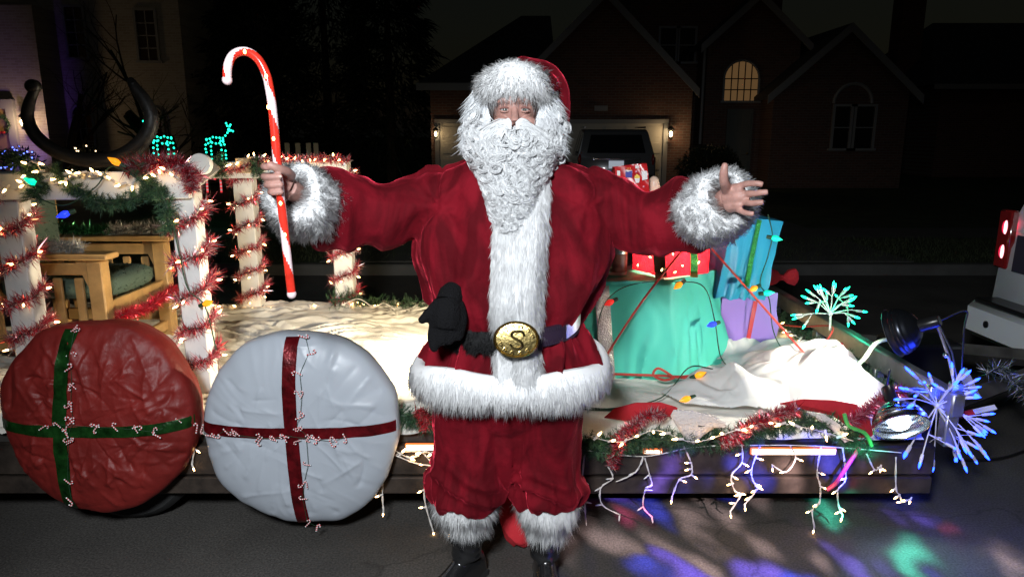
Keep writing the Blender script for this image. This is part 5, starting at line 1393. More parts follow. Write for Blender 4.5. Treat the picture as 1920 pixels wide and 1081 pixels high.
garland('tinsel_garland', 'red and silver tinsel loop hanging at the end of the long pine garland', 'tinsel', smooth_path([P(1146, 876, YN - .09), P(1156, 846, YN - .10), P(1164, 818, YN - .10), P(1190, 795, YN - .11), P(1215, 778, YN - .10), P(1245, 776, YN - .09)], 5), 1900, .036, RED_T)
garland('tinsel_garland', 'red and silver tinsel twisted through the pine near the second red stocking', 'tinsel', smooth_path([P(1352, 832, YN - .10), P(1382, 818, YN - .11), P(1410, 795, YN - .11), P(1445, 780, YN - .11), P(1492, 766, YN - .10)], 5), 2200, .038, RED_T)
garland('tinsel_garland', 'red tinsel below the lower clamp lamp at the trailer corner', 'tinsel', smooth_path([P(1590, 790, YN - .06), P(1625, 770, YN - .05), P(1660, 745, YN - .02), P(1690, 735, YN)], 5), 1300, .045, [(.75, .04, .12), (.8, .3, .4)])
garland('silver_tinsel', 'sparse dark silver tinsel over the trailer tongue', 'tinsel', smooth_path([P(1850, 700, 3.1), P(1880, 690, 3.15), P(1905, 720, 3.15), P(1925, 745, 3.1)], 5), 420, .06, [(.5, .5, .55), (.05, .08, .06)])

# ================================================================== light strings
def mini_mesh(matn):
    q = MB(); q.lathe([(.0035, -.010), (.0042, 0), (.0036, .011)], (0, 0, 0), (0, 0, 1), 8, 0); q.lathe([(.0033, .011), (.0036, .016), (.0024, .023), (.0004, .028)], (0, 0, 0), (0, 0, 1), 8, 1)
    return mesh_only(q, 'bulb', [M['white_wire'], M[matn]])
MINI = {k: mini_mesh(k) for k in ('bulb_warm', 'bulb_warm_dim', 'bulb_clear', 'bulb_blue', 'bulb_green', 'led_blue', 'led_green')}
def c9_mesh(matn):
    q = MB(); q.lathe([(.009, -.026), (.0105, -.012), (.010, .0)], (0, 0, 0), (0, 0, 1), 10, 0); q.lathe([(.009, 0), (.0145, .014), (.0135, .026), (.006, .042), (.0006, .052)], (0, 0, 0), (0, 0, 1), 12, 1)
    return mesh_only(q, 'bulb', [M['green_wire'], M[matn]])
C9 = {k: c9_mesh(k) for k in ('bulb_orange', 'bulb_blue', 'bulb_green', 'bulb_red')}
UPZ = Vector((0, 0, 1))
def light_string(label, pts, nb, kind='bulb_warm', wire='white_wire', out=None, group=None, sc=1.25, wr_=.0016):
    g = empty('light_string', Vector(pts[0]), label, 'string lights', group); q = MB(); q.tube(pts, wr_, 5); q.build('wire', M[wire], g)
    A = resample(pts, nb + 2)[1:-1]
    for p_ in A:
        d_ = Vector((random.gauss(0, 1), random.gauss(-.5, .6), random.gauss(.1, .8))).normalized() if out is None else (Vector(p_) - Vector(out(p_))).normalized() + Vector((random.gauss(0, .3), random.gauss(0, .3), random.gauss(0, .3)))
        inst('bulb', MINI[kind], p_, UPZ.rotation_difference(d_.normalized()), g, sc)
    return g
random.seed(21)
for k, (x, y, w, zt) in enumerate(posts):
    light_string('warm mini lights wound round the white ' + pn[k], spiral(x, y, w, DZ + .05, zt - .03, 5.5, k + 1.5, .018), 26 if k != 1 else 22, out=lambda p_, x=x, y=y: (x, y + .03, p_[2]), group='warm lights on the posts')
light_string('warm mini lights scattered along the near white rail', smooth_path([P(-5, 345, PN - .12), P(40, 352, PN - .12), P(60, 300, PN - .12), P(100, 345, PN - .13), P(160, 322, PN - .12), P(240, 345, PN - .12), P(300, 315, PN - .12), P(345, 345, PN - .12)], 6), 22)
light_string('warm mini lights along the top of the rear white rail', smooth_path([P(350, 300, PF - .12), P(410, 315, PF - .14), P(470, 295, PF - .12), P(540, 300, PF - .13), P(600, 295, PF - .12), P(655, 300, PF - .12)], 6), 20)
light_string('warm mini lights lying along the rear deck edge behind the white cloth', smooth_path([P(388, 570, 4.68), P(450, 576, 4.66), P(520, 578, 4.66), P(600, 574, 4.68), P(680, 574, 4.68), P(735, 577, 4.7), P(790, 578, 4.7)], 6), 26)
light_string('warm mini lights tangled in the deck edge pine garland', smooth_path([P(1090, 812, YN - .10), P(1160, 828, YN - .12), P(1230, 806, YN - .12), P(1300, 828, YN - .12), P(1380, 806, YN - .12), P(1450, 792, YN - .12), P(1530, 806, YN - .12), P(1600, 826, YN - .12)], 6), 18)
light_string('warm mini lights along the inside of the front rail', smooth_path([Vector((XR - .10, 4.5, .50)), Vector((XR - .12, 4.0, .50)), Vector((XR - .10, 3.5, .52)), Vector((XR - .10, 2.95, .50))], 6), 18)
light_string('warm mini lights on the deck beside the cover and trousers', smooth_path([P(738, 842, YN - .08), P(770, 858, YN - .09), P(800, 846, YN - .09), P(835, 868, YN - .09)], 5), 6)
# icicle drops below the deck edge
ic = empty('icicle_lights', P(1200, 850, YN - .075), 'white wired icicle lights dangling in zigzag drops under the deck edge', 'icicle lights')
drops = [([(1140, 874), (1149, 896), (1127, 913), (1129, 945), (1162, 964)], 'bulb_clear'), ([(1156, 902), (1191, 885), (1205, 858)], 'bulb_clear'), ([(1209, 858), (1218, 889), (1222, 909), (1210, 918), (1206, 949), (1222, 968)], 'bulb_clear'),
         ([(1282, 836), (1296, 867), (1296, 889), (1274, 898), (1260, 931)], 'bulb_warm'), ([(1391, 832), (1391, 867), (1371, 891), (1378, 920), (1389, 927), (1369, 958)], 'bulb_warm'), ([(1425, 836), (1409, 880), (1414, 905), (1420, 916), (1396, 945)], 'bulb_warm'),
         ([(1482, 836), (1492, 858), (1474, 884), (1448, 871)], 'bulb_warm'), ([(1540, 836), (1532, 885), (1538, 911), (1536, 943), (1523, 956), (1527, 987)], 'bulb_warm'), ([(1580, 840), (1586, 896), (1571, 918), (1573, 950), (1580, 965)], 'bulb_warm'),
         ([(1680, 856), (1680, 914), (1687, 927), (1692, 941), (1709, 932)], 'bulb_warm'), ([(1096, 850), (1092, 900), (1096, 940), (1098, 972)], 'bulb_clear'),
         ([(719, 880), (717, 926), (719, 955)], 'bulb_warm'), ([(742, 853), (780, 868), (818, 873)], 'bulb_warm'), ([(794, 849), (813, 878), (796, 917), (799, 950), (811, 991)], 'bulb_warm'), ([(366, 800), (364, 840), (360, 870)], 'bulb_warm'), ([(1625, 850), (1640, 880), (1652, 872)], 'bulb_warm')]
for pts, kd in drops:
    yy = YN - .075
    pp = smooth_path([P(a, b, yy + random.gauss(0, .006)) for a, b in pts], 4); q = MB(); 
    for ph in (0, math.pi):      # two twisted wires
        q.tube([p_ + Vector((.0022 * math.cos(ph + i * 1.3), .0022 * math.sin(ph + i * 1.3), 0)) for i, p_ in enumerate(pp)], .0019, 5)
    dobj = q.build('strand', M['white_wire'], ic)
    for i, (a, b) in enumerate(pts[1:]):
        p_ = P(a, b, yy); sd = random.choice((-1, 1)); d_ = Vector((sd * .9, -.25, random.uniform(-.6, .15))).normalized() if i < len(pts) - 2 else Vector((random.uniform(-.3, .3), 0, -1))
        inst('bulb', MINI[kd], p_ + d_ * .006, UPZ.rotation_difference(d_), dobj, .9)
        if kd == 'bulb_warm' and random.random() < .3:
            d2 = Vector((-sd * .8, -.3, random.uniform(-.5, .2))).normalized(); p2 = P((a + pts[i][0]) / 2, (b + pts[i][1]) / 2, yy); inst('bulb', MINI[kd], p2 + d2 * .006, UPZ.rotation_difference(d2), dobj, .9)
q = MB(); q.tube(smooth_path([P(715, 868, YN - .07), P(760, 846, YN - .07), P(835, 852, YN - .07)], 5), .0022, 5); q.tube(smooth_path([P(1088, 842, YN - .07), P(1205, 855, YN - .07), P(1300, 838, YN - .07), P(1420, 834, YN - .07), P(1540, 836, YN - .07), P(1690, 848, YN - .07)], 6), .0022, 5); q.build('header_wire', M['white_wire'], ic)

# big coloured bulbs on green wire
def c9_string(label, wire_pts, bulbs, wire='green_wire'):
    g = empty('bulb_string', Vector(wire_pts[0]), label, 'string lights')
    q = MB(); q.tube(smooth_path(wire_pts, 6), .0028, 6); q.build('wire', M[wire], g)
    for (px, py, Y, k, ang, tow) in bulbs:
        d_ = Vector((math.cos(R(ang)), -tow, math.sin(R(ang)))).normalized(); inst('bulb', C9[k], P(px, py, Y) - d_ * .02, UPZ.rotation_difference(d_), g)
c9_string('coloured large bulbs on wire along the near rail and chair post', [P(60, 365, PN - .13), P(120, 385, PN - .12), P(180, 350, PN - .12), P(210, 312, PN - .13), P(270, 345, PN - .12), P(316, 400, PN - .09), P(335, 470, PN - .09), P(352, 540, PN - .09), P(385, 575, PN - .09), P(405, 655, PN - .09)],
          [(120, 402, PN - .12, 'bulb_blue', 200, .4), (216, 303, PN - .13, 'bulb_orange', 145, .3), (389, 568, PN - .10, 'bulb_orange', 20, .3), (58, 340, PN - .14, 'bulb_green', 150, .3)])
c9_string('coloured large bulbs strung over the presents and down to the cloth', [P(1130, 690, 3.26), P(1120, 620, 3.26), P(1140, 560, 3.27), P(1190, 532, 3.32), P(1270, 528, 3.34), P(1320, 538, 3.36), P(1340, 600, 3.40), P(1352, 670, 3.35), P(1385, 705, 3.1), P(1330, 690, 3.05), P(1290, 690, 3.1), P(1240, 745, 2.95), P(1150, 765, 2.85), P(1095, 762, 2.83)],
          [(1143, 567, 3.24, 'bulb_red', 200, .5), (1272, 535, 3.30, 'bulb_orange', 210, .5), (1335, 608, 3.36, 'bulb_blue', 190, .4), (1312, 702, 3.0, 'bulb_orange', 30, .3), (1286, 748, 2.86, 'bulb_orange', 190, .3)])
c9_string('coloured large bulbs hanging down the side of the blue present', [P(1440, 402, 3.5), P(1448, 440, 3.5), P(1440, 480, 3.5), P(1425, 530, 3.5), P(1442, 560, 3.5), P(1450, 620, 3.45), P(1475, 660, 3.4), P(1530, 665, 3.3)],
          [(1455, 447, 3.48, 'bulb_green', -10, .4), (1413, 541, 3.46, 'bulb_orange', 200, .5), (1440, 549, 3.46, 'bulb_green', 10, .3)])
# ================================================================== round wheel covers
def wheel_cover(label, cx, cz, r, cloth, ribbon, seed, squash, lean, vx, hz_, puck, cru=.016, ncre=150, crh=.011):
    yc = YN - .115; root = empty('wheel_cover', (cx, yc, cz - r), label, 'wheel cover', 'round covers over the trailer wheels')
    nr_, na = 84, 280; rr = np.linspace(0, 1, nr_); aa = np.linspace(0, 2 * np.pi, na, endpoint=False)
    Rr, Aa = np.meshgrid(rr, aa, indexing='ij'); ca, sa = np.cos(Aa), np.sin(Aa)
    out = 1 + .05 * vnoise(np.stack([ca.ravel() * 1.8, sa.ravel() * 1.8, 0 * ca.ravel() + seed], 1), seed).reshape(Rr.shape) + .014 * vnoise(np.stack([ca.ravel() * 6, sa.ravel() * 6, 0 * ca.ravel() + seed], 1), seed + 1).reshape(Rr.shape)
    out = out + squash * np.clip(-sa, 0, 1) ** 3
    X = cx + r * Rr * ca * out; Z = cz + r * Rr * sa * out
    prof = .085 * np.sqrt(np.clip(1 - Rr ** 3.2, 0, 1))
    q = np.stack([X, 0 * X, Z], -1).reshape(-1, 3)
    rad_f = vnoise(np.stack([ca.ravel() * 7, sa.ravel() * 7, Rr.ravel() * 1.3 + seed], 1), seed + 3).reshape(Rr.shape)
    wr_ = cru * crumple(q, seed, 2.8).reshape(Rr.shape) + puck * (ridge(np.stack([Aa.ravel() * 9 + vnoise(q * 6, seed) * 1.2, Rr.ravel() * 1.2, 0 * Aa.ravel()], 1), seed + 5)).reshape(Rr.shape) * Rr ** 2
    rs = np.random.default_rng(seed + 70); cre = 0 * Rr
    for q_ in range(ncre):                                # sharp gathered creases, most of them running in from the rim
        a0 = rs.uniform(0, 6.283); r1 = rs.uniform(.55, 1.02) if rs.random() < .8 else rs.uniform(.1, .8); ln = rs.uniform(.08, .34) * r * 2; dv = rs.normal(0, .55)
        x0, z0 = cx + r * r1 * math.cos(a0), cz + r * r1 * math.sin(a0); dx, dz = -math.cos(a0 + dv), -math.sin(a0 + dv)
        u_ = (X - x0) * dx + (Z - z0) * dz; w_ = -(X - x0) * dz + (Z - z0) * dx + .02 * np.sin(u_ * 14 + a0 * 9) + .05 * rs.normal() * u_ * u_ * 20
        fall = np.clip(u_ / .02, 0, 1) * np.clip((ln - u_) / (ln * .7), 0, 1); wid = rs.uniform(.006, .014)
        cre = cre + rs.uniform(.3, 1.0) * rs.choice([-1, 1], p=[.35, .65]) * fall * np.exp(-np.abs(w_) / wid)
    wr_ = wr_ + crh * np.clip(cre, -1.5, 1.8)
    Yy = yc + lean * (Z - cz) - prof - wr_ * (.45 + .55 * Rr)
    front = np.stack([X, Yy, Z], -1)
    back = []
    for t, k in ((.04, 1.0), (.09, .97), (.10, .80), (.10, 0.02)):
        back.append(np.stack([cx + r * k * out[-1] * np.cos(aa), np.full(na, yc + t) + lean * (r * k * out[-1] * np.sin(aa)), cz + r * k * out[-1] * np.sin(aa)], -1))
    allr = np.concatenate([front, np.stack(back)], 0); V = allr.reshape(-1, 3); n_ = allr.shape[0]
    idx = np.arange(n_ * na).reshape(n_, na); nxt = np.roll(idx, -1, 1); F = np.stack([idx[:-1], idx[1:], nxt[1:], nxt[:-1]], -1).reshape(-1, 4)
    cov = np_mesh('cloth', V, F, cloth, root, quads=True)
    bv = BVHTree.FromPolygons([tuple(p) for p in V], [tuple(f) for f in F])
    def yat(x, z):
        h = bv.ray_cast(Vector((x, yc - 1, z)), Vector((0, 1, 0)))[0]; return h.y if h is not None else None
    def band(pts_c, hw, horiz):
        rows_ = []
        for (x, z) in pts_c:
            row = []
            for t in np.linspace(-1, 1, 5):
                xx, zz = (x, z + t * hw) if horiz else (x + t * hw, z)
                y = yat(xx, zz)
                if y is None: y = np.nan
                row.append((xx, y, zz))
            rows_.append(row)
        A_ = np.array(rows_); A_ = A_[~np.isnan(A_[:, :, 1]).all(axis=1)]; A_[:, :, 1] = np.where(np.isnan(A_[:, :, 1]), np.nanmax(A_[:, :, 1], axis=1, keepdims=True) + .01, A_[:, :, 1])
        for _ in range(3): A_[1:-1, :, 1] = np.minimum(A_[1:-1, :, 1], (A_[:-2, :, 1] + A_[2:, :, 1]) / 2)
        A_[:, :, 1] -= .005
        A_[:, :, 1] -= .0025 * vnoise(A_.reshape(-1, 3) * 18, seed).reshape(A_.shape[:2])
        q_ = MB(); q_.loft([[Vector(p) for p in r_] for r_ in A_], closed=False, cap=False); return q_.build('ribbon', ribbon, root)
    V_pts = [(vx(t), cz + r * t) for t in np.linspace(-1.06, 1.04, 56)]; H_pts = [(cx + r * t, hz_(t)) for t in np.linspace(-1.03, 1.03, 54)]
    band(V_pts, .026, False); band(H_pts, .022, True)
    return root, yat
def satin(name, c, c2):
    m = mat(name, c, .3, .45, noise=.7, nscale=22, bump=.25, bscale=60, ndet=6); return m
M['nylon_red'] = mat('red_nylon', (.21, .018, .015), .5, spec=.4, sheen=.2, noise=.25, nscale=5, bump=.3, bscale=40, translucent=.22)
M['nylon_white'] = mat('white_plastic_cloth', (.47, .51, .57), .40, spec=.5, bump=.06, bscale=30, translucent=.15)
M['ribbon_red'] = satin('red_foil_ribbon', (.12, .004, .007), None); M['ribbon_green'] = satin('green_foil_ribbon', (.010, .055, .010), None)
wcW = P(551, 814, YN - .2); wcR = P(164, 790, YN - .2)
rw, yW = wheel_cover('round white cloth wheel cover with crossed dark red ribbons', wcW.x, wcW.z - .004, .388, M['nylon_white'], M['ribbon_red'], 3, .075, .03, lambda t: wcW.x - .008 - .012 * t + .02 * max(0, t) ** 2, lambda t: wcW.z + .006 + .008 * t * t, .0015, .006, 95, .008)
rr_, yR = wheel_cover('round red nylon wheel cover with crossed green foil ribbons', wcR.x, wcR.z - .004, .382, M['nylon_red'], M['ribbon_green'], 5, .09, .05, lambda t: wcR.x - .105 + .02 * t - .05 * max(0, -t) ** 2 * 0 + .035 * max(0, t), lambda t: wcR.z - .02 - .02 * (1 - t * t), .002, .018, 210, .013)
# little candy canes strung along the ribbons
M['mini_red'] = mat('mini_red', (.6, .02, .03), .3); M['mini_white'] = mat('mini_white', (.8, .78, .78), .3)
def mini_cane_mesh():
    pts = [Vector((0, 0, -.022)), Vector((0, 0, 0)), Vector((0, 0, .012)), Vector((.003, 0, .019)), Vector((.009, 0, .022)), Vector((.015, 0, .018)), Vector((.016, 0, .010))]; pp = resample(smooth_path(pts, 5), 23); q = MB()
    for i in range(22): q.tube([Vector(pp[i]), Vector(pp[i + 1])], .0030, 6, (i // 2) % 2)
    return mesh_only(q, 'candy_cane', [M['mini_white'], M['mini_red']])
MC = mini_cane_mesh()
def cane_garland(label, spots, yf, root_pt):
    g = empty('candy_cane_garland', root_pt, label, 'garland'); pts = []
    for px, py in spots:
        p_ = P(px, py, YN - .21); y = yf(p_.x, p_.z); p_ = P(px, py, (y - .012) if y is not None else YN - .15); pts.append(p_)
        for _ in range(random.choice((1, 2, 2))):
            rot = Quaternion((0, 1, 0), random.uniform(0, 6.28)) @ Quaternion((0, 0, 1), random.uniform(-.6, .6)) @ Quaternion((0, 0, 1), random.choice((0, math.pi))); inst('candy_cane', MC, p_ + Vector((random.uniform(-.012, .012), -random.uniform(0, .006), random.uniform(-.012, .012))), rot, g, random.uniform(.65, .9))
    q = MB(); q.tube(pts, .0009, 4); q.build('thread', M['green_wire'], g)
random.seed(4)
cane_garland('tiny striped candy canes threaded down the white wheel cover', [(572, 630), (580, 660), (562, 700), (566, 740), (563, 780), (556, 798), (574, 815), (578, 870), (570, 905), (568, 935), (576, 978), (592, 985)], yW, P(572, 630, YN - .2))
cane_garland('tiny striped candy canes threaded across the white wheel cover', [(374, 806), (400, 820), (422, 806), (440, 815), (482, 820), (510, 822), (535, 816), (560, 820), (588, 822), (625, 828), (650, 816)], yW, P(374, 806, YN - .2))
cane_garland('tiny striped candy canes threaded down the red wheel cover', [(140, 612), (128, 685), (132, 660), (134, 720), (132, 760), (138, 790), (130, 808), (128, 830), (127, 900), (134, 935)], yR, P(140, 612, YN - .2))
cane_garland('tiny striped candy canes threaded across the red wheel cover', [(84, 800), (110, 796), (176, 800), (214, 802), (255, 805), (292, 810), (332, 786)], yR, P(84, 800, YN - .2))

# ================================================================== presents
def cloth_box(name, label, B, T_, mm, seed, amp=.016, n_=34, lid=None, k=1.2):
    c0 = sum((Vector(q) for q in B), Vector()) / 4; root = empty(name, c0, label, 'present'); V = []; F = []
    def patch(a, b, c, d_, mi=0):
        o = len(V); a, b, c, d_ = map(Vector, (a, b, c, d_))
        for i in range(n_ + 1):
            for j in range(n_ + 1):
                u, w = i / n_, j / n_; V.append(tuple(a * (1 - u) * (1 - w) + b * u * (1 - w) + c * u * w + d_ * (1 - u) * w))
        for i in range(n_):
            for j in range(n_):
                q = o + i * (n_ + 1) + j; F.append((q, q + n_ + 1, q + n_ + 2, q + 1))
    for i in range(4): patch(B[i], B[(i + 1) % 4], T_[(i + 1) % 4], T_[i])
    patch(T_[0], T_[1], T_[2], T_[3])
    A_ = np.array(V); ctr = np.array(tuple(c0)) + np.array([0, 0, (T_[0][2] - B[0][2]) / 2])
    d_ = A_ - ctr; d_[:, 2] *= .6; d_ = unit(d_)
    hfrac = np.clip((A_[:, 2] - B[0][2]) / (T_[0][2] - B[0][2]), 0, 1)
    fold = ridge(np.stack([np.arctan2(d_[:, 1], d_[:, 0]) * 5 + vnoise(A_ * 4, seed), A_[:, 2] * 2.0, 0 * A_[:, 0]], 1), seed + 2)
    A_ = A_ + d_ * (amp * (1.6 * crumple(A_, seed, k) - .4 + .7 * fold * (1 - hfrac) + .4 * vnoise(A_ * 5, seed)))[:, None]
    A_[:, 2] = np.maximum(A_[:, 2], DZ + .01)
    o = np_mesh('wrapping', A_, F, mm, root, quads=True); bm_ = bmesh.new(); bm_.from_mesh(o.data); bmesh.ops.remove_doubles(bm_, verts=bm_.verts[:], dist=1e-5); bmesh.ops.recalc_face_normals(bm_, faces=bm_.faces[:]); bm_.to_mesh(o.data); bm_.free(); o.data.polygons.foreach_set('use_smooth', [True] * len(o.data.polygons)); o.data.set_sharp_from_angle(angle=R(50))
    bv = BVHTree.FromPolygons([tuple(q) for q in A_], F)
    return root, bv
def on_bvh(bv, px, py, off, fall=3.3):
    r = ray(px, py).normalized(); h = bv.ray_cast(CAMV, r)[0]; return (h - r * off) if h is not None else P(px, py, fall)
def ribbon_on(bv, root, pts, hw, mm, name='ribbon'):
    P2 = resample([Vector((a, b, 0)) for a, b in pts], 24); q = MB(); rows_ = []
    for i, (a, b, _) in enumerate(P2):
        j = min(i + 1, 23); t = P2[j] - P2[max(i - 1, 0)]; t = t / (np.linalg.norm(t) + 1e-9); nx_, ny_ = -t[1], t[0]
        rows_.append([on_bvh(bv, a + nx_ * hw * s, b + ny_ * hw * s, .006) for s in (-1, -.5, 0, .5, 1)])
    A_ = np.array([[tuple(p) for p in r_] for r_ in rows_])
    for _ in range(2): A_[1:-1] = (A_[:-2] + 2 * A_[1:-1] + A_[2:]) / 4
    q.loft([[Vector(p) for p in r_] for r_ in A_], closed=False, cap=False); return q.build(name, mm, root)
M['teal'] = mat('teal_cloth', (.10, .68, .53), .5, spec=.4, bump=.5, bscale=3.5, bdist=.03, bdistort=.3, bridge=True, translucent=.12)
M['blue_cloth'] = mat('turquoise_cloth', (.03, .36, .58), .45, spec=.4, bump=.5, bscale=4, bdist=.03, bridge=True, translucent=.15)
M['purple'] = mat('lilac_cloth', (.32, .20, .62), .5, bump=.15, bscale=20)
M['silver_ribbon'] = mat('silver_glitter', (.80, .76, .68), .25, .5, noise=.3, nscale=120, bump=.7, bscale=160)
M['green_glitter'] = mat('green_glitter', (.05, .35, .08), .3, .5, noise=.7, nscale=160, bump=.8, bscale=200)
tz0, tz1 = DZ + .02, .945
tB = [(.22, 3.26, tz0), (.80, 3.26, tz0), (1.27, 3.72, tz0), (.72, 3.92, tz0)]; tT = [(.27, 3.31, tz1), (.76, 3.33, tz1), (1.07, 3.62, tz1), (.64, 3.76, tz1)]
teal, bv = cloth_box('teal_present', 'large teal cloth-wrapped present box with silver glitter ribbon', tB, tT, M['teal'], 31, .020, k=2.0)
ribbon_on(bv, teal, [(1128, 536), (1131, 580), (1135, 640), (1140, 712)], 14, M['silver_ribbon'])
# red wire-mesh light-up present on top
def rot_rect(cx, cy, w, d_, a, z): return [(cx + math.cos(a) * x - math.sin(a) * y, cy + math.sin(a) * x + math.cos(a) * y, z) for x, y in ((-w / 2, -d_ / 2), (w / 2, -d_ / 2), (w / 2, d_ / 2), (-w / 2, d_ / 2))]
M['red_mesh'] = mat('red_mesh_fabric', (.62, .02, .05), .35, spec=.5, noise=.4, nscale=60, bump=.9, bscale=120, translucent=.55)
rc_ = P(1258, 520, 3.50); rB = rot_rect(rc_.x + .005, 3.55, .27, .27, R(26), tz1 + .005); rT = [(x, y, tz1 + .30) for x, y, z in rB]
rp, bv = cloth_box('mesh_present', 'glowing red mesh present with green glitter ribbon on the teal box', rB, rT, M['red_mesh'], 41, .003, 14)
ribbon_on(bv, rp, [(1234, 450), (1236, 490), (1240, 522)], 11, mat('dark_sheer_ribbon', (.02, .015, .015), .3, noise=.6, nscale=80))
ribbon_on(bv, rp, [(1300, 450), (1302, 490), (1301, 520)], 7, M['green_glitter'])
for px, py in ((1204, 474), (1216, 480), (1235, 473), (1243, 502), (1262, 478), (1316, 466), (1282, 470), (1196, 500), (1262, 512), (1225, 508), (1278, 498), (1308, 495), (1212, 460), (1250, 455)):
    p_ = on_bvh(bv, px, py, .004, 3.42); inst('bulb', MINI['bulb_warm'], p_, UPZ.rotation_difference(Vector((random.gauss(0, .5), -1, random.gauss(0, .5))).normalized()), rp, .9)
add_light('mesh_present_glow', 'POINT', (rc_.x, 3.55, tz1 + .15), 14, (1, .45, .3), .06)
# canister beside it
cc_ = P(1164, 520, 3.42); cn = empty('canister', (cc_.x, 3.47, tz1), 'metal canister with brown band standing on the teal box', 'canister')
q = MB(); q.lathe([(.001, 0), (.045, 0), (.046, .012), (.046, .20), (.042, .215), (.02, .225), (.001, .226)], (cc_.x - .01, 3.47, tz1 + .004), n=22); q.build('can', M['silver'], cn)
q = MB(); q.lathe([(.0465, 0), (.0472, .004), (.0472, .085), (.0465, .09)], (cc_.x - .01, 3.47, tz1 + .02), n=22); q.build('band', mat('brown_band', (.16, .06, .04), .5), cn)
# birthday gift bag on top of the mesh present
M['bag'] = mat('red_gift_bag', (.50, .018, .022), .22, spec=.6, coat=.5, bump=.1, bscale=10)
bz0 = tz1 + .305; gb0 = P(1188, 340, 3.46); gb = empty('gift_bag', (gb0.x, 3.5, bz0), 'red birthday gift bag printed with cakes, cones and stars', 'gift bag')
def gbp(u, w, d_=0.0):      # u 0..1 across, w 0..1 up, on the tilted front
    a, b, c, e = P(1156, 372, 3.42), P(1219, 366, 3.42), P(1213, 307, 3.45), P(1153, 314, 3.45)
    return a * (1 - u) * (1 - w) + b * u * (1 - w) + c * u * w + e * (1 - u) * w + Vector((0, -d_, 0))
q = MB(); n_ = 14; rings = []
fr_ = [[gbp(i / n_, j / n_) + Vector((0, .006 * math.sin(i * .9 + j * .5) * (i / n_), 0)) for i in range(n_ + 1)] for j in range(n_ + 1)]
q.loft(fr_, closed=False, cap=False); bk_ = [[p_ + Vector((0, .085, 0)) for p_ in r_] for r_ in fr_]; q.loft([r_[::-1] for r_ in bk_], closed=False, cap=False)
for i0 in (0, n_): q.loft([[fr_[j][i0], fr_[j][i0] + Vector((.008 if i0 else -.008, .042, 0)), bk_[j][i0]] for j in range(n_ + 1)], closed=False, cap=False)
q.loft([fr_[0], bk_[0]], closed=False, cap=False); 
low_ = gbp(.5, 0); q.box((gb0.x, 3.465, (bz0 + low_.z) / 2), (.13, .07, max(.01, low_.z - bz0) + .01))
q.build('bag', M['bag'], gb)
def print_piece(poly, color, name='print'):
    key = 'print_%d_%d_%d' % tuple(int(x * 99) for x in color)
    if key not in M: M[key] = mat(key, color, .35)
    q_ = MB(); q_.add([gbp(u, w, .009) for u, w in poly], [tuple(range(len(poly)))]); q_.build(name, M[key], gb, False)
def star(u, w, s): return [(u + s * (1 if k % 2 == 0 else .45) * math.sin(k * math.pi / 5), w + s * 1.05 * (1 if k % 2 == 0 else .45) * math.cos(k * math.pi / 5)) for k in range(10)]
WHT, BLU, YEL, ORG, PNK = (.75, .72, .72), (.05, .05, .30), (.80, .55, .10), (.75, .30, .06), (.75, .30, .40)
print_piece([(.30, .66), (.50, .62), (.52, .84), (.31, .88)], BLU); print_piece([(.31, .80), (.52, .76), (.52, .85), (.31, .89)], WHT)
for k in range(3): print_piece([(.36 + k * .05, .88), (.38 + k * .05, .88), (.38 + k * .05, .95), (.36 + k * .05, .95)], ORG)
print_piece([(.60, .44), (.70, .44), (.73, .58), (.57, .58)], WHT); print_piece([(.56, .58), (.74, .58), (.72, .66), (.65, .72), (.58, .66)], YEL)
for u0, w0 in ((.10, .42), (.52, .14)):
    for k in range(4): a_ = .09 - .02 * k; print_piece([(u0 - a_, w0 + k * .07), (u0 + a_, w0 + k * .07), (u0 + a_ - .012, w0 + k * .07 + .038), (u0 - a_ + .012, w0 + k * .07 + .038)], WHT)
    print_piece([(u0 - .025, w0 + .28), (u0 + .025, w0 + .28), (u0 + .02, w0 + .34), (u0 - .02, w0 + .34)], ORG)
print_piece([(.24, .22), (.38, .20), (.39, .40), (.26, .44)], WHT); print_piece([(.29, .26), (.33, .25), (.33, .31), (.29, .32)], BLU)
for u0, w0, s in ((.64, .80, .045), (.21, .62, .04), (.45, .48, .035), (.82, .30, .04)): print_piece(star(u0, w0, s), PNK)
print_piece([(.80, .50), (.96, .52), (.97, .78), (.80, .80)], WHT); print_piece([(.82, .58), (.95, .60), (.95, .66), (.82, .64)], YEL); print_piece([(.70, .02), (.86, .03), (.85, .14), (.71, .14)], WHT); print_piece([(.62, .90), (.74, .90), (.73, .98), (.63, .98)], WHT); print_piece([(.05, .74), (.14, .72), (.15, .88), (.05, .90)], WHT)
# ornament peeping out behind the bag
oc = P(1226, 345, 3.55); q = MB(); q.sphere(oc, (.028, .028, .04), 14, 10); q.lathe([(.016, -.06), (.034, -.035), (.03, .0)], oc, n=14); tag(q.build('table_ornament', mat('cream_glaze', (.75, .55, .42), .25), None, origin=(oc.x, oc.y, bz0)), 'small cream figurine peeping out beside the birthday gift bag', 'ornament')
q = MB(); q.box((oc.x, oc.y + .02, (bz0 + oc.z - .05) / 2 + .0), (.06, .05, max(.02, oc.z - .05 - bz0)));
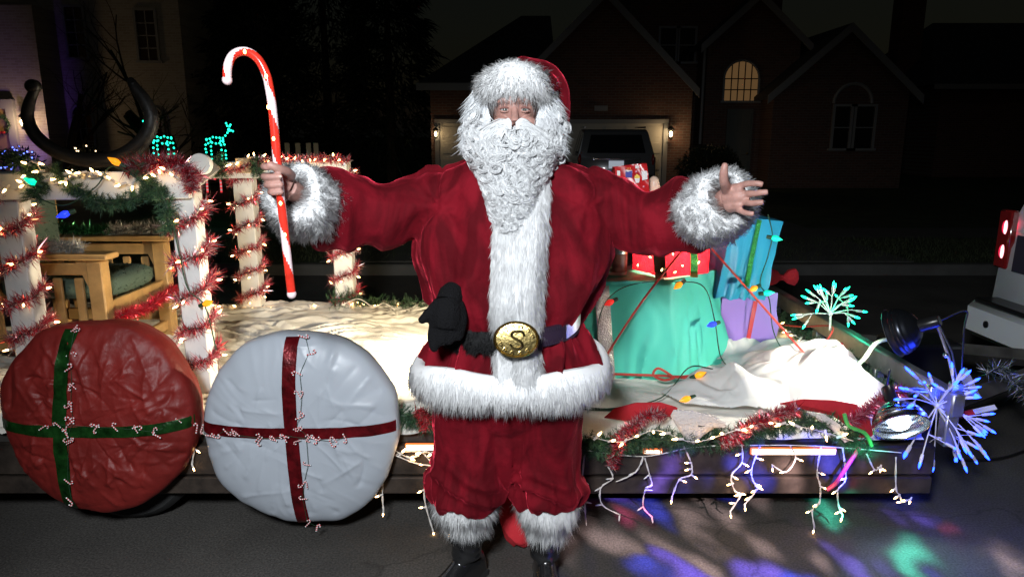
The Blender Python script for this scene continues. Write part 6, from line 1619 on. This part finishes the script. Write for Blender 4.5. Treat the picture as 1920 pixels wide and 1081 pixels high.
# purple and blue presents behind
pB = rot_rect(1.21, 3.80, .36, .30, R(20), DZ + .02); pT = [(x, y, .80) for x, y, z in pB]
pp_, bv = cloth_box('purple_present', 'lilac cloth-wrapped present under the tilted blue one', pB, pT, M['purple'], 51, .022, 24)
ribbon_on(bv, pp_, [(1418, 560), (1412, 590), (1402, 640)], 4, mat('red_ribbon', (.5, .04, .05), .4))
tilt = Quaternion((0, 1, 0), R(9)) @ Quaternion((0, 0, 1), R(22)); bc_ = Vector((1.175, 3.76, 1.015))
def bcor(x, y, z): return tuple(bc_ + tilt @ Vector((x, y, z)))
bB = [bcor(*q) for q in ((-.16, -.15, -.215), (.16, -.15, -.215), (.16, .15, -.215), (-.16, .15, -.215))]; bT = [bcor(*q) for q in ((-.16, -.15, .205), (.16, -.15, .205), (.16, .15, .205), (-.16, .15, .205))]
M['sky_cloth'] = M['blue_cloth']
blu, bv = cloth_box('blue_present', 'tilted turquoise blue present with thin green glitter ribbon', bB, bT, M['blue_cloth'], 61, .022, 26)
ribbon_on(bv, blu, [(1424, 412), (1416, 450), (1408, 490), (1400, 536)], 4.5, M['green_glitter'])

# ================================================================== ropes
def rope(label, pts, r_=.0045, mm='red_rope', k=6, name='rope'):
    q = MB(); q.tube(smooth_path(pts, k), r_, 7); return tag(q.build(name, M[mm], None, origin=tuple(pts[0])), label, 'rope')
rope('taut red tie-down rope slanting from the blue present to the deck cloth', [P(1322, 452, 3.42), P(1440, 585, 3.32), P(1562, 724, 3.22)], .0055)
rope('taut red tie-down rope slanting across the front of the teal present', [P(1285, 462, 3.30), P(1200, 570, 3.23), P(1122, 690, 3.17)], .0055)
rp2 = rope('red rope tied in a bow round the foot of the teal present', [P(1122, 700, 3.20), P(1190, 702, 3.20), P(1245, 704, 3.18), P(1285, 706, 3.14), P(1330, 698, 3.22), P(1372, 682, 3.45)], .006)
for pts in ([(1262, 706), (1235, 690), (1225, 702), (1245, 712), (1265, 707)], [(1265, 706), (1298, 712), (1316, 735)], [(1265, 706), (1300, 706), (1328, 718), (1338, 732)]):
    q = MB(); q.tube(smooth_path([P(a, b, 3.12) for a, b in pts], 6), .006, 7); q.build('loop', M['red_rope'], rp2)
rope('red cord lashed level along the inside of the front rail', [P(1445, 605, 4.2), P(1500, 612, 3.9), P(1560, 612, 3.55), P(1545, 645, 3.5)], .005)
rope('pink glowing cord hanging from the trailer corner to the road side', [P(1612, 838, YN - .09), P(1585, 878, YN - .11), P(1566, 905, YN - .11), P(1552, 918, YN - .11)], .007, 'pink_cord') if 'pink_cord' in M else None
M['pink_cord'] = mat('pink_cord', (.75, .05, .12), .45)
rope('pink cord hanging from the trailer corner toward the road', [P(1612, 838, YN - .09), P(1588, 874, YN - .11), P(1568, 904, YN - .11), P(1550, 918, YN - .11)], .008, 'pink_cord')
rope('pale green extension cord with plug looped over the front rail', [P(1560, 712, 3.10), P(1590, 698, 3.05), P(1620, 672, 3.0), P(1640, 645, 3.02), P(1665, 636, 3.06), P(1695, 640, 3.1)], .009, 'sage_cord')
q = MB(); a, b = P(1568, 708, 3.09), P(1602, 690, 3.04); q.tube([a, a.lerp(b, .3), a.lerp(b, .7), b], [.012, .02, .019, .010], 10); tag(q.build('cord_plug', M['sage_cord'], None, origin=tuple(a)), 'pale green moulded plug on the white cloth heap', 'plug')
rope('white wire loops lying on the deck under the pine sprigs', [P(640, 572, 4.6), P(672, 560, 4.6), P(700, 575, 4.55), P(720, 568, 4.55), P(740, 580, 4.5)], .004, 'white_wire', name='cable')
rope('thin black cable running along the road behind the corner lights', [PZ(1800, 862, .012), PZ(1880, 858, .012), PZ(1960, 830, .012), PZ(2050, 800, .012)], .008, 'black_plastic', name='cable')
rope('black cable lying curled on the deck cloth beside the coat hem', [P(1090, 766, 2.86), P(1150, 768, 2.87), P(1190, 756, 2.90), P(1215, 758, 2.90)], .004, 'green_wire', name='cable')

# ================================================================== red stockings and hats
M['felt'] = mat('red_felt', (.50, .02, .03), .9, sheen=.4, bump=.3, bscale=60)
M['fleece'] = mat('white_fleece', (.72, .66, .64), .95, bump=1.0, bscale=110, sheen=.3)
def flat_sock(label, outline, Y0, dy, trim, name='stocking', thick=.03):
    c0 = P(*outline[0], Y0); root = empty(name, c0, label, 'stocking'); o_ = [Vector((a, b, 0)) for a, b in outline]
    cen = sum(o_, Vector()) / len(o_); q = MB(); rings = []
    for k, t in ((1, 0), (1.0, .25), (.93, .6), (.7, .92), (.35, 1.0), (.02, 1.02)):
        rings.append([P(cen.x + (p_.x - cen.x) * k, cen.y + (p_.y - cen.y) * k, Y0 + dy * (1 - (p_.y - cen.y) * .0)) + Vector((0, -thick * t * .5, thick * t * .8)) for p_ in o_])
    q.loft(rings); q.build('felt', M['felt'], root)
    q = MB(); rings = []; o2 = [Vector((a, b, 0)) for a, b in trim]; ce2 = sum(o2, Vector()) / len(o2)
    for k, t in ((.98, 0), (1.0, .4), (.92, .8), (.6, 1.0), (.02, 1.02)):
        rings.append([P(ce2.x + (p_.x - ce2.x) * k, ce2.y + (p_.y - ce2.y) * k, Y0 + dy - .045) + Vector((0, -.022 * t, .006 * t + .006 * math.sin(i * 1.3) * t)) for i, p_ in enumerate(o2)])
    q.loft(rings); o = q.build('trim', M['fleece'], root); return root
flat_sock('red felt stocking with white fleece cuff hanging over the deck edge', [(1133, 783), (1150, 768), (1190, 758), (1240, 757), (1270, 766), (1262, 780), (1215, 785), (1170, 788)], YN - .03, 0, [(1256, 778), (1262, 768), (1290, 768), (1330, 775), (1360, 790), (1358, 800), (1338, 802), (1318, 815), (1300, 832), (1288, 828), (1272, 805)])
flat_sock('red felt stocking with green trim slumped by the lower clamp lamp', [(1462, 757), (1500, 750), (1560, 752), (1605, 760), (1630, 785), (1636, 815), (1625, 838), (1606, 826), (1592, 800), (1560, 778), (1510, 768)], YN - .03, 0, [(1508, 770), (1540, 775), (1572, 795), (1590, 825), (1582, 828), (1560, 805), (1530, 785)])
q = MB(); q.tube(smooth_path([P(1583, 775, YN - .09), P(1592, 798, YN - .10), P(1622, 812, YN - .10), P(1634, 835, YN - .09)], 5), .008, 7); 
tag(q.build('trim_cord', mat('lime_cord', (.10, .50, .12), .5), None, origin=tuple(P(1583, 775, YN - .09))), 'bright green piping along the slumped red stocking', 'cord')
# red bow at the far corner of the rail
bo = P(1466, 520, 4.55); bw = empty('ribbon_bow', bo, 'red fabric bow tied at the far end of the front rail', 'bow')
for sg in (-1, 1):
    q = MB(); q.loft([[bo + Vector((sg * x, dy_, z)) for dy_, z in ((-.02 * k, -.05 * k), (-.03, 0), (-.02 * k, .06 * k), (.02 * k, .06 * k), (.02 * k, -.05 * k))] for x, k in ((.005, .2), (.04, .8), (.08, 1), (.10, .6))]); q.build('loop', M['felt'], bw)
q = MB(); q.bbox(bo, (.03, .035, .035), .008); q.build('knot', M['felt'], bw)
b2 = P(1578, 650, 3.6); q = MB(); q.sphere(b2, (.035, .02, .025), 10, 7); q.sphere(b2 + Vector((.05, 0, .01)), (.03, .02, .022), 10, 7); tag(q.build('ribbon_bow', M['felt'], None, origin=tuple(b2)), 'small red bow half hidden in the rail pine garland', 'bow')
# red sack lying behind his boot
sk0 = PZ(985, 1050, 0.0); sk = empty('red_sack', (sk0.x, 2.62, 0), 'red felt sack with white rim lying on the road behind boots', 'sack')
q = MB(); rings = []
for t, r_, zc in ((0, .02, .03), (.05, .06, .06), (.16, .095, .09), (.28, .10, .10), (.36, .075, .10), (.40, .05, .09)):
    ctr_ = Vector((sk0.x - .03 + t * .12, 2.58 + t * .12, zc + t * .28)); rings.append([ctr_ + Vector((r_ * math.cos(a), r_ * .7 * math.sin(a), r_ * .95 * math.sin(a) * .9 + (.012 * math.sin(3 * a + t * 20)))) for a in [2 * math.pi * k / 20 for k in range(20)]])
q.loft(rings); q.build('felt', M['felt'], sk)
q = MB(); ctr_ = Vector((sk0.x + .03, 2.63, .22)); q.sphere(ctr_, (.055, .045, .045), 16, 10); fb = q.build('rim', M['fleece'], sk)

# ================================================================== clamp lamps and starbursts
M['hood_dark'] = mat('anodised_hood', (.06, .065, .08), .3, .9); M['hood_alu'] = mat('aluminium_hood', (.78, .78, .80), .22, 1.0)
M['flood_bulb'] = bulb_mat('flood_bulb', (1.0, .93, .82), 18); M['cool_bulb'] = bulb_mat('cool_bulb', (.62, .82, 1.0), 9)
def clamp_lamp(label, c, axis, rad, hoodm, bulbm, clamp_to, spot=None):
    ax = Vector(axis).normalized(); root = empty('clamp_lamp', clamp_to, label, 'clamp lamp')
    prof = []; L = rad * 1.05
    for k in range(15):
        t = k / 14; r_ = .026 + (rad - .026) * (1 - (1 - t) ** 2.1) ** .72; r_ += .0036 * (k % 2) if .25 < t < .9 else 0; prof.append((r_, -L * (1 - t)))
    prof_out = prof + [(rad + .005, .002), (rad + .001, .005)]; prof_in = [(r_ - .003, z_) for r_, z_ in prof[::-1]]
    q = MB(); qn = UPZ.rotation_difference(ax); cv_ = Vector(c); n_ = 36
    q.loft([[cv_ + qn @ Vector((r_ * math.cos(2 * math.pi * k / n_), r_ * math.sin(2 * math.pi * k / n_), z_)) for k in range(n_)] for r_, z_ in prof_out + prof_in], cap=False); hood = q.build('hood', hoodm, root)
    q = MB(); q.lathe([(.02, -L - .075), (.024, -L - .07), (.026, -L - .02), (.028, -L + .01), (.02, -L + .015)], c, ax, 16); q.build('socket', M['black_plastic'], root)
    q = MB(); q.lathe([(.012, -L + .015), (.018, -L + .03), (.040, -L * .38), (.041, -L * .15), (.028, L * .02), (.001, L * .08)], c, ax, 16); q.build('bulb', bulbm, root)
    back = cv_ - ax * (L + .06); ct = Vector(clamp_to); mid = (back + ct) / 2
    q = MB(); q.tube([back, mid + Vector((.01, 0, 0)), ct], .006, 7); q.tube([back + Vector((.012, .01, 0)), mid + Vector((.03, .01, .01)), ct + Vector((.015, 0, 0))], .004, 6); q.sphere(back, .012, 10, 7); q.sphere(mid, .011, 10, 7); q.bbox(ct, (.05, .03, .06), .006); q.build('clamp', M['silver'], root)
    q = MB(); q.tube(smooth_path([back - ax * .02, back - ax * .08 + Vector((.03, 0, .02)), back - ax * .07 + Vector((.05, .01, -.06)), ct + Vector((.04, .03, .0))], 6), .0035, 6); q.build('cord', M['black_plastic'], root)
    return root
c1 = P(1690, 626, 2.82)
clamp_lamp('dark ribbed clamp lamp aimed at the white cloth heap', c1 + Vector((-.02, .02, 0)), (-.62, .55, -.42), .098, M['hood_dark'], M['flood_bulb'], Vector((XR + .04, 2.70, .63)))
add_light('flood_beam', 'SPOT', c1 + Vector((-.045, .045, -.03)), 32, (1.0, .92, .78), .03, (1.0, 3.28, .58), 150, .6)
c2 = P(1690, 800, 2.60)
clamp_lamp('bright aluminium clamp lamp facing down at the trailer corner', c2, (-.02, -.78, -.62), .100, M['hood_alu'], M['cool_bulb'], Vector((XR - .02, 2.74, .60)))
add_light('cool_beam', 'SPOT', c2 + Vector((.0, -.03, -.03)), 9, (.55, .78, 1.0), .03, (c2.x + .1, c2.y - .35, 0), 95, .5)
c3 = Vector((-.10, 3.28, .80))  # assumed lamp, unseen behind the man, added to brighten the deck cloth
clamp_lamp('assumed clamp lamp on a short stand hidden behind the coat, lighting the deck cloth', c3, (-.80, .22, -.55), .09, M['hood_dark'], M['flood_bulb'], Vector((-.02, 3.30, .47)))
add_light('assumed_deck_beam', 'SPOT', c3 + Vector((-.03, .01, -.02)), 150, (1.0, .82, .54), .03, (-1.1, 3.75, .40), 140, .6)  # warm beam added for the assumed lamp
def starburst(label, hub, tips, matn, stem, rod=M['white_wire']):
    root = empty('starburst_light', stem, label, 'starburst light', None); q = MB(); q.tube([Vector(stem), Vector(hub)], .006, 6); q.sphere(hub, .012, 10, 7); q.build('stem', rod, root)
    for tp in tips:
        tp = Vector(tp); mid = Vector(hub).lerp(tp, .6) + Vector((0, 0, .012)); q = MB(); q.tube(smooth_path([Vector(hub), mid, tp], 4), .0028, 5); rb_ = q.build('ray', rod, root)
        dd = tp - mid; dd.normalize(); inst('led', MINI[matn], tp, UPZ.rotation_difference(dd), rb_, 1.6)
        for _ in range(2):
            d2 = (dd + Vector((random.gauss(0, .6), random.gauss(0, .6), random.gauss(0, .6)))).normalized(); p2 = mid + d2 * (tp - mid).length * random.uniform(.7, 1.0); q = MB(); q.tube([mid, p2], .0022, 5); q.build('twig', rod, rb_); inst('led', MINI[matn], p2, UPZ.rotation_difference(d2), rb_, 1.5)
random.seed(8)
hb = P(1757, 760, 2.70)
starburst('blue tipped starburst of white rods at the trailer corner', hb, [P(a, b, 2.70 + random.uniform(-.1, .1)) for a, b in ((1784, 725), (1746, 712), (1806, 706), (1822, 716), (1716, 705), (1842, 846), (1826, 858), (1806, 866), (1790, 850), (1851, 802), (1836, 800), (1704, 842), (1728, 858), (1750, 868), (1812, 838), (1700, 730), (1690, 748), (1815, 745))], 'led_blue', Vector((XR + .04, 2.72, .55)))
hg = P(1557, 588, 3.55)
starburst('green tipped starburst of white rods clipped to the front rail', hg, [P(a, b, 3.55 + random.uniform(-.1, .1)) for a, b in ((1535, 547), (1516, 560), (1562, 541), (1580, 548), (1596, 560), (1611, 583), (1600, 592), (1500, 594), (1524, 552), (1587, 566), (1545, 556))], 'led_green', P(1556, 618, 3.55))
add_light('blue_starburst_glow', 'POINT', hb + Vector((.06, -.02, .05)), 14, (.02, .05, 1.0), .1)
add_light('green_starburst_glow', 'POINT', hg + Vector((.02, 0, .05)), 1.2, (.02, 1.0, .5), .06)
cg = P(1405, 318, 3.0); q = MB(); q.tube([cg, cg + Vector((.03, 0, -.02))], [.02, .014], 10)

# ================================================================== vehicles
M['car_white'] = mat('white_car_paint', (.70, .70, .71), .3, spec=.5, coat=.5); M['car_dark'] = mat('grey_car_paint', (.16, .16, .17), .25, coat=.7, metal=.3)
M['car_glass'] = mat('car_glass', (.008, .009, .011), .05, spec=.7); M['tail_lit'] = mat('tail_lamp_lit', (.6, .02, .02), .2, emit=(1, .02, .08), estr=1.1); M['tail_core'] = bulb_mat('tail_core', (1, .35, .4), 3); M['tail_off'] = mat('tail_lamp', (.20, .01, .01), .15, coat=.6)
M['plate'] = mat('licence_plate', (.7, .72, .75), .4, emit=(.75, .85, 1), estr=.35); M['chrome'] = mat('chrome', (.7, .7, .72), .12, 1.0)
def suv(label, origin, heading, Lc, Wc, Hc, paint, lit, extra=None):
    root = empty('suv', origin, label, 'car'); rz = Quaternion((0, 0, 1), heading); O = Vector(origin)
    T_ = lambda x, y, z: O + rz @ Vector((x, y, z))       # x forward from the rear bumper, y left, z up
    hw = Wc / 2
    lower = [(0.06, .36), (0.0, .62), (.02, .95), (.06, 1.05), (Lc * .62, 1.04), (Lc * .70, 1.02), (Lc * .94, .92), (Lc, .70), (Lc - .02, .36)]
    q = MB(); rings = []
    for yy, k in ((-hw, .0), (-hw + .035, .04), (hw - .035, .04), (hw, .0)):
        ins = .05 if abs(yy) == hw else 0
        rings.append([T_(min(max(x, ins), Lc - ins), yy, z - (.03 if (abs(yy) == hw and z > .9) else 0)) for x, z in lower])
    q.loft(rings); body_ = q.build('body', paint, root)
    up = [(.05, 1.05), (.22, Hc - .10), (.36, Hc - .02), (Lc * .45, Hc), (Lc * .52, Hc - .03), (Lc * .68, 1.03)]
    q = MB(); rings = []
    for s_, in (( -1,), (1,)): pass
    for yy, ky in ((-1, 0), (-.96, 1), (.96, 1), (1, 0)):
        rings.append([T_(x, yy * (hw - .02 - .16 * max(0, (z - 1.05) / (Hc - 1.05))), z - (0 if ky else .02)) for x, z in up])
    q.loft(rings); q.build('cabin', paint, root)
    g = lambda x, y, z: T_(x, y, z)
    q = MB(); q.add([g(.055, -hw * .74, 1.12), g(.055, hw * .74, 1.12), g(.195, hw * .64, Hc - .14), g(.195, -hw * .64, Hc - .14)], [(0, 1, 2, 3)]); q.build('rear_window', M['car_glass'], root, False)
    for sg in (-1, 1):
        yb, yt = sg * (hw + .002 - .02 - .16 * .08), sg * (hw + .002 - .02 - .16 * .84)
        for xa, xb in ((.38, Lc * .26), (Lc * .28, Lc * .45), (Lc * .47, Lc * .60)):
            q = MB(); xt = min(xb, Lc * .53); q.add([g(xa, yb, 1.10), g(xb, yb, 1.10), g(xt, yt, Hc - .12), g(xa + .06, yt, Hc - .12)], [(0, 1, 2, 3)]); q.build('side_window', M['car_glass'], root, False)
        q = MB(); q.tube([g(.5, sg * (hw - .20), Hc + .03), g(Lc * .5, sg * (hw - .20), Hc + .04)], .02, 6); q.build('roof_rail', M['chrome'], root)
        q = MB(); q.sphere(g(Lc * .60, sg * (hw + .10), 1.10), (.07, .10, .075), 12, 8); q.build('mirror', paint, root)
        for xw in (.80, Lc - .85):
            q = MB(); q.lathe([(.20, -.10), (.32, -.11), (.36, -.08), (.36, .08), (.32, .11), (.20, .10)], g(xw, sg * (hw - .10), .36), rz @ Vector((0, 1, 0)), 26); w_ = q.build('wheel', M['rubber'], root)
            q = MB(); q.lathe([(.02, -.09), (.19, -.07), (.205, 0), (.19, .07), (.02, .09)], g(xw, sg * (hw - .10), .36), rz @ Vector((0, 1, 0)), 18); q.build('rim', M['silver'], w_)
        if lit:
            q = MB(); q.bbox(g(.020, sg * (hw - .055), 1.0), (.05, .115, .36), .015, rot=rz.to_matrix()); q.build('lamp_housing', M['tail_off'], root)
        for z0, z1 in ((.86, .99), (1.01, 1.14)) if lit else ((.84, 1.10),):
            q = MB(); cz_ = (z0 + z1) / 2; q.sphere(g(.028, sg * (hw - .062), cz_), (.042, .038, (z1 - z0) / 2), 14, 10, rot=rz.to_matrix()); tl = q.build('tail_light', M['tail_lit'] if lit else M['tail_off'], root)
            if lit: q = MB(); q.sphere(g(-.004, sg * (hw - .072), cz_), (.010, .016, (z1 - z0) / 3.0), 10, 8, rot=rz.to_matrix()); q.build('lamp_core', M['tail_core'], tl)
    q = MB(); mq = rz.to_matrix(); q.bbox(g(-.06, 0, .50), (.16, Wc + .02, .22), .04, rot=mq); bm__ = q.build('bumper', paint, root)
    q = MB(); q.bbox(g(-.06, 0, .625), (.155, Wc * .92, .03), .01, rot=mq); q.build('bumper_pad', M['black_plastic'], bm__)
    for sg in (-1, 1):
        q = MB(); q.lathe([(.001, 0), (.022, 0), (.022, .006), (.001, .006)], g(-.141, sg * (hw - .22), .50), rz @ Vector((-1, 0, 0)), 12); q.build('sensor', M['black_plastic'], bm__)
    q = MB(); q.bbox(g(-.004, 0, .86), (.02, .34, .17), .006, rot=mq); q.build('licence_plate', M['plate'], root)
    q = MB(); q.bbox(g(.0, 0, .98), (.03, Wc * .6, .05), .01, rot=mq); q.build('trim_bar', M['chrome'], root)
    if extra: extra(root, g)
    return root
tv = P(1842, 600, 4.32)
def darkgate(root, g):
    q = MB(); q.add([g(-.002, -.70, .82), g(-.002, .78, .82), g(.004, .78, 1.04), g(.004, -.70, 1.04)], [(0, 1, 2, 3)]); q.build('gate_panel', mat('dark_gate', (.035, .03, .045), .3), root, False)
suv('white tow SUV with lit stacked tail lights ahead of the trailer', (3.03, 3.45, 0), R(0), 4.7, 1.90, 1.82, M['car_white'], True, darkgate)
dc = P(1134, 350, 18.2); suv('grey SUV parked nose-in on the driveway before the garage', (dc.x, 16.3, .13), R(90) - R(2), 4.3, 1.78, 1.66, M['car_dark'], False)

# ================================================================== yard lights by the pale house
def deer(label, px, py, Y, s, flip, grp):
    b = P(px, py, Y); root = empty('light_up_reindeer', (b.x, Y, .12), label, 'lawn ornament', grp); f = -1 if flip else 1
    J = lambda x, z: Vector((b.x + f * x * s, Y, b.z + z * s))
    lines = [[(-.35, .45), (-.1, .5), (.2, .5), (.38, .62), (.48, .78)], [(-.35, .45), (-.42, .2), (-.38, -.25)], [(-.2, .35), (-.22, .1), (-.2, -.25)], [(.15, .36), (.16, .1), (.15, -.25)], [(.24, .4), (.3, .15), (.30, -.25)], [(-.3, .32), (0, .30), (.24, .38)], [(.48, .78), (.62, .74)], [(.46, .80), (.40, .98)], [(.48, .80), (.55, 1.0)]]
    q = MB()
    for ln in lines: q.tube([J(*p_) for p_ in ln], .008, 5)
    low = J(0, -.25).z
    for x in (-.38, .30): q.tube([J(x, -.25), Vector((J(x, 0).x, Y, .1))], .008, 5)
    q.build('frame', M['green_wire'], root)
    for ln in lines:
        A_ = resample([J(*p_) for p_ in ln], max(3, int(len(ln) * 1.8)))
        for p_ in A_: inst('bulb', DOT_G, Vector(p_) + Vector((0, -.012, random.gauss(0, .01))), None, root)
q = MB(); q.sphere((0, 0, 0), .017, 8, 6); M['dot_green'] = bulb_mat('dot_green', (.01, .8, .45), 5); DOT_G = mesh_only(q, 'bulb', M['dot_green'])
q = MB(); q.sphere((0, 0, 0), .016, 8, 6); M['dot_warm'] = bulb_mat('dot_warm', (1, .7, .4), 4); DOT_W = mesh_only(q, 'bulb', M['dot_warm'])
q = MB(); q.sphere((0, 0, 0), .018, 8, 6); M['dot_blue'] = bulb_mat('dot_blue', (.12, .2, 1), 5); DOT_B = mesh_only(q, 'bulb', M['dot_blue'])
deer('green lit wire reindeer standing clear of the bare tree', 408, 285, 13.0, .50, False, None)
deer('green lit wire reindeer partly behind the dark horn hoop', 305, 284, 13.0, .52, True, None)
def lit_shrub(px, Y, rx, rz, dot, nb, label):
    S_, c = shrub(px, 280, Y, rx, rz, 900, label)
    for _ in range(nb):
        d_ = Vector((random.gauss(0, 1), -abs(random.gauss(0, 1)), random.gauss(.4, .8))).normalized(); inst('bulb', dot, c + Vector((d_.x * rx, d_.y * rx, d_.z * rz)) * 1.02, None, S_)
lit_shrub(35, 17.5, .55, .62, DOT_B, 46, 'shrub covered in blue lights under the porch lantern'); lit_shrub(162, 17.0, .42, .66, DOT_W, 34, 'shrub covered in warm white lights below the arched window')
for k, px in enumerate((388, 414, 442)):
    a = P(px, 345, 19.5); a.z = .35; g_ = empty('lawn_candy_cane', (a.x, 19.5, .12), 'small red lit candy cane stake on the lawn', 'lawn ornament', 'lawn candy canes')
    pts = [Vector((a.x, 19.5, .12)), Vector((a.x, 19.5, a.z + .12)), Vector((a.x - .03, 19.5, a.z + .19)), Vector((a.x - .12, 19.5, a.z + .20)), Vector((a.x - .15, 19.5, a.z + .11))]; pp = resample(smooth_path(pts, 6), 40); q = MB()
    if k == 0: M['stake_red'] = mat('stake_red', (.6, .03, .04), .4, emit=(1, .05, .06), estr=.9); M['stake_white'] = mat('stake_white', (.8, .7, .7), .4, emit=(1, .5, .5), estr=.5)
    for i in range(39): q.tube([Vector(pp[i]), Vector(pp[i + 1])], .026, 6, (i // 3) % 2)
    q.build('stick', [M['stake_red'], M['stake_white']], g_)
